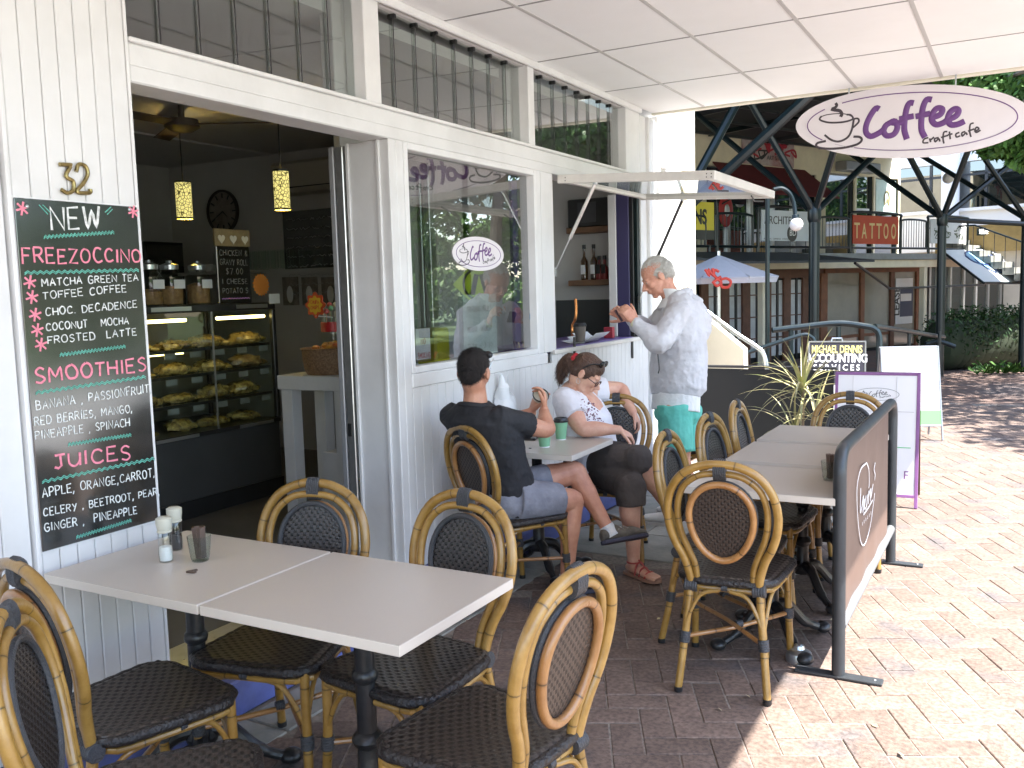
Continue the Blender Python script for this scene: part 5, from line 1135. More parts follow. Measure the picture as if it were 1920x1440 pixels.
# black fabric windbreak behind the tables
m = MB(); bw = thing('black_windbreak', 'plain black fabric windbreak screen behind the potted plant', 'barrier', (-2.1, 8.3, 0))
xs0, xs1 = -2.66, -1.42
m = MB(); n = 16
for i in range(n+1): x = xs0+(xs1-xs0)*i/n; m.v += [(x, 8.3+.01*math.sin(i*.8), .09), (x, 8.3, .83)]
m.f = [(2*i, 2*i+2, 2*i+3, 2*i+1) for i in range(n)]; m.build('fabric', mat('black_canvas', (.010, .010, .011), .85, bump=.2, bs=200), bw)
m = MB(); m.tube([V((xs0-.02, 8.3, 0)), V((xs0-.02, 8.3, .85)), V((xs1+.02, 8.3, .85)), V((xs1+.02, 8.3, 0))], .016, 10); m.build('tube_frame', M['blackplastic'], bw)
for x in (xs0, xs1): m = MB(); m.box((x-.02, 8.1, 0), (x+.02, 8.5, .01)); m.build('foot_plate', M['blackplastic'], bw)

# ================================================================== A-FRAME SIGNS
def aframe(name, lb, x0, x1, y, h, depth, fm, sm, ang=0, thick=.035, leg=.10, backm=None):
    t = thing(name, lb, 'sign board', ((x0+x1)/2, y, 0)); c_ = V(((x0+x1)/2, y, 0)); R0 = Matrix.Translation(c_) @ Matrix.Rotation(ang, 4, 'Z'); w_ = (x1-x0)/2
    tops = []
    for s_ in (-1, 1):
        tilt = math.atan2(depth/2, h); T = R0 @ Matrix.Translation((0, 0, h)) @ Matrix.Rotation(-tilt*s_*-1 if 0 else tilt*s_, 4, 'X') @ Matrix.Translation((0, .0, -h/math.cos(tilt)))
        H = h/math.cos(tilt); yy = -.012*1 if s_ < 0 else .0
        T = T @ Matrix.Translation((0, .014*s_, 0))
        fr_ = thick
        for a, b_ in (((-w_, -.011, 0), (-w_+fr_, .011, H)), ((w_-fr_, -.011, 0), (w_, .011, H)), ((-w_+fr_, -.011, H-fr_), (w_-fr_, .011, H)), ((-w_+fr_, -.011, leg), (w_-fr_, .011, leg+fr_))):
            m_ = MB(); m_.box(a, b_, T, .002); m_.build('frame', fm if s_ < 0 else (backm or fm), t, smooth=30)
        m_ = MB(); m_.box((-w_+fr_, -.006, leg+fr_), (w_-fr_, .006, H-fr_), T); m_.build('face', sm if s_ < 0 else (backm or sm), t, smooth=0)
        if s_ < 0: TF = T
    return t, TF, h/math.cos(math.atan2(depth/2, h))
M['framep'] = mat('frame_purple', (.22, .09, .24), .4, var=.1, vs=8)
t, TF, H = aframe('a_frame_sign', 'purple framed white a frame sign with small coffee logo behind the banner', -1.19, -.615, 7.05, .935, .44, M['framep'], mat('sign_face_white', (.76, .75, .76), .35), ang=.05, thick=.022, leg=.07, backm=mat('frame_back_brown', (.10, .06, .045), .6))
w_ = .265
LP = lambda x, y: TF @ V(((x-1235)/680*.15, -.0075, H-.16+(278-y)/680*.15*1.0))
logo(LP, .15/680, M['bind'], M['bind'], t, wd=9)
m = MB(); m.tube([TF @ V((.0+.15*math.cos(a*math.pi/20), -.0075, H-.16+.045*math.sin(a*math.pi/20))) for a in range(40)], .0012, 5, closed=True); m.build('oval_outline', M['bind'], t)
m = MB(); m.box((-.25, -.0085, H-.285), (.25, -.0062, H-.281), TF); m.box((-.165, -.0085, H-.28), (-.163, -.0062, H-.03), TF); m.box((.13, -.0085, H-.28), (.132, -.0062, H-.03), TF); m.build('panel_joint', M['strip'], t, smooth=0)
m = MB(); m.box((.12, -.0085, .42), (.235, -.0062, .425), TF); m.build('green_rule', mat('green_ink', (.05, .45, .12), .5), t, smooth=0)
for s_, z, x in (('JUICES', .33, -.18), ('COFFEE', .52, -.2), ('TEA', .22, -.1), ('F', .20, .19)):
    T = TF @ Matrix.Translation((x, -.0075, z)) @ Matrix.Rotation(math.pi/2, 4, 'X') @ Matrix.Scale(.085, 4); fontmesh(s_, T, M['framep'], 'lettering', t, ext=.004)
t, TF, H = aframe('a_frame_sign', 'bright white a frame sign with green base and grey metal frame, farthest in the sun', -1.27, -.70, 9.95, .93, .36, mat('frame_grey', (.28, .29, .31), .35, metal=.4), mat('sign_gloss_white', (.85, .86, .86), .3), ang=.42, thick=.016, leg=.14)
m = MB(); m.box((-.268, -.0085, .158), (.268, -.0062, .30), TF); m.build('green_band', mat('band_green', (.16, .48, .14), .4), t, smooth=0)
m = MB(); pts = [(-.26, .50), (-.2, .53), (-.12, .50), (-.04, .50), (-.1, .46), (-.2, .44), (-.26, .44)]; m.prism([TF @ V((x, -.0078, z)) for x, z in pts], TF.to_3x3() @ V((0, .0015, 0))); m.build('blue_mark', mat('mark_blue', (.25, .6, .75), .4), t, smooth=0)
t, TF, H = aframe('a_frame_sign', 'black a frame sign for michael dennis accounting services with yellow and white lettering', -1.83, -1.30, 9.3, 1.02, .5, mat('frame_steel', (.3, .31, .3), .3, metal=.7), mat('sign_black', (.035, .033, .045), .4), ang=.12, thick=.012, leg=.05)
M['txty'] = mat('letter_yellow', (.85, .75, .25), .5); M['txtw'] = mat('letter_white', (.85, .85, .85), .5)
for s_, z, hgt, m_, sx, bo in (('MICHAEL DENNIS', H-.115, .105, M['txty'], .56, .02), ('ACCOUNTING', H-.205, .115, M['txtw'], .72, .03), ('S E R V I C E S', H-.285, .082, M['txtw'], .86, .02)):
    T = TF @ Matrix.Translation((0, -.0075, z)) @ Matrix.Rotation(math.pi/2, 4, 'X') @ Matrix.Scale(hgt, 4); fontmesh(s_, T, m_, 'lettering', t, sx=sx, ext=.01, align='CENTER', bold=bo)
m = MB(); m.tube([TF @ V((-.05, 0, H)), TF @ V((-.045, 0, H+.03)), TF @ V((.045, 0, H+.03)), TF @ V((.05, 0, H))], .008, 8); m.build('handle', M['chrome'], t)
m = MB(); m.box((-.25, -.0085, .35), (.25, -.0062, .62), TF); m.build('white_sheet', M['paperw'], t, smooth=0)
T = TF @ Matrix.Translation((0, -.009, .5)) @ Matrix.Rotation(math.pi/2, 4, 'X') @ Matrix.Scale(.06, 4); fontmesh('BLDG', T, M['blackplastic'], 'lettering', t, ext=.01, align='CENTER')

# ================================================================== POTTED DRACAENA
pb = V((-1.53, 7.55, 0)); t = thing('potted_plant', 'potted plant with long arching striped sword leaves behind the tables', 'plant', pb)
m = MB(); m.lathe(pb, [(.13, 0), (.16, .02), (.19, .27), (.2, .30), (.185, .30), (.17, .26), (.001, .26)], 24); m.build('pot', mat('pot_terracotta_dark', (.10, .07, .06), .6, var=.2, vs=6), t)
rq = random.Random(9)
for sx, sy, h in ((0, 0, .78), (.06, .05, .55), (-.05, .04, .42)):
    m = MB(); m.tube(spline([pb+V((sx*.4, sy*.4, .25)), pb+V((sx, sy, .25+(h-.25)*.5)), pb+V((sx*1.2, sy*1.1, h))], 4), .011, 8); m.build('stem', mat('plant_stem', (.25, .19, .12), .8) if sx == 0 else bpy.data.materials['plant_stem'], t)
M['swordleaf'] = mat('sword_leaf', (.20, .24, .08), .45, c2=(.42, .34, .19), var=.1, vs=9, island=.35)
lm = bpy.data.meshes
cnt = 0
for (sx, sy, h, n_, ln) in ((0, 0, .78, 46, .50), (.07, .05, .55, 20, .42), (-.06, .04, .42, 16, .44)):
    for k in range(n_):
        a = rq.uniform(0, 6.283); el = rq.uniform(-.25, 1.45) if k % 3 else rq.uniform(.7, 1.5); L = ln*rq.uniform(.75, 1.15); base = pb+V((sx*1.2, sy*1.1, h-rq.uniform(0, .12)))
        d = V((math.cos(a)*math.cos(el), math.sin(a)*math.cos(el), math.sin(el))); side = d.cross(V((0, 0, 1))).normalized(); p = base.copy(); m = MB(); N = 9; droop = rq.uniform(.5, 1.5)
        vs = []
        for i in range(N+1):
            f_ = i/N; wd = .0105*math.sin(min(1, f_*3+.35)*math.pi/2)*(1-f_**2.2)+.0006; up = side.cross(d).normalized()
            vs += [p-side*wd+up*wd*.35, p, p+side*wd+up*wd*.35]; p = p+d*(L/N); d = (d-V((0, 0, droop*.16*(.4+f_)))).normalized()
        m.add(vs, [(3*i+j, 3*i+j+1, 3*i+j+4, 3*i+j+3) for i in range(N) for j in (0, 1)]); m.build('leaf', M['swordleaf'], t, smooth=50); cnt += 1
# ================================================================== BACKGROUND: TERRACE OF SHOPS
FO = dep(1310, 540, 21.0); FU = V((.407, .914, 0)).normalized(); FN = V((.914, -.407, 0)).normalized()
FT = Matrix(((FU.x, FN.x, 0, FO.x), (FU.y, FN.y, 0, FO.y), (0, 0, 1, 0), (0, 0, 0, 1)))
def onP(px, py, o, n):
    d = ray(px, py); return CO+d*((o-CO).dot(n)/d.dot(n))
def uz(px, py, off=0):
    p = onP(px, py, FO+FN*off, FN); r = p-V((FO.x, FO.y, 0)); return r.dot(FU), p.z
def fb(name, x0, yt, x1, yb, off, th, m, par, c=0, u0=None, u1=None, z0=None, z1=None):
    a, zt = uz(x0, yt, off); b_, _ = uz(x1, yt, off); _, zb = uz(x0, yb, off)
    if z0 is not None: zb = z0
    if z1 is not None: zt = z1
    mm = MB(); mm.box((u0 if u0 is not None else a, off-th, zb), (u1 if u1 is not None else b_, off, zt), FT, c); return mm.build(name, m, par, smooth=30 if c else 0, fixn=True)
BG = -.35
M['timber'] = mat('door_timber_brown', (.14, .06, .035), .5, var=.25, vs=6)
M['timber2'] = mat('frame_timber_red', (.22, .085, .04), .5, var=.2, vs=6)
M['pane_l'] = mat('curtained_glass', (.48, .48, .48), .12, c2=(.64, .65, .64), var=.1, vs=3, coat=.5)
M['pane_t'] = mat('papered_glass', (.27, .235, .18), .10, c2=(.33, .29, .22), var=.1, vs=1.5, coat=.6)
M['creamy'] = mat('terrace_cream_wall', (.80, .72, .54), .75, var=.08, vs=2)
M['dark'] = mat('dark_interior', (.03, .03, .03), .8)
shop = thing('shop_terrace', 'two storey cream terrace of small shops with timber doors and a railed balcony', 'building', tuple(FO-V((0, 0, FO.z-BG))))
uL, _ = uz(1250, 500); uR, _ = uz(1738, 500); zH = uz(1400, 523)[1]; zBe = uz(1400, 505)[1]
zBt = uz(1400, 489, .9)[1]
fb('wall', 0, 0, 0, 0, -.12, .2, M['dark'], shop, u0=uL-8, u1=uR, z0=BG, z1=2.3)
u1a = uz(1545, 500)[0]
fb('header_beam', 0, 0, 0, 0, .0, .10, M['timber'], shop, u0=uL-8, u1=u1a, z0=zH, z1=2.16)
# french doors
cen = [1319, 1358, 1397, 1437, 1474, 1509, 1540]
for k in range(len(cen)-1):
    a = uz(cen[k], 560)[0]; b_ = uz(cen[k+1], 560)[0]; g0 = a+(b_-a)*.22; g1 = a+(b_-a)*.95; gm = (g0+g1)/2+.02
    d = fb('door', 0, 0, 0, 0, .02, .06, M['timber'], shop, u0=a-.10, u1=g0, z0=BG, z1=zH-.002)
    for q0, q1 in ((g0, gm-.035), (gm+.035, g1)):
        zs = [BG+.12, .25, .78, 1.32, zH-.05]
        for i in range(4): fb('pane', 0, 0, 0, 0, -.045, .01, M['pane_l'], shop, u0=q0+.01, u1=q1-.01, z0=zs[i]+.03, z1=zs[i+1])
    fb('glazing_bar', 0, 0, 0, 0, -.02, .04, M['blackplastic'], shop, u0=gm-.035, u1=gm+.035, z0=BG, z1=zH-.003)
    for z in (.25, .78, 1.32): fb('glazing_bar', 0, 0, 0, 0, -.03, .02, M['timber'], shop, u0=g0+.001, u1=g1, z0=z-.0, z1=z+.03)
# timber framed shopfront with LEASE poster
ub = [uz(x, 560)[0] for x in (1545, 1616, 1672, 1722)]
fb('shopfront_head', 0, 0, 0, 0, .03, .1, M['timber2'], shop, u0=ub[0], u1=ub[3]+.1, z0=uz(1560, 512)[1], z1=2.16)
for i, u in enumerate(ub): fb('shopfront_post', 0, 0, 0, 0, .03, .1, M['timber2'] if i != 2 else M['timber'], shop, u0=u-(.16 if i in (0, 3) else .09), u1=u+(.12 if i in (0, 3) else .09), z0=BG, z1=uz(1560, 512)[1]-.001)
for i in range(3): fb('pane', 0, 0, 0, 0, -.03, .01, M['pane_t'], shop, u0=ub[i]+.1, u1=ub[i+1]-.1, z0=BG+.1, z1=uz(1560, 512)[1]-.002)
fb('rail', 0, 0, 0, 0, -.015, .012, M['timber2'], shop, u0=ub[0]+.1, u1=ub[2]-.1, z0=.08, z1=.16)
ls = thing('lease_poster', 'tall blue and white lease poster on the timber framed shop door', 'poster', tuple(onP(1695, 560, FO, FN)))
fb('sheet', 1680, 522, 1712, 608, .006, .006, M['paperw'], ls); fb('blue_panel', 1688, 540, 1712, 594, .010, .003, mat('poster_navy', (.03, .04, .09), .4), ls); fb('white_patch', 1689, 551, 1709, 565, .014, .003, M['paperw'], ls)
p = onP(1686, 592, FO+FN*.012, FN); T = T4(p, V((0, 0, 1)), -FU, FN) @ Matrix.Scale(.42, 4); fontmesh('LEASE', T, M['blackplastic'], 'lettering', ls, sx=.75, ext=.004, bold=.02)
# cream beam and posts under the balcony, slab edge
uE = uz(1870, 500, .9)[0]
fb('balcony_beam', 0, 0, 0, 0, .9, .25, M['creamy'], shop, u0=uL-8, u1=uE, z0=uz(1400, 505, .9)[1], z1=uz(1400, 488, .9)[1], c=.01)
fb('soffit', 0, 0, 0, 0, .64, 2.6, M['creamy'], shop, u0=uL-8, u1=uE, z0=uz(1400, 489, .9)[1]-.06, z1=uz(1400, 489, .9)[1]-.002)
zS = uz(1400, 488, .9)[1]+.001
fb('balcony_slab', 0, 0, 0, 0, 1.0, 4.0, mat('balcony_concrete', (.30, .31, .31), .8, var=.15, vs=3), shop, u0=uL-8, u1=uE, z0=zS, z1=zS+.16, c=.01)
for px in (1434, 1735): u = uz(px, 560, .9)[0]; fb('post', 0, 0, 0, 0, .9, .14, M['creamy'], shop, u0=u-.08, u1=u+.08, z0=BG, z1=uz(1400, 505, .9)[1]-.001)
# glazed bay to the right
uG0 = uz(1742, 560, 0)[0]; uG1 = uz(1905, 560, 0)[0]
fb('bay_glass', 0, 0, 0, 0, -.03, .01, M['dglass'], shop, u0=uG0, u1=uG1, z0=BG+.1, z1=2.12); fb('bay_wall', 0, 0, 0, 0, -1.6, .1, M['caselow'], shop, u0=uG0-1, u1=uG1+3, z0=BG, z1=2.3)
fb('bay_head', 0, 0, 0, 0, .02, .1, M['creamy'], shop, u0=uR, u1=uG1+.2, z0=2.121, z1=zS-.001)
for px in (1742, 1757, 1781, 1806, 1829, 1852, 1875, 1900): u = uz(px, 560, 0)[0]; fb('mullion', 0, 0, 0, 0, .03, .08, M['alu'] if px < 1890 else M['timber'], shop, u0=u-.05, u1=u+.05, z0=BG, z1=2.12)
for u_, z_, s_ in ((uz(1795, 560, -.5)[0], .55, .5), (uz(1785, 560, -.5)[0], .5, .35)):
    fb('shelf_stock', 0, 0, 0, 0, -.5, .3, M['paperw'] if s_ > .4 else M['creamy'], shop, u0=u_, u1=u_+.35, z0=z_, z1=z_+s_)
fb('shelf_board', 0, 0, 0, 0, -.4, .4, M['strip'], shop, u0=uG0+.2, u1=uG1-.2, z0=.5-.06, z1=.499)
fb('end_wall', 0, 0, 0, 0, .1, .4, mat('brown_brick_wall', (.20, .12, .07), .8, var=.2, vs=4), shop, u0=uG1+.05, u1=uG1+6, z0=BG, z1=zS-.001)
# upper storey
OF = -1.6
a, zt = uz(1310, 200, OF); b_, _ = uz(1689, 300, OF); zB = zS+.161
zTop = 5.445
ups = [(1325, 1530, 560, 310, 'l'), (1548, 1602, 560, 322, 'm'), (1606, 1638, 560, 328, 'm'), (1641, 1684, 560, 332, 'm')]
edges = [uL-8]
segs = []
for x0, x1, _, yt, _k in ups: segs.append((uz(x0, 400, OF)[0], uz(x1, 400, OF)[0], uz(x0, yt, OF)[1]))
prev = uL-8
for (s0, s1, z_) in segs:
    fb('upper_wall', 0, 0, 0, 0, OF, .2, M['creamy'], shop, u0=prev, u1=s0, z0=zB, z1=zTop); fb('upper_wall', 0, 0, 0, 0, OF, .2, M['creamy'], shop, u0=s0+.0005, u1=s1-.0005, z0=z_, z1=zTop); prev = s1
fb('upper_wall', 0, 0, 0, 0, OF, .2, M['creamy'], shop, u0=prev, u1=b_, z0=zB, z1=zTop)
T = FT; mm = MB(); mm.box((b_-.2, OF-7, zB), (b_, OF-.201, zTop), FT); mm.build('upper_wall', M['creamy'], shop, smooth=0)
M['mirror'] = glass('reflective_glass', (.16, .2, .2), boost=7)
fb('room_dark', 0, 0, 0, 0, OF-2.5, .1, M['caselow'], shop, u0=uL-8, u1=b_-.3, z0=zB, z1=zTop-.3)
for (s0, s1, z_), cols_ in zip(segs, (5, 1, 1, 1)):
    fb('window', 0, 0, 0, 0, OF-.12, .01, M['mirror'], shop, u0=s0, u1=s1, z0=zB, z1=z_-.001)
    for k in range(cols_+1):
        u = s0+(s1-s0)*k/cols_; fb('window_frame', 0, 0, 0, 0, OF-.05, .1, M['green'] if k in (0, cols_) else M['alu'], shop, u0=u-.05, u1=u+.05, z0=zB, z1=z_-.002)
fb('window_sign', 1643, 336, 1680, 398, OF-.04, .02, mat('poster_mint', (.42, .58, .50), .5, c2=(.65, .75, .68), var=.1, vs=2), shop)
fb('notice_strip', 1605, 390, 1630, 396, OF-.04, .02, M['paperw'], shop)
m = MB(); q = onP(1663, 372, FO+FN*(OF-.03), FN); m.tube(spline([q+FU*x+V((0, 0, z)) for x, z in ((-.12, -.2), (-.14, .05), (-.05, .2), (.08, .18), (.14, .0), (.1, -.2), (.04, -.02), (-.04, -.15))], 4), .03, 6, flat=FN); m.build('poster_drawing', mat('drawing_sepia', (.30, .25, .12), .6), shop)
ac = fb('wall_unit', 1588, 300, 1652, 318, OF+.4, .38, mat('wall_unit_grey', (.28, .28, .28), .4, metal=.3), shop, c=.02)
M['maroon'] = mat('maroon_canvas', (.16, .025, .03), .7, var=.15, vs=4)
aw = thing('maroon_awning', 'dark maroon canvas awning over the upper terrace windows', 'awning', tuple(onP(1420, 320, FO+FN*OF, FN)))
a0, z0_ = uz(1335, 303, OF); a1, z1_ = uz(1508, 313, OF); mm = MB()
pts = [FT @ V(q) for q in ((a0, OF+.02, z0_), (a1, OF+.02, z0_), (a1+.2, OF+1.0, z0_-.85), (a0-.2, OF+1.0, z0_-.85), (a0, OF+.02, z0_-.03), (a1, OF+.02, z0_-.03), (a1+.2, OF+1.0, z0_-.88), (a0-.2, OF+1.0, z0_-.88))]
mm.add(pts, [(0, 1, 2, 3), (7, 6, 5, 4), (0, 4, 5, 1), (1, 5, 6, 2), (2, 6, 7, 3), (3, 7, 4, 0)]); mm.build('canvas', M['maroon'], aw, smooth=0)
for u in (a0, a1): mm = MB(); mm.cone(FT @ V((u, OF+.02, z0_-1.2)), FT @ V((u, OF+1.0, z0_-.86)), .02, .02, 6); mm.build('arm', M['black'], aw)
# script banner on the upper wall
sb = thing('script_banner', 'white banner with tangled red and black script high on the cream upper wall', 'banner', tuple(onP(1440, 275, FO+FN*OF, FN)))
fb('sheet', 1392, 245, 1489, 306, OF+.06, .03, mat('banner_offwhite', (.55, .54, .53), .6, c2=(.35, .12, .12), var=.1, vs=2.2), sb)
rq = random.Random(21)
for mt_, nn, r in ((mat('script_red', (.40, .02, .04), .5), 9, .04), (M['blackplastic'], 8, .032)):
    m = MB()
    for k in range(nn):
        px = rq.uniform(1398, 1478); py = rq.uniform(252, 292); pts = [onP(px+rq.uniform(-11, 11)+i*2.0, py+rq.uniform(-10, 10), FO+FN*(OF+.064), FN) for i in range(6)]; m.tube(spline(pts, 4), r*.8, 6, flat=FN)
    m.build('script', mt_, sb)
T = T4(onP(1438, 299, FO+FN*(OF+.07), FN), FU, V((0, 0, 1)), FN) @ Matrix.Scale(.16, 4); fontmesh('ART SITE', T, M['blackplastic'], 'lettering', sb, ext=.01)
# balcony railing: posts, rails, balusters
rl = thing('balcony_railing', 'dark green steel balcony railing with thin balusters along the terrace', 'railing', tuple(onP(1500, 463, FO+FN*.9, FN)))
RO = .9; zb = uz(1450, 463, RO)[1]; 
def pole(par, a, b_, r, m, nm='rail', n=8): mm = MB(); mm.cone(a, b_, r, r, n); return mm.build(nm, m, par)
def FP(u, off, z): return FT @ V((u, off, z))
for x0, x1, zt_ in ((1240, 1322, 402), (1341, 1411, 400), (1536, 1592, 407), (1690, 1737, 412)):
    u0_, z_ = uz(x0, zt_, RO); u1_, _ = uz(x1, zt_, RO); mm = MB()
    mm.tube(spline([FP(u0_, RO, zb), FP(u0_, RO, z_-.15), FP(u0_+.12, RO, z_), FP(u1_-.12, RO, z_), FP(u1_, RO, z_-.15), FP(u1_, RO, zb)], 4), .028, 8); mm.build('rail', M['green'], rl)
    n = max(5, int((u1_-u0_)/.125))
    for k in range(1, n): u = u0_+(u1_-u0_)*k/n; pole(rl, FP(u, RO, zb), FP(u, RO, z_-.01), .009, M['green'], 'baluster', 5)
pole(rl, FP(uL-4, RO, zb), FP(uE, RO, zb), .03, M['green'])
for px in (1330, 1345, 1420, 1528, 1596, 1688, 1741, 1818): u = uz(px, 463, RO)[0]; pole(rl, FP(u, RO, zS+.16), FP(u, RO, zb+.02), .035, M['green'], 'post')
def hoop_sign(nm, lb, x0, y0_, x1, y1_, face, write, cat='sign'):
    t = thing(nm, lb, cat, tuple(onP(x0, y1_, FO+FN*RO, FN))); u0_, zt_ = uz(x0, y0_, RO); u1_, _ = uz(x1, y0_, RO); _, zl = uz(x0, y1_, RO)
    mm = MB(); mm.tube(spline([FP(u0_-.08, RO, zS+.2), FP(u0_-.08, RO, zt_-.1), FP(u0_+.05, RO, zt_+.07), FP(u1_-.05, RO, zt_+.07), FP(u1_+.08, RO, zt_-.1), FP(u1_+.08, RO, zS+.2)], 4), .035, 8); mm.build('tube_frame', M['green'], t)
    mm = MB(); mm.box((u0_+.02, RO-.012, zl), (u1_-.02, RO+.012, zt_), FT); mm.build('panel', face, t, smooth=0)
    write(t, u0_, u1_, zl, zt_); return t
def wr(txt, fx, fz, h, m_, sx=.7, bold=.01, align='LEFT'):
    def f(t, u0_, u1_, zl, zt_):
        T = T4(FP(u0_+(u1_-u0_)*fx, RO+.014, zl+(zt_-zl)*fz), FU, V((0, 0, 1)), FN) @ Matrix.Scale((zt_-zl)*h, 4); fontmesh(txt, T, m_, 'lettering', t, sx=sx, ext=.01, bold=bold, align=align)
    return f
def multi(*fs):
    def g(*a):
        for f in fs: f(*a)
    return g
M['tatred'] = mat('tattoo_sign_red', (.50, .045, .02), .4, c2=(.62, .10, .03), var=.1, vs=1.5); M['tatyel'] = mat('tattoo_letter_cream', (.78, .62, .30), .5)
hoop_sign('tattoo_sign', 'orange red balcony sign reading tattoo in cream letters', 1598, 403, 1685, 457, M['tatred'], multi(wr('T', .03, .2, .78, M['tatyel'], .74), wr('A', .19, .2, .74, M['tatyel'], .60), wr('T', .345, .2, .78, M['tatyel'], .74), wr('T', .495, .2, .78, M['tatyel'], .74), wr('O', .65, .2, .78, M['tatyel'], .54), wr('O', .82, .2, .78, M['tatyel'], .54)))
M['arch'] = mat('banner_pale_blue', (.60, .66, .70), .5)
def archw(t, u0_, u1_, zl, zt_):
    wr('ARCHITECT', .06, .55, .38, M['blackplastic'], .93, .0)(t, u0_, u1_, zl, zt_)
    mm = MB(); c_ = FP(u0_+(u1_-u0_)*.57, RO+.013, zl+(zt_-zl)*.25); mm.prism([c_+FU*.19*math.cos(k*.314)+V((0, 0, .19*math.sin(k*.314))) for k in range(20)], FN*.006); mm.build('emblem', M['blackplastic'], t, smooth=0)
    T = T4(c_+FN*.008-FU*.11-V((0, 0, .05)), FU, V((0, 0, 1)), FN) @ Matrix.Scale(.2, 4); fontmesh('BD', T, M['white'], 'lettering', t, ext=.004)
    wr('RESIDENTIAL   COMMERCIAL   INTERIORS', .05, .04, .07, M['bind'], 1.0, 0)(t, u0_, u1_, zl, zt_)
hoop_sign('architect_banner', 'pale balcony banner reading architect behind the globe lamp', 1426, 393, 1526, 451, M['arch'], archw)
hoop_sign('yellow_balcony_sign', 'yellow and black balcony sign at the left with the digits 886', 1302, 378, 1339, 449, mat('sign_yellow', (.70, .60, .06), .5), multi(wr('NS', -.05, .42, .55, M['blackplastic'], .75, .03), lambda t, a_, b_, zl, zt_: (fb('panel', 1302, 431, 1339, 449, RO+.018, .004, M['blackplastic'], t), wr('4 886', .0, .05, .17, bpy.data.materials['sign_yellow'], .9, .03)(t, a_, b_, zl, zt_))))
for o in bpy.data.objects:
    pass
def scr(t, u0_, u1_, zl, zt_):
    rq = random.Random(4); mm = MB()
    for k in range(30):
        p0 = FP(u0_+(u1_-u0_)*rq.uniform(.12, .85), RO+.014, zl+(zt_-zl)*rq.uniform(.2, .85)); mm.tube([p0+FU*rq.uniform(-.12, .12)+V((0, 0, rq.uniform(-.07, .07))) for i in range(4)], .018, 5, flat=FN)
    stuff(mm.build('writing', mat('scribble_green', (.12, .15, .10), .6), t))
hoop_sign('white_balcony_banner', 'white balcony banner covered in dense dark green writing, right of the tattoo sign', 1744, 410, 1812, 456, M['paperw'], scr)
q = onP(1361, 395, FO+FN*(OF+.3), FN); m = MB(); m.ell(q, (.28, .04, .42), R=FT.to_3x3(), nu=20, nv=12); t = thing('oval_red_sign', 'red oval sign with a white figure zero behind the balcony railing', 'sign', tuple(q)); m.build('disc', mat('sign_red', (.45, .03, .03), .4), t)
m = MB(); m.ell(q+FN*.04, (.10, .03, .16), R=FT.to_3x3(), nu=16, nv=8); m.build('figure', M['paperw'], t)
# grey shade sail over the shop entrance with strut and bar
ss = thing('shade_awning', 'flat charcoal shade awning jutting out over the shop entrance', 'awning', tuple(onP(1500, 480, FO+FN*2, FN)))
c1 = onP(1640, 491, FO+FN*2.0, FN); z_ = c1.z; uA = (c1-FO).dot(FU)
pts = [FT @ V(q) for q in ((uA, 2.0, z_), (uA-5.2, 2.0, z_-.02), (uA-6.6, 1.02, z_+.22), (uA-1.9, 1.02, z_+.22))]
m = MB(); m.prism(pts, (0, 0, .05)); m.build('canopy_sheet', mat('shade_charcoal', (.055, .06, .065), .7, var=.1), ss, smooth=0, fixn=True)
pole(ss, onP(1603, 493, FO+FN*1.6, FN), onP(1668, 541, FO+FN*.2, FN), .035, M['black'], 'strut')
fa = thing('fish_awning', 'tilted white awning with a blue fish drawing over the glazed bay', 'awning', tuple(onP(1840, 500, FO+FN*1.2, FN)))
zr = uz(1760, 470, 1.0)[1]; A_ = onP(1762, 469, FO+FN*1.05, FN); B_ = onP(1856, 468, FO+FN*1.05, FN); C_ = onP(1930, 532, FO+FN*2.3, FN); D_ = onP(1844, 532, FO+FN*2.3, FN)
m = MB(); m.prism([A_, B_, C_, D_], (0, 0, .03)); m.build('awning_sheet', mat('awning_white', (.74, .78, .80), .5), fa, smooth=0, fixn=True)
for a, b_ in ((A_, B_), (B_, C_), (C_, D_), (D_, A_)): pole(fa, a+V((0, 0, .02)), b_+V((0, 0, .02)), .035, M['green'], 'edge_tube')
bil = lambda u, v: A_.lerp(B_, u).lerp(D_.lerp(C_, u), v)+V((0, 0, .062))
m = MB()
for pts in ([(.30, .25), (.42, .12), (.60, .2), (.72, .35), (.8, .15), (.84, .32), (.80, .45), (.9, .75), (.78, .62), (.62, .55), (.45, .5), (.32, .42), (.30, .25)], [(.4, .35), (.42, .6), (.5, .75)], [(.52, .42), (.56, .65), (.66, .78)], [(.62, .45), (.66, .62), (.76, .75)]): m.tube(spline([bil(*q) for q in pts], 4), .02, 6)
m.build('fish_outline', mat('fish_navy', (.08, .12, .28), .5), fa)
m = MB(); m.prism([bil(*q)-V((0, 0, .02)) for q in [(.30, .25), (.42, .12), (.60, .2), (.72, .35), (.80, .45), (.85, .7), (.62, .62), (.45, .6), (.32, .42)]], (0, 0, .012)); m.build('fish_fill', mat('fish_blue', (.25, .48, .68), .5), fa, smooth=0, fixn=True)
pole(fa, onP(1668, 541, FO+FN*.25, FN), onP(1846, 534, FO+FN*2.2, FN), .03, M['chrome'], 'support_bar')
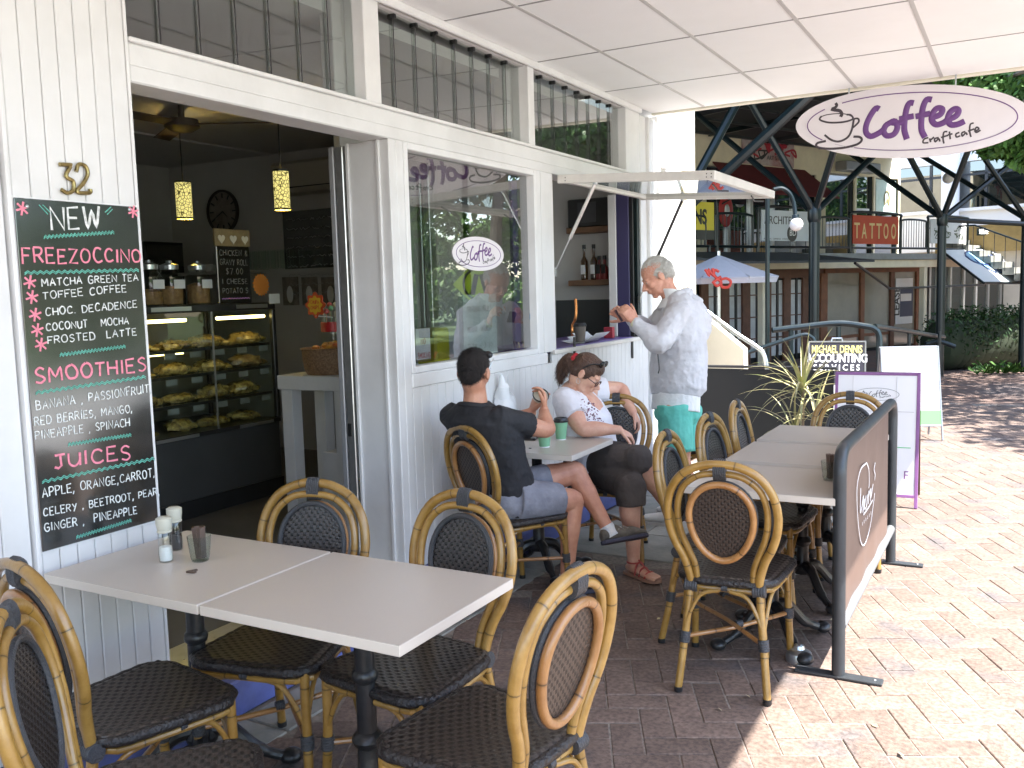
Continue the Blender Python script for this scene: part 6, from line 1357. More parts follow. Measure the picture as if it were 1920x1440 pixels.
# folded market umbrella with red print
um = thing('market_umbrella', 'pale grey market umbrella with red lettering beside the shop wall', 'umbrella', tuple(dep(1345, 650, 14)))
ap = dep(1348, 478, 14.2); m = MB(); K = 8; ringu = []
for k in range(K):
    a = 2*math.pi*k/K; ringu.append(ap+V((.92*math.cos(a), .92*math.sin(a), -.36)))
vs = [ap]+ringu+[ap+(r-ap).lerp(V((0, 0, 0)), .0)*.96+V((0, 0, -.10)) for r in ringu]
m.add(vs, [(0, 1+k, 1+(k+1) % K) for k in range(K)]+[(1+k, 1+K+k, 1+K+(k+1) % K, 1+(k+1) % K) for k in range(K)])
m.add([tuple(V(p)-V((0, 0, .012))) for p in vs[:K+1]], [(0, 1+(k+1) % K, 1+k) for k in range(K)]); m.build('canopy', mat('umbrella_grey', (.46, .46, .50), .7, var=.05), um, smooth=0)
pole(um, ap+V((0, 0, .06)), V((ap.x, ap.y, BG)), .025, M['alu'], 'pole')
for o_ in ringu: pole(um, ap+V((0, 0, -.06)), o_, .01, M['alu'], 'rib', 5)
m = MB()
for pts in ([(1322, 505), (1330, 517), (1328, 505), (1338, 517), (1336, 503)], [(1348, 510), (1341, 506), (1338, 514), (1345, 522), (1352, 519)], [(1336, 528), (1344, 536), (1352, 530), (1345, 524), (1337, 530)], [(1352, 524), (1362, 522), (1370, 528), (1366, 538), (1354, 538), (1351, 530)]):
    m.tube(spline([dep(x, y, 13.26) for x, y in pts], 4), .022, 6)
m.build('print', mat('umbrella_red', (.55, .05, .03), .5), um)

# tree-shaped steel columns and the dark roof they carry
M['roofd'] = mat('roof_dark_underside', (.035, .038, .042), .7, var=.2, vs=1)
rf = thing('steel_roof', 'dark steel roof over the terrace walkway carried on branching columns', 'roof', tuple(FP(0, 3, 5)))
ur = uz(1738, 300, OF)[0]
m = MB(); m.box((uL-9, OF-1, 5.45), (ur-2.0, 7.4, 5.52), FT); m.build('deck', M['roofd'], rf, smooth=0)
for k in range(9): m = MB(); u = uL-8.5+k*(ur-2-uL+8)/8.5; m.box((u, OF+.1, 5.35), (u+.08, 7.3, 5.449), FT); m.build('rafter', M['green'] if k % 2 else M['frameg'], rf, smooth=0)
for k in range(7): m = MB(); m.box((uL-9, OF+.5+k*1.3, 5.29), (ur-2.0, OF+.56+k*1.3, 5.349), FT); m.build('purlin', M['frameg'], rf, smooth=0)
def tpost(px, ptop, t_, r, br, lb, pxb=None):
    top = dep(px, ptop, t_); base = V((top.x, top.y, BG-.1)); t = thing('branching_column', lb, 'column', base, 'branching green steel columns')
    mm = MB(); mm.tube([base, top], [r, r], 16); mm.build('trunk', M['green'], t); mm = MB(); mm.lathe(top-V((0, 0, .25)), [(r*1.02, 0), (r*1.25, .05), (r*1.25, .2), (r*1.0, .3)], 16); mm.build('node', M['green'], t)
    for (bx_, by_, bt, rr) in br: e = top+(dep(bx_, by_, bt)-top)*1.35; mm = MB(); mm.tube([top-V((0, 0, .1)), e], [rr, rr], 8); mm.build('branch', M['green'], t)
tpost(1527, 388, 15.0, .088, [(1335, 236, 16.6, .055), (1408, 190, 14.2, .055), (1580, 225, 14.0, .055), (1660, 268, 16.5, .055)], 'branching green steel column in the middle, behind the oval sign')
tpost(1767, 400, 18.0, .082, [(1604, 292, 20.0, .058), (1690, 262, 16.8, .055), (1836, 225, 17.0, .055), (1950, 262, 19.5, .058)], 'branching green steel column in front of the fish awning')
tpost(1925, 402, 18.5, .085, [(1720, 285, 20.0, .05), (1815, 250, 18.0, .05), (1980, 240, 18.0, .05)], 'branching green steel column at the right edge of the photo')
tpost(1262, 400, 13.0, .088, [(1384, 185, 13.0, .065), (1520, 172, 12.2, .072), (1150, 200, 13, .06)], 'branching green steel column hidden behind the cafe corner, only its arms showing')
bm1 = thing('eaves_beam', 'straight green steel beam between the two right hand columns', 'beam', tuple(dep(1770, 415, 18))); pole(bm1, dep(1770, 412, 18.0), dep(1925, 420, 18.4), .05, M['green'], 'beam')
# small lamp post with globe, second globe on the white building
lp = thing('globe_lamp_post', 'thin green lamp post with curved arm and a white globe', 'street lamp', tuple(V((dep(1441, 370, 11).x, dep(1441, 370, 11).y, -.02))))
tp_ = dep(1439, 372, 11.0); pole(lp, V((tp_.x, tp_.y, -.02)), tp_, .027, M['green'], 'pole', 10)
t2 = thing('globe_lamp', 'frosted white globe hanging from a curved green bracket before the architect banner', 'street lamp', tuple(dep(1492, 418, 12)))
m = MB(); m.tube(spline([dep(x, y, 12) for x, y in ((1450, 355), (1466, 353), (1480, 362), (1488, 380), (1491, 405))], 5), .028, 8); m.build('bracket', M['green'], t2)
m = MB(); m.ell(dep(1493, 421, 12), .088, nu=24, nv=14); m.build('globe', mat('opal_globe', (.72, .68, .66), .25), t2); m = MB(); c_ = dep(1491.5, 406, 12); m.lathe(c_-V((0, 0, .02)), [(.05, 0), (.045, .04), (.02, .05)], 12); m.build('collar', M['green'], t2)
t2 = thing('globe_lamp', 'bright white globe lamp before the white column of the far building', 'street lamp', tuple(dep(1778, 334, 24))); m = MB(); m.ell(dep(1778, 334, 24), .145, nu=20, nv=12); m.build('globe', M['white'], t2); pole(t2, dep(1778, 334, 24), dep(1790, 330, 25), .02, M['white'], 'arm')

# ---- white building to the right, external stair
GO = dep(1760, 500, 31); GU = V((.966, -.26, 0)).normalized(); GN = V((-.26, -.966, 0)).normalized()
GT = Matrix(((GU.x, GN.x, 0, GO.x), (GU.y, GN.y, 0, GO.y), (0, 0, 1, 0), (0, 0, 0, 1)))
def gz(px, py, off=0): p = onP(px, py, GO+GN*off, GN); r = p-V((GO.x, GO.y, 0)); return r.dot(GU), p.z
wb = thing('white_office_building', 'white modern building with long window bands right of the terrace', 'building', (GO.x, GO.y, BG))
def gb(nm, u0_, u1_, z0, z1, off, th, m, par=None, c=0): mm = MB(); mm.box((u0_, off-th, z0), (u1_, off, z1), GT, c); return mm.build(nm, m, par or wb, smooth=30 if c else 0, fixn=True)
zA = gz(1760, 308)[1]; zBt2 = gz(1760, 400)[1]; zC = gz(1760, 455)[1]
gb('parapet', -6, 14, zA, zA+3.2, 0, .3, M['white']); gb('spandrel', -6, 14, zC-.3, zBt2, 0, .3, M['white']); gb('lower_wall', -6, 14, BG, zC-.301, -.2, .3, M['creamlt'])
gb('window_band', -6, 14, zBt2, zA, -.15, .02, M['mirror']); gb('backing', -6, 14, zBt2-.3, zA+.5, -3, .1, mat('office_grey', (.22, .23, .24), .8))
for k in range(11): u = -5.6+k*1.75; gb('window_frame', u-.04, u+.04, zBt2, zA, -.1, .06, M['bind'])
gb('window_frame', -6, 14, (zA+zBt2)/2+.35, (zA+zBt2)/2+.42, -.1, .05, M['bind']); gb('ledge', -6, 14, zBt2, zBt2+.1, .12, .25, M['white'])
u, _ = gz(1789, 350); m = MB(); m.tube([GT @ V((u, .35, zC)), GT @ V((u, .35, zA+.6))], .28, 20); m.build('column', M['white'], wb)
st_ = thing('external_stair', 'tan external stair flight with a thin dark railing beside the white building', 'stairs', tuple(dep(1870, 520, 26)))
w0 = dep(1818, 520, 27); w1 = dep(1960, 520, 27); zt_ = dep(1818, 424, 27).z; m = MB(); T = T4(V((w0.x, w0.y, 0)), GU, GN, V((0, 0, 1))); m.box((-1.0, -.2, 2.35), (4, 0, zt_), T); m.build('wall', mat('stair_wall_tan', (.42, .30, .13), .8, var=.1), st_, smooth=0)
for k in range(9): m = MB(); m.box((-.6+.3*k, 0.001, zt_-.45-.17*k), (-.3+.3*k, 1.1, zt_-.25-.17*k), T); m.build('step', M['slab'], st_, smooth=0)
for k in range(16):
    u = -.7+.28*k; zz = zt_-.05-.12*max(0, k-4); pole(st_, T @ V((u, 1.1, zz-.95)), T @ V((u, 1.1, zz)), .01, M['black'], 'baluster', 5)
m = MB(); m.tube([T @ V((-.8, 1.1, zt_-.05)), T @ V((.45, 1.1, zt_-.05)), T @ V((3.6, 1.1, zt_-.05-.12*11.5))], .025, 8); m.build('handrail', M['green'], st_)
for k, (px0, px1, who) in enumerate(((1832, 1857, 'left'), (1873, 1896, 'right'))):
    a = dep(px0, 428, 26.6); b_ = dep(px1, 441, 26.6); m = MB(); m.prism([a, V((b_.x, b_.y, a.z)), b_, V((a.x, a.y, b_.z))], GN*.03); t = thing('green_wall_sign', 'small dark green wall sign above the stair, %s of the two' % who, 'sign', tuple(b_)); m.build('plate', M['green'], t, smooth=0, fixn=True)
    m = MB()
    for i in range(3): p0 = dep(px0+4, 431+i*3.5, 26.5); p1 = dep(px1-5, 431+i*3.5, 26.5); m.cone(p0, p1, .018, .018, 5)
    m.build('lettering', M['white'], t)

# ---- stair wall with silver handrail just beyond the cafe
sw = thing('stair_wall', 'sloping cream stair wall with a steel handrail just past the cafe corner', 'wall', (-2.9, 9.6, 0))
prof = [onP(x, y, V((0, 9.25, 0)), V((0, 1, 0))) for x, y in ((1290, 575), (1325, 598), (1383, 646), (1394, 655), (1395, 700))]
prof = [V((-4.2, 9.25, prof[0].z+.5))]+prof+[V((prof[-1].x, 9.25, -.02)), V((-4.2, 9.25, -.02))]
m = MB(); m.prism(prof, (0, .16, 0)); m.build('render', M['creamlt'], sw, smooth=0, fixn=True)
m = MB(); m.tube(spline([ony(x, y, 9.55) for x, y in ((1300, 565), (1328, 586), (1380, 625), (1418, 650), (1432, 664), (1438, 690), (1440, 720))], 5), .022, 10); m.build('handrail', M['chrome'], sw)
for k in range(5): m = MB(); m.box((-4.2, 9.42, -.02), (-2.55-.28*k, 10.6, .15*(k+1)), None, .004); m.build('step', M['slab'], sw, smooth=0)
# ---- dark green ramp handrails
hr = thing('ramp_handrail', 'thick dark green tube handrail frame beside the ramp', 'railing', (-2.5, 11, 0))
def rail(par, pts, t_, r, nm='rail'): mm = MB(); mm.tube(spline([dep(x, y, t_ if not isinstance(t_, list) else t_[i]) for i, (x, y) in enumerate(pts)], 4), r, 10); return mm.build(nm, M['green'], par)
rail(hr, [(1448, 619), (1500, 613), (1570, 606), (1618, 611), (1638, 616), (1648, 630), (1649, 665), (1650, 740)], 11, .037); 
for px in (1483, 1572): pole(hr, dep(px, 613, 11), V((dep(px, 613, 11).x, dep(px, 613, 11).y, -.02)), .03, M['green'], 'post')
hr2 = thing('ramp_handrail', 'slimmer dark green handrail descending towards the hedge', 'railing', (-2, 13, 0))
rail(hr2, [(1640, 612), (1690, 619), (1750, 629), (1770, 632)], [11.5, 13, 15, 15.5], .034)
for px, t_ in ((1705, 13.5), (1762, 15)): pole(hr2, dep(px, 622, t_), V((dep(px, 622, t_).x, dep(px, 622, t_).y, -.3)), .028, M['green'], 'post')
rail(hr2, [(1735, 645), (1760, 640), (1790, 650)], 15.5, .04)
hr3 = thing('ramp_handrail', 'low curved green handrail left of the potted plant', 'railing', (-3, 10.5, 0))
rail(hr3, [(1385, 667), (1440, 648), (1500, 629), (1518, 630), (1527, 642), (1530, 670), (1530, 740)], 10.4, .024)

# ================================================================== PLANTING
def leafcloud(mb, c, r, n, size, rng, flat=.7):
    for k in range(n):
        while True:
            d = V((rng.uniform(-1, 1), rng.uniform(-1, 1), rng.uniform(-1, 1)))
            if .25 < d.length < 1: break
        p = V(c)+V((d.x*r[0], d.y*r[1], d.z*r[2])); nrm = V((rng.uniform(-1, 1), rng.uniform(-1, 1), rng.uniform(-.2, 1))).normalized(); a = nrm.orthogonal().normalized(); b_ = nrm.cross(a); th = rng.uniform(0, 6.28)
        a, b_ = a*math.cos(th)+b_*math.sin(th), b_*math.cos(th)-a*math.sin(th); s_ = size*rng.uniform(.6, 1.3)
        mb.add([p-a*s_, p-b_*s_*.42, p+a*s_, p+b_*s_*.42], [(0, 1, 2, 3)])
rt = random.Random(17)
hg = thing('hedge', 'clipped dark green hedge bordering the paved path at the right', 'hedge', (-1, 18.5, -.3))
h0 = onz(1735, 690, -.35); m = MB(); core = MB()
for k in range(26):
    f_ = k/25; px = 1772+f_*330; cpt = dep(px, 640, 19.5+2.2*f_); zc_ = .34; rr = (.5, .5, .50)
    leafcloud(m, (cpt.x, cpt.y, zc_+rt.uniform(-.05, .1)), (.62, .75, .62), 520, .05, rt)
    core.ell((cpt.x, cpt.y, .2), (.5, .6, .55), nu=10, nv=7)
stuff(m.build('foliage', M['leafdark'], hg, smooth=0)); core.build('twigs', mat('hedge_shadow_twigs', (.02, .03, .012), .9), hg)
m = MB()
for k in range(10):
    c_ = dep(1835+k*9+rt.uniform(-4, 4), 700, 18.4); c_.z = -.33
    for j in range(9): a = rt.uniform(0, 6.28); d = V((math.cos(a), math.sin(a), rt.uniform(.6, 1.6))).normalized(); s_ = d.cross(V((0, 0, 1))).normalized()*.02; l = rt.uniform(.2, .4); m.add([c_-s_, c_+s_, c_+d*l+s_*.8-V((0, 0, .05)), c_+d*l*1.25-V((0, 0, .12))], [(0, 1, 2, 3)])
stuff(tag(m.build('strap_leaf_plants', M['leaf'], smooth=0), 'low strap leaved plants at the foot of the hedge', 'ground cover'))
def tree(loc, h, cr, lb, grp, seed, n=5200, ls=.11, dark=False, droop=None):
    rng = random.Random(seed); t = thing('broadleaf_tree', lb, 'tree', loc, grp); loc = V(loc)
    m = MB(); top = loc+V((rng.uniform(-.3, .3), rng.uniform(-.3, .3), h*.62)); m.tube(spline([loc, loc.lerp(top, .5)+V((rng.uniform(-.15, .15), rng.uniform(-.15, .15), 0)), top], 5), [.19*h/6*(1-.05*i) for i in range(11)], 10); m.build('trunk', M['bark'], t)
    m = MB(); cl = []
    for k in range(9):
        a = k*2.4; e = top+V((math.cos(a)*cr*rng.uniform(.35, .75), math.sin(a)*cr*rng.uniform(.35, .75), rng.uniform(-.05, .35)*h)); s0 = loc.lerp(top, rng.uniform(.6, 1)); m.tube(spline([s0, s0.lerp(e, .5)+V((0, 0, .2)), e], 4), [.07*h/6*(1-.09*i) for i in range(9)], 6); cl.append(e)
    m.build('limb', M['bark'], t)
    m = MB()
    for k in range(26):
        b_ = cl[k % 9] if k < 18 else top+V((0, 0, h*.2)); c_ = b_+V((rng.uniform(-1, 1), rng.uniform(-1, 1), rng.uniform(-.6, .8)))*cr*.38; r = cr*rng.uniform(.22, .4); leafcloud(m, c_, (r, r, r*.75), n//26, ls, rng)
    o = m.build('crown', M['leafdark'] if dark else M['leafb'], t, smooth=0); return t
# leafy branch mass behind the sign at the top right
bt = thing('overhanging_tree', 'glossy leaved tree overhanging behind the right end of the oval sign', 'tree', (1.6, 12.5, -.02))
m = MB(); m.tube(spline([V((3.4, 15.6, -.02)), V((3.2, 15.2, 2)), V((2.2, 13.8, 3.6)), V((.6, 12.0, 4.1))], 5), [.16-.007*i for i in range(16)], 10); m.build('trunk', M['bark'], bt)
m = MB(); 
for (X_, Y_, Z_, r_) in ((2.2, 12.2, 4.9, 1.3), (1.2, 13.8, 5.2, 1.4), (3.0, 14.5, 5.4, 1.6), (1.0, 15.8, 5.3, 1.5), (3.2, 17.2, 5.8, 1.7), (1.6, 18.6, 5.6, 1.6), (4.2, 12.6, 5.6, 1.5), (.6, 17.4, 5.0, 1.2), (2.6, 20.2, 5.8, 1.6), (4.8, 15.6, 6, 1.6), (3.4, 10.6, 5.6, 1.0)): leafcloud(m, (X_, Y_, Z_), (r_, r_, r_*.6), int(620*r_*r_), .12, rt)
for (px, py, t_, r) in ((1845, 165, 12, .42), (1900, 150, 12, .5), (1915, 185, 11.6, .5), (1800, 138, 12.6, .4), (1870, 275, 12.3, .24), (1905, 262, 12, .36), (1840, 262, 12.6, .20), (1885, 240, 12.8, .40), (1930, 290, 12, .3), (1960, 200, 12, .6), (1960, 120, 12, .7), (1860, 100, 12.5, .5)):
    leafcloud(m, dep(px, py, t_), (r, r, r*.7), int(700*r/.4), .075, rt)
bl = m.build('crown', M['leaf'], bt, smooth=0)
m = MB()
for (px, py) in ((1845, 165), (1900, 150), (1870, 270), (1900, 262), (1840, 262)): m.tube([V((.6, 12.0, 4.1)), dep(px, py, 12.2)], [.05, .015], 6)
m.build('limb', M['bark'], bt)
# trees across the street and beyond: only seen in reflections and through the verandah
k = 0
for (x, y, h, cr) in ((9, 20, 7, 3.2), (13, 27, 8, 3.6), (8, 30, 7.5, 3.4), (17, 20, 8, 3.5), (12, 14, 6.5, 3.0), (15, 36, 4.6, 2.4), (6.5, 38, 8, 3.5), (21, 30, 9, 4.2), (22, 40, 4.5, 2.4), (11, 48, 5, 3)):
    tree((x, y, .0), h, cr, 'broadleaf street tree across the road, %s along the row' % NUMW[k], 'street trees across the road', 100+k, n=3600, ls=.20, dark=None if k % 3 else False); k += 1
m = MB()
for i in range(46):
    y_ = 10+i*1.25; x_ = 19+rt.uniform(-2, 5); leafcloud(m, (x_, y_, rt.uniform(1.6, 4.6) if y_ < 32 else rt.uniform(.8, 1.8)), (1.9, 1.9, 2.0 if y_ < 32 else 1.2), 520, .22, rt)
stuff(tag(m.build('woodland', M['leafb'], smooth=0), 'dense mass of green trees beyond the road, mirrored in the shop window', 'trees'))
# yellow green crossing warning sign across the street, mirrored in the shop window
def mirrorx(px, py, x):
    d = ray(px, py); t1 = WX/d.x; p = CO+d*t1; d2 = V((-d.x, d.y, d.z)); return p+d2*((x-p.x)/d2.x)
c_ = mirrorx(906, 532, 4.3); cs = thing('crossing_sign', 'diamond shaped yellow green pedestrian crossing sign reflected in the window', 'road sign', (c_.x, c_.y, 0))
nrm = (V((0, c_.y-8, 0))*-1+V((-6, 0, 0))).normalized(); rt_ = V((-nrm.y, nrm.x, 0)); s_ = .55
m = MB(); m.prism([c_+rt_*s_, c_+V((0, 0, s_)), c_-rt_*s_, c_-V((0, 0, s_))], nrm*.02); m.build('plate', mat('fluoro_yellow_green', (.42, .62, .02), .4), cs, smooth=0, fixn=True)
m = MB(); m.tube([c_+nrm*.025+rt_*.33*math.cos(a*.314)+V((0, 0, .33*math.sin(a*.314))) for a in range(20)], .025, 6, closed=True)
for sg_ in (-1, 1): m.tube([c_+nrm*.03+rt_*(.05*sg_)+V((0, 0, .2)), c_+nrm*.03+rt_*(.15*sg_)-V((0, 0, .22))], .05, 6, flat=nrm)
m.build('symbol', M['blackplastic'], cs); pole(cs, V((c_.x, c_.y, 0)), c_-V((0, 0, s_*.6)), .03, M['chrome'], 'pole')
# ================================================================== PEOPLE
UP = V((0, 0, 1))
def limb(mb, pts, n=14, k=4):
    """pts: [(point, radius), ...] smooth tapering limb with round ends"""
    P = [V(p) for p, r in pts]; Rr = [r for p, r in pts]; path = spline(P, k); rad = []
    for i in range(len(P)-1):
        for j in range(k): t = j/k; t = t*t*(3-2*t); rad.append(Rr[i]*(1-t)+Rr[i+1]*t)
    rad.append(Rr[-1]); mb.tube(path, rad, n); mb.ell(path[0], rad[0]*.995, nu=n, nv=8); mb.ell(path[-1], rad[-1]*.995, nu=n, nv=8)
def organic(name, mb, m, parent, voxel=.006, it=4, disp=0, dsc=.08, disp2=0):
    me = bpy.data.meshes.new('tmp'); me.from_pydata(mb.v, [], mb.f); bm = bmesh.new(); bm.from_mesh(me); bmesh.ops.recalc_face_normals(bm, faces=bm.faces); bm.to_mesh(me); bm.free()
    o = bpy.data.objects.new('tmp', me); col.objects.link(o)
    r = o.modifiers.new('r', 'REMESH'); r.mode = 'VOXEL'; r.voxel_size = voxel
    s_ = o.modifiers.new('s', 'SMOOTH'); s_.factor = .5; s_.iterations = it
    if disp:
        tx = bpy.data.textures.new('wrinkle', 'CLOUDS'); tx.noise_scale = dsc; tx.noise_depth = 2
        d = o.modifiers.new('d', 'DISPLACE'); d.texture = tx; d.strength = disp; d.mid_level = .5; d.texture_coords = 'LOCAL'
    if disp2:
        tx = bpy.data.textures.new('crease', 'CLOUDS'); tx.noise_scale = dsc*.5; tx.noise_depth = 2; tx.noise_type = 'HARD_NOISE'
        d = o.modifiers.new('d2', 'DISPLACE'); d.texture = tx; d.strength = disp2; d.mid_level = .5; d.texture_coords = 'LOCAL'
    out = bpy.data.meshes.new_from_object(o.evaluated_get(bpy.context.evaluated_depsgraph_get())); bpy.data.objects.remove(o)
    out.materials.clear(); out.materials.append(m); out.shade_smooth(); out.name = name
    return link(name, out, parent)
def hd(c, f, u, H):
    r = f.cross(u).normalized(); u = r.cross(f).normalized()
    R = Matrix((f, r, u)).transposed()
    return (lambda a, b_, c_: c+f*a*H+r*b_*H+u*c_*H), R, r, u
def head(mb, c, f, u, H, female=False):
    P, R, r, u = hd(c, f, u, H); e = lambda p, rad: mb.ell(P(*p), tuple(x*H for x in rad), R=R, nu=20, nv=14)
    e((-.05, 0, .13), (.40, .315, .36)); e((.10, 0, -.10), (.275, .245, .35)); e((.15, 0, -.30), (.20, .19, .16)); e((.275, 0, -.42), (.08, .09, .07))
    e((.13, .13, -.28), (.14, .09, .15)); e((.13, -.13, -.28), (.14, .09, .15))
    limb(mb, [(P(.365, 0, .03), .030*H), (P(.43, 0, -.06), .038*H), (P(.475, 0, -.13), .05*H)], n=10); e((.42, 0, -.155), (.06, .085, .035))
    e((.325, 0, .075), (.06, .20, .04)); e((.37, 0, -.245), (.045, .10, .024)); e((.362, 0, -.285), (.045, .09, .026)); e((.35, 0, -.20), (.05, .09, .05))
    for s_ in (-1, 1): e((.24, .14*s_, -.10), (.12, .10, .10)); e((-.02, .325*s_, -.03), (.075, .035, .12)); e((-.03, .348*s_, -.02), (.090, .014, .135)); e((.31, .12*s_, .0), (.045, .065, .035))
def eyes(c, f, u, H, parent):
    P, R, r, u = hd(c, f, u, H); m = MB()
    for s_ in (-1, 1): m.ell(P(.318, .125*s_, .000), .036*H, nu=12, nv=8)
    m.build('eye', mat('eye_white', (.6, .56, .52), .2) if 'eye_white' not in bpy.data.materials else bpy.data.materials['eye_white'], parent)
    m = MB()
    for s_ in (-1, 1): m.ell(P(.340, .125*s_, -.004), .018*H, nu=10, nv=6)
    m.build('iris', mat('iris', (.06, .04, .03), .2) if 'iris' not in bpy.data.materials else bpy.data.materials['iris'], parent)
def handm(mb, w_, d, nrm, sgn, curl=.5, s=1.0, spread=.12, tcurl=.3, tangle=.75):
    """w_: wrist, d: hand direction, nrm: back-of-hand normal, sgn: +1 puts the thumb on +side"""
    d = d.normalized(); nrm = (nrm-d*nrm.dot(d)).normalized(); sd_ = d.cross(nrm)*sgn
    palm = [w_+d*.012*s, w_+d*.05*s, w_+d*.085*s]
    mb.loft([(w_-d*.01*s, sd_*.024*s, nrm*.019*s), (w_+d*.02*s, sd_*.030*s, nrm*.017*s), (w_+d*.055*s, sd_*.040*s, nrm*.0155*s), (w_+d*.088*s, sd_*.041*s, nrm*.012*s), (w_+d*.096*s, sd_*.036*s, nrm*.008*s)], 14)
    for i, (off, ln) in enumerate(((.030, .072), (.0105, .080), (-.0095, .075), (-.029, .060))):
        p = w_+d*(.084-.004*abs(i-1))*s+sd_*off*s; dd = (d+sd_*spread*(1.5-i)*.35).normalized(); ang = curl*(.9+.08*i); pts = [(p-dd*.012*s, .0098*s), (p, .0098*s)]
        for seg, fr_ in enumerate((.45, .31, .24)):
            rot = Quaternion(sd_*sgn, 0); a = ang*(1.0 if seg == 0 else 1.15 if seg == 1 else .8); dd = (dd*math.cos(a)-nrm*math.sin(a)); 
            nn = nrm*math.cos(a)+dd*0; p = p+dd.normalized()*ln*fr_*s; pts.append((p, (.0092, .0085, .0074)[seg]*s)); nrm_l = nrm
            # rotate the local normal with the finger
            nrm = (nrm-dd.normalized()*nrm.dot(dd.normalized())).normalized()
        limb(mb, pts, n=10, k=3); nrm = (nrm_orig if False else (d.cross(sd_*sgn)*-1)).normalized(); nrm = -nrm if nrm.dot(NRM0(d, sd_, sgn)) < 0 else nrm
    p = w_+d*.025*s+sd_*.028*s; td = (d*math.cos(tangle)+sd_*math.sin(tangle)-nrm*tcurl).normalized(); p1 = p+td*.034*s; td2 = (td+d*.35-nrm*tcurl*.6).normalized(); p2 = p1+td2*.030*s; td3 = (td2+d*.25-nrm*tcurl*.6).normalized(); p3 = p2+td3*.024*s
    limb(mb, [(p-td*.014*s, .015*s), (p, .0145*s), (p1, .0115*s), (p2, .0105*s), (p3, .0088*s)], n=10, k=3)
def NRM0(d, sd_, sgn): return sd_.cross(d)*sgn
def strands(o, m, n, ln, dirf, parent, wd=.0007, seed=1, keep=None):
    rg = random.Random(seed); me = o.data; mb = MB(); vs_ = me.vertices; N_ = len(vs_)
    for k in range(n):
        v = vs_[rg.randrange(N_)]
        if keep and not keep(v.co+ORG[o.name]): continue
        p = v.co+ORG[o.name]; nn = V(v.normal); d = (dirf(p, nn)+V((rg.uniform(-.35, .35), rg.uniform(-.35, .35), rg.uniform(-.35, .35)))).normalized(); l = ln*rg.uniform(.5, 1.2); s_ = d.cross(nn)
        if s_.length < 1e-4: continue
        s_ = s_.normalized()*wd; q = p+d*l*.5+nn*.002; mb.add([p-s_, p+s_, q+s_*.8, q-s_*.8, p+d*l+nn*.0005], [(0, 1, 2, 3), (3, 2, 4)])
    return stuff(mb.build('hair_strands', m, parent, smooth=0))
def cl(name, c, c2, **k): return mat(name, c, k.pop('rough', .85), c2=c2, var=.1, vs=k.pop('vs', 5), bump=k.pop('bump', .35), bs=k.pop('bs', 45), **k)
def shoe(mb, heel, toe, r=.045, up=UP):
    d = (toe-heel).normalized(); s_ = d.cross(up).normalized(); u = s_.cross(d).normalized(); L = (toe-heel).length
    mb.loft([(heel+u*.035, s_*.022, u*.026), (heel+d*.02*1+u*.045, s_*.032, u*.040), (heel+d*L*.25+u*.045, s_*.034, u*.042), (heel+d*L*.5+u*.036, s_*.038, u*.032), (heel+d*L*.75+u*.028, s_*.046, u*.024), (heel+d*L*.93+u*.024, s_*.036, u*.018), (toe+u*.022, s_*.016, u*.010)], 18)
def sole(mb, heel, toe, up=UP, th=.022, w_=1.0):
    d = (toe-heel).normalized(); s_ = d.cross(up).normalized(); u = s_.cross(d).normalized(); L = (toe-heel).length; pts = []
    for t, hw in ((-.02, .012), (.02, .030), (.2, .036), (.45, .034), (.72, .047), (.9, .042), (1.0, .02), (1.015, 0)): pts.append((t, hw*w_))
    out = [heel+d*L*t+s_*h for t, h in pts]+[heel+d*L*t-s_*h for t, h in pts[::-1][1:]]
    mb.prism(out, u*th)

# ---------------------------------------------------------------- man in black, seated, back three quarters to us
p1 = thing('person', 'seated man in a black polo shirt and grey shorts, seen from behind, legs crossed', 'person', (-2.3, 4.07, 0))
f = V((.42, .907, 0)).normalized(); r = f.cross(UP)
fl_, rl_ = f, r
f = V((.13, .99, 0)).normalized(); r = f.cross(UP)
pel = V((-2.305, 4.04, .545)); nb = dep(891, 757, 4.62); chest = pel.lerp(nb, .62)-f*.005
sL = nb-r*.160-UP*.065; sR = nb+r*.160-UP*.065-f*.005; 
elR = dep(1024, 806, 4.66); wrR = dep(1020, 771, 4.82); elL = dep(925, 800, 4.80); wrL = dep(996, 774, 4.90)
hc = dep(889, 699, 4.60); hf = (CF*.93+CR*.36-UP*.08).normalized(); hu = V((.05, .02, 1)); HH = .240
kR = dep(1074, 938, 4.80); aR = dep(1062, 1085, 4.80); kL = dep(1078, 884, 4.93); aL = dep(1140, 992, 4.86)
f, r = fl_, rl_
hipR = pel+r*.10-UP*.01; hipL = pel-r*.10-UP*.01
f = V((.13, .99, 0)).normalized(); r = f.cross(UP)
b = MB(); head(b, hc, hf, hu, HH)
limb(b, [(nb-V((0, 0, .03)), .066), (nb.lerp(hc, .45), .058), (hc-V((0, 0, .04))-hf*.03, .058)])
limb(b, [(pel, .10), (pel.lerp(chest, .5), .10), (chest, .11), (nb-V((0, 0, .09)), .07)])
for a, s_ in ((sL, 0), (sR, 1)): limb(b, [(nb-V((0, 0, .085)), .045), (a-UP*.01, .05)])
limb(b, [(sR, .056), (sR.lerp(elR, .5), .052), (elR, .043), (elR.lerp(wrR, .35), .045), (wrR, .029)]); limb(b, [(sL, .056), (sL.lerp(elL, .5), .050), (elL, .043), (elL.lerp(wrL, .35), .044), (wrL, .029)])
handm(b, wrR, V((-.10, .30, .95)), (wrR-elR).cross(UP)+CR*.8, -1, curl=.62, s=1.02, tangle=.9)
handm(b, wrL, V((.25, .25, .93)), -CR-CF*.3, 1, curl=.55, s=1.02)
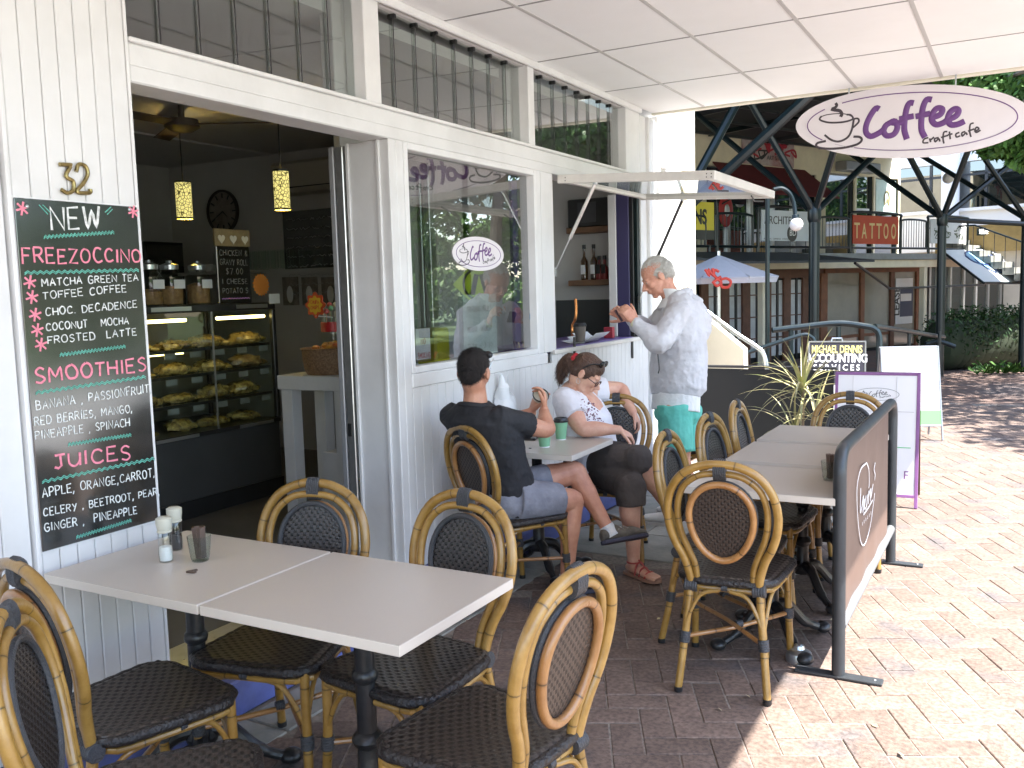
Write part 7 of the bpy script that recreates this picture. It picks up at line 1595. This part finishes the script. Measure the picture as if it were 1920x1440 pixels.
limb(b, [(hipR, .085), (hipR.lerp(kR, .5), .088), (kR-(kR-hipR).normalized()*.05, .066), (kR, .058), (kR.lerp(aR, .12), .056), (kR.lerp(aR, .32)-f*.012, .060), (kR.lerp(aR, .65), .043), (aR, .035)])
limb(b, [(hipL, .085), (hipL.lerp(kL, .5), .088), (kL-(kL-hipL).normalized()*.05, .066), (kL, .058), (kL.lerp(aL, .12), .056), (kL.lerp(aL, .34)-V((0, 0, .008)), .058), (kL.lerp(aL, .65), .043), (aL, .035)])
fR = V((aR.x, aR.y, 0)); limb(b, [(aR, .034), (V((aR.x, aR.y, .05)), .034)]); 
tf = (CR*.80+CF*.32+V((0, 0, .08))).normalized()
limb(b, [(aL, .034), (aL+(aL-kL).normalized()*.035, .032)])
organic('body', b, M['skin'], p1, .0055, 5)
# polo shirt
c_ = MB(); N_ = lambda a, b_: a.lerp(b_, .5)
c_.loft([(pel-V((0, 0, .085)), r*.180, f*.150), (pel-V((0, 0, .03)), r*.188, f*.150), (pel.lerp(chest, .35), r*.178, f*.145), (pel.lerp(chest, .75)-f*.01, r*.195, f*.142), (chest+V((0, 0, .03))-f*.01, r*.212, f*.138), (nb-V((0, 0, .085)), r*.222, f*.120), (nb-V((0, 0, .045)), r*.185, f*.098), (nb-V((0, 0, .015)), r*.125, f*.086), (nb+V((0, 0, .010)), r*.080, f*.074)], 28)
for a, b_, e_ in ((sL, elL, .60), (sR, elR, .66)):
    c_.ell(a+V((0, 0, -.005)), (.066, .066, .064)); d = (b_-a); q = a+d*e_; c_.tube([a-d*.1, a+d*.25, a+d*.5, q], [.066, .066, .065, .070], 20)
organic('polo_shirt', c_, cl('shirt_black', (.012, .012, .015), (.024, .024, .028), rough=.8, bs=30), p1, .0065, 5, disp=.012, dsc=.09, disp2=.006)
c_ = MB(); cr = []
for k in range(26): a = 2*math.pi*k/26; cr.append(nb+V((0, 0, -.012+.016*math.cos(a)))-f*.004+r*.080*math.sin(a)-f*.070*math.cos(a))
c_.tube(cr, .015, 8, closed=True); c_.build('collar', bpy.data.materials['shirt_black'], p1)
# shorts
c_ = MB(); c_.ell(pel+V((0, 0, -.02)), (.195, .180, .13), R=Matrix((r, f, UP)).transposed())
for h, k, e_, rr in ((hipR, kR, .74, .098), (hipL, kL, .66, .092)):
    d = k-h; c_.tube([h-d*.1, h+d*.25, h+d*.5, h+d*e_], [.11, rr+.008, rr, rr-.006], 22)
organic('shorts', c_, cl('shorts_grey', (.16, .165, .20), (.26, .27, .31), rough=.9, vs=9, bs=50), p1, .0065, 4, disp=.012, dsc=.07)
m = MB(); q0 = dep(993, 911, 4.66); m.tube([dep(995, 904, 4.655), dep(982, 948, 4.665)], .0045, 6); m.build('pocket_zip', M['blackplastic'], p1); m = MB(); m.tube([dep(1033, 916, 4.68), dep(1032, 928, 4.68)], .004, 6); m.build('pocket_tag', M['blackplastic'], p1)
# hair, glasses strap
P, R, rr_, uu = hd(hc, hf, hu, HH); c_ = MB(); e = lambda p, rad: c_.ell(P(*p), tuple(x*HH for x in rad), R=R, nu=24, nv=16)
e((-.075, 0, .155), (.40, .325, .365)); e((-.20, 0, -.02), (.25, .26, .28)); e((-.26, 0, -.14), (.13, .17, .12)); e((.02, 0, .22), (.33, .28, .29))
organic('hair', c_, mat('hair_dark', (.018, .013, .012), .55, var=.3, vs=60, bump=.9, bs=260), p1, .005, 3, disp=.004, dsc=.012)
strands([o for o in p1.children if o.name.startswith('hair')][0], bpy.data.materials['hair_dark'], 7000, .010, lambda p, nn: nn*.9-UP*.6, p1)
sgl = thing('sunglasses', 'sunglasses pushed up over the head of the man in black', 'sunglasses', P(0, 0, .5)); m = MB()
m.tube(spline([P(.28, .30, .34), P(.12, .352, .30), P(-.0, .345, .16), P(-.06, .335, .0)], 5), .0035, 6); m.tube(spline([P(.28, -.30, .34), P(.12, -.352, .30), P(-.0, -.345, .16), P(-.06, -.335, .0)], 5), .0035, 6); m.build('temple', M['alu'], sgl)
m = MB()
for s_ in (-1, 1): m.ell(P(.27, .15*s_, .42), (.014, .03, .02), R=R)
m.build('lens', M['blackplastic'], sgl)
# shoes and socks
gs = mat('shoe_grey_brown', (.07, .065, .055), .7, c2=(.17, .15, .12), var=.2, vs=18, bump=.3); so_ = mat('shoe_sole_blue', (.045, .048, .08), .7); sk = mat('sock_white_blue', (.55, .6, .66), .9, c2=(.75, .76, .76), var=.1, vs=40, bump=.4, bs=200)
fd = (f*.8+r*.5).normalized(); hR = V((aR.x, aR.y, .012))-fd*.055; tR = hR+fd*.265
m = MB(); shoe(m, hR, tR); organic('shoe', m, gs, p1, .006, 2); m = MB(); sole(m, hR-V((0, 0, .012)), tR-V((0, 0, .012))); m.build('shoe_sole', so_, p1, smooth=0)
la = (aL-kL).normalized(); hl = aL+la*.075-tf*.075; ups_ = tf.cross(f.cross(la)).normalized(); upv = (-la+tf*.15).normalized(); tl = hl+tf*.270
m = MB(); shoe(m, hl, tl, up=upv); m.ell(hl+tf*.085+upv*.055, (.058, .036, .040), R=Matrix((tf, tf.cross(upv).normalized(), upv)).transposed()); m.ell(hl+tf*.17+upv*.036, (.075, .040, .034), R=Matrix((tf, tf.cross(upv).normalized(), upv)).transposed()); organic('shoe', m, gs, p1, .006, 2); m = MB(); sole(m, hl-upv*.006, tl-upv*.006, up=upv, w_=.9, th=.018); m.build('shoe_sole', so_, p1, smooth=0)
m = MB(); 
for t in (.40, .50, .60): c0_ = hl+tf*.27*t; s2 = tf.cross(upv).normalized(); m.tube(spline([c0_+s2*.032+upv*.055, c0_+upv*.077-tf*.01, c0_-s2*.032+upv*.055], 4), .004, 6)
m.build('laces', M['alu'], p1)
for a, k in ((aR, kR), (aL, kL)): d = (a-k).normalized(); m = MB(); m.tube([a-d*.02, a+d*.045], [.040, .041], 16); m.build('sock', sk, p1)
# round tin in his hands
q = dep(1013, 744, 4.86); t = thing('round_tin', 'small round pale tin with a dark rim held up by the man in black', 'tin', q); m = MB(); R3 = (CR*.2-CF*.75+UP*.6).to_track_quat('Z', 'Y').to_matrix(); m.lathe(q, [(.001, -.01), (.038, -.01), (.042, .012)], 24, T=R3); m.build('tin_body', mat('tin_pale', (.55, .52, .42), .4), t); m = MB(); m.lathe(q, [(.042, .010), (.0455, .012), (.0455, .018), (.042, .020), (.040, .014)], 24, T=R3, cap=False); m.build('rim', M['blackplastic'], t)

# ---------------------------------------------------------------- woman in white tee
p2 = thing('person', 'seated woman in a white printed tee and brown cropped trousers, looking down, red hair tie', 'person', (-2.15, 4.95, 0))
f = V((.55, -.83, 0)).normalized(); r = f.cross(UP)
pel = dep(1116, 862, 5.50); pel.z = .56; nb = dep(1078, 722, 5.50); chest = pel.lerp(nb, .60)
sN = dep(1060, 750, 5.40); sF = dep(1112, 733, 5.72); f2 = (sN-sF); 
rs = (sN-sF).normalized(); fs = UP.cross(rs).normalized(); fs = -fs if fs.dot(CR) < 0 else fs
elN = dep(1092, 803, 5.27); wrN = dep(1160, 806, 5.24); elF = dep(1163, 730, 5.80); wrF = dep(1187, 773, 5.64)
hc = dep(1099, 701, 5.42); hf = (CR*.76-CF*.30-UP*.58).normalized(); hu = (UP*.78+CR*.50-CF*.14).normalized(); HH = .235
k1 = dep(1196, 862, 5.12); a1 = dep(1262, 960, 5.25); k2 = dep(1182, 912, 5.08); a2 = dep(1188, 1050, 5.08)
h1 = pel+CR*.02-CF*.08; h2 = pel+CR*.0+CF*.06
b = MB(); head(b, hc, hf, hu, HH, True)
limb(b, [(nb-V((0, 0, .03)), .062), (nb.lerp(hc, .45), .056), (hc-hu*.05-hf*.03, .056)]); limb(b, [(pel, .15), (chest, .14), (nb-V((0, 0, .06)), .10)])
for a in (sN, sF): limb(b, [(nb-V((0, 0, .05)), .06), (a, .062)])
limb(b, [(sN, .064), (sN.lerp(elN, .5), .060), (elN, .047), (elN.lerp(wrN, .35), .046), (wrN, .027)]); limb(b, [(sF, .064), (sF.lerp(elF, .5), .058), (elF, .046), (elF.lerp(wrF, .35), .045), (wrF, .027)])
handm(b, wrN, (CR*.9-UP*.45+CF*.1), UP+CR*.3-CF*.2, 1, curl=.55, s=.92); handm(b, wrF, (CR*.45-UP*.85), CR*.8+UP*.4-CF*.2, 1, curl=.5, s=.92)
limb(b, [(h1, .12), (h1.lerp(k1, .5), .105), (k1, .067), (k1.lerp(a1, .3), .060), (k1.lerp(a1, .65), .045), (a1, .036)]); limb(b, [(h2, .12), (h2.lerp(k2, .5), .105), (k2, .067), (k2.lerp(a2, .3)-CR*.01, .062), (k2.lerp(a2, .65), .046), (a2, .036)])
fdir = (CR*.55-CF*.75); fdir.z = 0; fdir.normalize(); ank = V((a2.x, a2.y, .07))
for i in range(5):
    s2 = fdir.cross(UP); tb = V((a2.x, a2.y, .028))+fdir*.15+s2*(.034-.0165*i)-s2*.0; limb(b, [(tb, .0105 if i else .013), (tb+fdir*(.038-.005*i), .0085 if i else .011)], n=8)
b.loft([(ank-fdir*.045-V((0, 0, .025)), s2*.024, V((0, 0, .022))), (ank-V((0, 0, .02)), s2*.030, V((0, 0, .034))), (ank+fdir*.07-V((0, 0, .032)), s2*.036, V((0, 0, .022))), (ank+fdir*.16-V((0, 0, .042)), s2*.041, V((0, 0, .014)))], 16)
limb(b, [(a2, .035), (ank, .034)]); limb(b, [(a1, .034), (a1+CR*.10-CF*.05-UP*.03, .028)])
organic('body', b, M['skin_l'], p2, .0055, 5)
c_ = MB(); c_.loft([(pel-V((0, 0, .03)), rs*.195, fs*.160), (pel.lerp(chest, .5)+fs*.0, rs*.19, fs*.155), (chest+fs*.01, rs*.195, fs*.155), (nb-V((0, 0, .10))+fs*.01, rs*.19, fs*.135), (nb-V((0, 0, .045)), rs*.135, fs*.095), (nb-V((0, 0, .012)), rs*.08, fs*.075)], 28)
for a, b_, e_ in ((sN, elN, .62), (sF, elF, .40)):
    c_.ell(a, (.082, .082, .078)); d = (b_-a); c_.tube([a-d*.1, a+d*.2, a+d*e_], [.080, .082, .083], 20)
organic('tee_shirt', c_, cl('shirt_white', (.66, .64, .68), (.76, .74, .77), rough=.9, bs=30), p2, .0065, 4, disp=.014, dsc=.09)
m = MB(); rq = random.Random(8)   # floral print: small patches following the chest
dgp = bpy.context.evaluated_depsgraph_get(); tee = [o for o in p2.children if o.name.startswith('tee_shirt')][0]
bpy.context.view_layer.update()
for k in range(70):
    px = rq.gauss(1105, 8); py = rq.uniform(748, 800); px += (py-770)*.25; d = ray(px, py); mi_ = tee.matrix_world.inverted(); hit, loc_, nn, _ = tee.ray_cast(mi_ @ CO, d)
    if hit: loc_ = tee.matrix_world @ loc_; m.ell(loc_+nn*.0005, (rq.uniform(.004, .011),)*3, nu=7, nv=4) if False else m.tube([loc_+nn*.001, loc_+nn*.001+V((rq.uniform(-.012, .012), rq.uniform(-.012, .012), rq.uniform(-.012, .012)))*1], rq.uniform(.002, .005), 5)

if m.v: stuff(m.build('shirt_print', mat('print_plum', (.12, .07, .09), .8, c2=(.4, .2, .25), var=.2, vs=30), p2))
c_ = MB(); c_.ell(pel+V((0, 0, -.02)), (.20, .19, .14))
for h, k, a, e_ in ((h1, k1, a1, .10), (h2, k2, a2, .26)):
    d = k-h; c_.tube([h-d*.1, h+d*.3, h+d*.6, h+d*.92], [.13, .125, .112, .086], 22); c_.ell(k, (.088, .088, .088)); 
    if e_ > .2: c_.tube([k, k.lerp(a, .12), k.lerp(a, e_)], [.087, .086, .082], 20)
    else: c_.tube([k-d*.1, k+d*.02], [.086, .084], 20)
organic('cropped_trousers', c_, cl('trousers_brown', (.050, .042, .038), (.085, .072, .066), rough=.9, bs=40), p2, .0065, 4, disp=.014, dsc=.08)
P, R, rr_, uu = hd(hc, hf, hu, HH); c_ = MB(); e = lambda p, rad: c_.ell(P(*p), tuple(x*HH for x in rad), R=R, nu=24, nv=16)
e((-.07, 0, .17), (.41, .345, .36)); e((-.20, 0, .0), (.26, .30, .26)); e((.08, 0, .26), (.28, .27, .25)); e((-.02, .24, .10), (.2, .10, .22)); e((-.02, -.24, .10), (.2, .10, .22))
hairb = mat('hair_brown', (.055, .026, .018), .5, c2=(.12, .06, .035), var=.2, vs=40, bump=.9, bs=160, stretch=(1, 1, .3))
organic('hair', c_, hairb, p2, .005, 3, disp=.005, dsc=.015)
tie = P(-.42, 0, .10); strands([o for o in p2.children if o.name.startswith('hair')][0], hairb, 8000, .035, lambda p, nn: (tie-p).normalized()*1.0+nn*.12, p2, wd=.0009)
c_ = MB(); limb(c_, [(P(-.40, 0, .10), .028), (P(-.56, 0, .06), .040), (P(-.62, 0, -.16), .036), (P(-.56, 0, -.38), .022), (P(-.47, 0, -.52), .008)]); limb(c_, [(P(-.40, .03, .1), .024), (P(-.50, .10, .0), .026), (P(-.50, .10, -.28), .010)])
pt_ = organic('ponytail', c_, hairb, p2, .005, 2, disp=.008, dsc=.012); strands(pt_, hairb, 3500, .05, lambda p, nn: -UP+nn*.25, p2, wd=.0009, seed=5)
m = MB(); m.tube([P(-.47, .105*math.cos(a*.449), .09+.145*math.sin(a*.449)) for a in range(14)], [.016+.004*(i % 2) for i in range(14)], 8, closed=True); m.build('hair_tie', mat('red_scrunchie', (.45, .02, .03), .8), p2)
sg2 = thing('sunglasses', 'black sunglasses resting in the hair of the woman', 'sunglasses', P(.2, 0, .5)); m = MB()
for s_ in (-1, 1): m.ell(P(.24, .16*s_, .46), (.014, .034, .022), R=R)
m.tube([P(.26, -.05, .46), P(.26, .05, .46)], .004, 6); m.build('lens', mat('lens_black', (.01, .01, .012), .08), sg2); m = MB()
for s_ in (-1, 1): m.tube(spline([P(.22, .28*s_, .46), P(.05, .36*s_, .34), P(-.08, .35*s_, .14)], 4), .005, 6)
m.build('temple', M['blackplastic'], sg2)
m = MB()
for s_ in (-1, 1): m.tube([P(.40, .135*s_+.105*math.cos(a*.3927), -.035+.075*math.sin(a*.3927)) for a in range(16)], .0028, 6, closed=True); m.tube([P(.39, .24*s_, -.02), P(.2, .32*s_, .0), P(0, .345*s_, .02)], .0028, 6)
m.tube([P(.41, -.03, -.02), P(.41, .03, -.02)], .0028, 6); m.build('spectacles', mat('spectacle_brown', (.05, .02, .015), .3), p2)
eyes(hc, hf, hu, HH, p2)
m = MB(); m.tube([P(.0, .355, -.20+.0)+V((.012*math.cos(a*.52), 0, .016*math.sin(a*.52))) for a in range(12)], .0015, 5, closed=True); m.build('earring', M['alu'], p2)
m = MB(); q = wrF+(CR*.45-UP*.85).normalized()*.10; m.tube([q+CR*.02+V((.011*math.cos(a*.52), 0, .011*math.sin(a*.52))) for a in range(12)], .002, 5, closed=True); m.build('ring', M['alu'], p2)
red = mat('sandal_red', (.38, .06, .05), .5); hS = V((a2.x, a2.y, .004))-fdir*.06; tS = hS+fdir*.255
m = MB(); sole(m, hS, tS, th=.016, w_=1.02); m.build('sandal', mat('sandal_sole', (.30, .16, .11), .6), p2, smooth=0)
m = MB()
for t, z in ((.55, .055), (.72, .042), (.42, .075)): c0_ = hS+fdir*.255*t; m.tube(spline([c0_+s2*.040+V((0, 0, .015)), c0_+s2*.02+V((0, 0, z)), c0_-s2*.02+V((0, 0, z)), c0_-s2*.040+V((0, 0, .015))], 4), .005, 6)
m.tube(spline([hS+fdir*.19+V((0, 0, .045)), hS+fdir*.14+V((0, 0, .068)), hS+fdir*.10+V((0, 0, .095))], 4), .005, 6); m.tube([ank+V((.036*math.cos(a*.4), .036*math.sin(a*.4), .01)) for a in range(16)], .005, 6, closed=True); m.build('sandal_strap', red, p2)

# ---------------------------------------------------------------- elderly man standing at the hatch
p3 = thing('person', 'standing elderly man in pale grey hooded jacket and teal shorts at the hatch', 'person', (-2.1, 5.9, 0))
D3 = 6.22
f = V((-.98, .18, 0)).normalized(); r = f.cross(UP)
pel = dep(1271, 772, D3); nb = dep(1264, 556, D3); chest = pel.lerp(nb, .62)+dep(1285, 640, D3)*0; chest = dep(1275, 640, D3)
sN = dep(1272, 588, D3-.17); sF = dep(1256, 580, D3+.20)
elN = dep(1237, 642, D3-.24); wrN = dep(1190, 604, D3-.16); elF = dep(1222, 622, D3+.2); wrF = dep(1178, 596, D3+.06)
hc = dep(1231, 519, D3); hf = (-CR*.84-UP*.50-CF*.12).normalized(); hu = (UP*.86-CR*.45).normalized(); HH = .262
kN = dep(1268, 862, D3-.09); aN = V((-2.14, 5.80, .08)); aN = dep(1254, 950, D3-.10); kF = dep(1280, 862, D3+.10); aF = dep(1285, 950, D3+.12)
hN = pel+(kN-kF).normalized()*.09; hF = pel-(kN-kF).normalized()*.09
b = MB(); head(b, hc, hf, hu, HH)
limb(b, [(nb-UP*.03, .064), (nb.lerp(hc, .45), .06), (hc-hu*.05-hf*.04, .06)]); limb(b, [(pel, .11), (chest, .11), (nb-UP*.10, .07)])
for a in (sN, sF): limb(b, [(nb-UP*.09, .045), (a, .05)])
limb(b, [(sN, .052), (elN, .04), (wrN, .03)]); limb(b, [(sF, .052), (elF, .04), (wrF, .03)])
handm(b, wrN, (-CR*.55+UP*.78), -CF*.9+CR*.4, 1, curl=.62, s=1.08, tangle=.6); handm(b, wrF, (-CR*.80+UP*.45), CF*.8-CR*.2+UP*.3, 1, curl=.6, s=1.08)
for h, k, a in ((hN, kN, aN), (hF, kF, aF)): limb(b, [(h, .095), (h.lerp(k, .5), .082), (k, .054), (k.lerp(a, .3)+CR*.014, .057), (k.lerp(a, .7), .038), (a, .034), (V((a.x, a.y, .05)), .034)])
organic('body', b, M['skin_o'], p3, .0058, 5)
eyes(hc, hf, hu, HH, p3)
lower = dep(1268, 740, D3)
c_ = MB(); CN = (kN-kF).normalized(); 
c_.loft([(dep(1268, 742, D3), CN*.165, f*.190), (dep(1270, 728, D3), CN*.185, f*.212), (dep(1271, 690, D3), CN*.195, f*.222), (chest, CN*.205, f*.205), (dep(1281, 600, D3), CN*.215, f*.165), (dep(1277, 570, D3), CN*.17, f*.125), (dep(1270, 553, D3), CN*.11, f*.095)], 30)
for a, e2, w2 in ((sN, elN, wrN), (sF, elF, wrF)):
    limb(c_, [(a, .085), (a.lerp(e2, .5), .082), (e2, .080), (e2.lerp(w2, .5), .066), (e2.lerp(w2, .86), .046)], n=18)
c_.ell(dep(1290, 566, D3+.02), (.10, .13, .045)); limb(c_, [(dep(1270, 553, D3-.10), .030), (dep(1292, 548, D3), .036), (dep(1275, 552, D3+.12), .030)])
limb(c_, [(dep(1298, 566, D3), .060), (dep(1313, 592, D3), .070), (dep(1322, 618, D3), .048), (dep(1322, 632, D3), .020)])
jm = cl('jacket_pale_grey', (.53, .52, .55), (.63, .62, .65), rough=.6, vs=6, bump=.5, bs=26)
organic('hooded_jacket', c_, jm, p3, .006, 3, disp=.034, dsc=.12, disp2=.007)
m = MB()
for k in range(2): m.tube(spline([dep(1295-k*4, 562, D3-.15), dep(1306-k*3, 585, D3-.16), dep(1309-k*2, 612, D3-.15)], 4), .003, 6)
m.tube(spline([dep(1233, 662, D3-.165), dep(1236, 690, D3-.195), dep(1234, 700, D3-.19)], 4), .004, 6); m.build('drawcord', M['bind'], p3)
c_ = MB(); c_.loft([(nb-UP*.09-CR*.015, CN*.10, f*.12), (nb-UP*.02+CR*.0, CN*.09, f*.095), (nb.lerp(hc, .32), CN*.078, f*.076)], 20); limb(c_, [(nb+CR*.035+UP*.02, .02), (nb-CN*-.05+UP*.01, .02), (nb-CR*.06-UP*.01, .016)]); organic('collar', c_, M['shirtw'] if 'shirtw' in M else cl('shirt_white_cotton', (.74, .74, .73), (.8, .8, .8)), p3, .005, 2)
c_ = MB(); c_.loft([(dep(1266, 770, D3), CN*.165, f*.185), (dep(1268, 735, D3), CN*.160, f*.18)], 26); organic('shirt_hem', c_, bpy.data.materials['shirt_white_cotton'], p3, .006, 2, disp=.008, dsc=.05)
m = MB(); m.tube([wrN-(wrN-elN).normalized()*.02, wrN+(wrN-elN).normalized()*.005], [.037, .036], 16); m.build('cuff', mat('cuff_cream', (.62, .60, .42), .8), p3)
c_ = MB(); c_.ell(pel, (.165, .165, .11))
for h, k in ((hN, kN), (hF, kF)): d = k-h; c_.tube([h-d*.12, h+d*.3, h+d*.80], [.125, .118, .116], 22)
organic('shorts', c_, cl('shorts_teal', (.10, .47, .38), (.15, .56, .46), rough=.85, vs=5, bs=30), p3, .0065, 3, disp=.018, dsc=.08)
P, R, rr_, uu = hd(hc, hf, hu, HH); c_ = MB(); e = lambda p, rad: c_.ell(P(*p), tuple(x*HH for x in rad), R=R, nu=24, nv=16)
e((-.19, 0, .09), (.29, .338, .30)); e((-.07, 0, .19), (.375, .285, .325)); e((-.02, .25, .10), (.14, .085, .14)); e((-.02, -.25, .10), (.14, .085, .14)); e((-.30, 0, -.12), (.14, .2, .12))
organic('hair', c_, mat('hair_silver', (.60, .57, .52), .7, c2=(.76, .74, .70), var=.2, vs=40, bump=1, bs=190), p3, .005, 3, disp=.012, dsc=.02)
strands([o for o in p3.children if o.name.startswith('hair')][0], bpy.data.materials['hair_silver'], 7000, .020, lambda p, nn: -hf*.8-UP*.5+nn*.5, p3, wd=.0009)
wsn = mat('shoe_white', (.74, .74, .74), .6, bump=.1)
for a, o_ in ((aN, 0), (aF, .03)):
    fd = (f+V((0, -.12, 0))).normalized(); h0_ = V((a.x, a.y, .014))-fd*.06; t0_ = h0_+fd*.275; m = MB(); shoe(m, h0_, t0_); organic('shoe', m, wsn, p3, .006, 2); m = MB(); sole(m, h0_-UP*.014, t0_-UP*.014); m.build('shoe_sole', M['strip'], p3, smooth=0)
q = wrF+(-CR*.80+UP*.45).normalized()*.07+UP*.0; t = thing('wallet', 'small dark red wallet held by the elderly man', 'wallet', q); m = MB(); Tw = T4(dep(1160, 592, D3-.02), (-CR*.5+UP*.8).normalized(), CF, (-CR*.5+UP*.8).normalized().cross(CF)); m.box((-.045, -.03, -.006), (.045, .03, .006), Tw, .003); m.build('leather', mat('wallet_dark', (.06, .02, .025), .4), t)

bpy.context.view_layer.update()
print('objects', len(bpy.data.objects), 'tris', sum(len(o.data.polygons) for o in bpy.data.objects if o.type == 'MESH'))
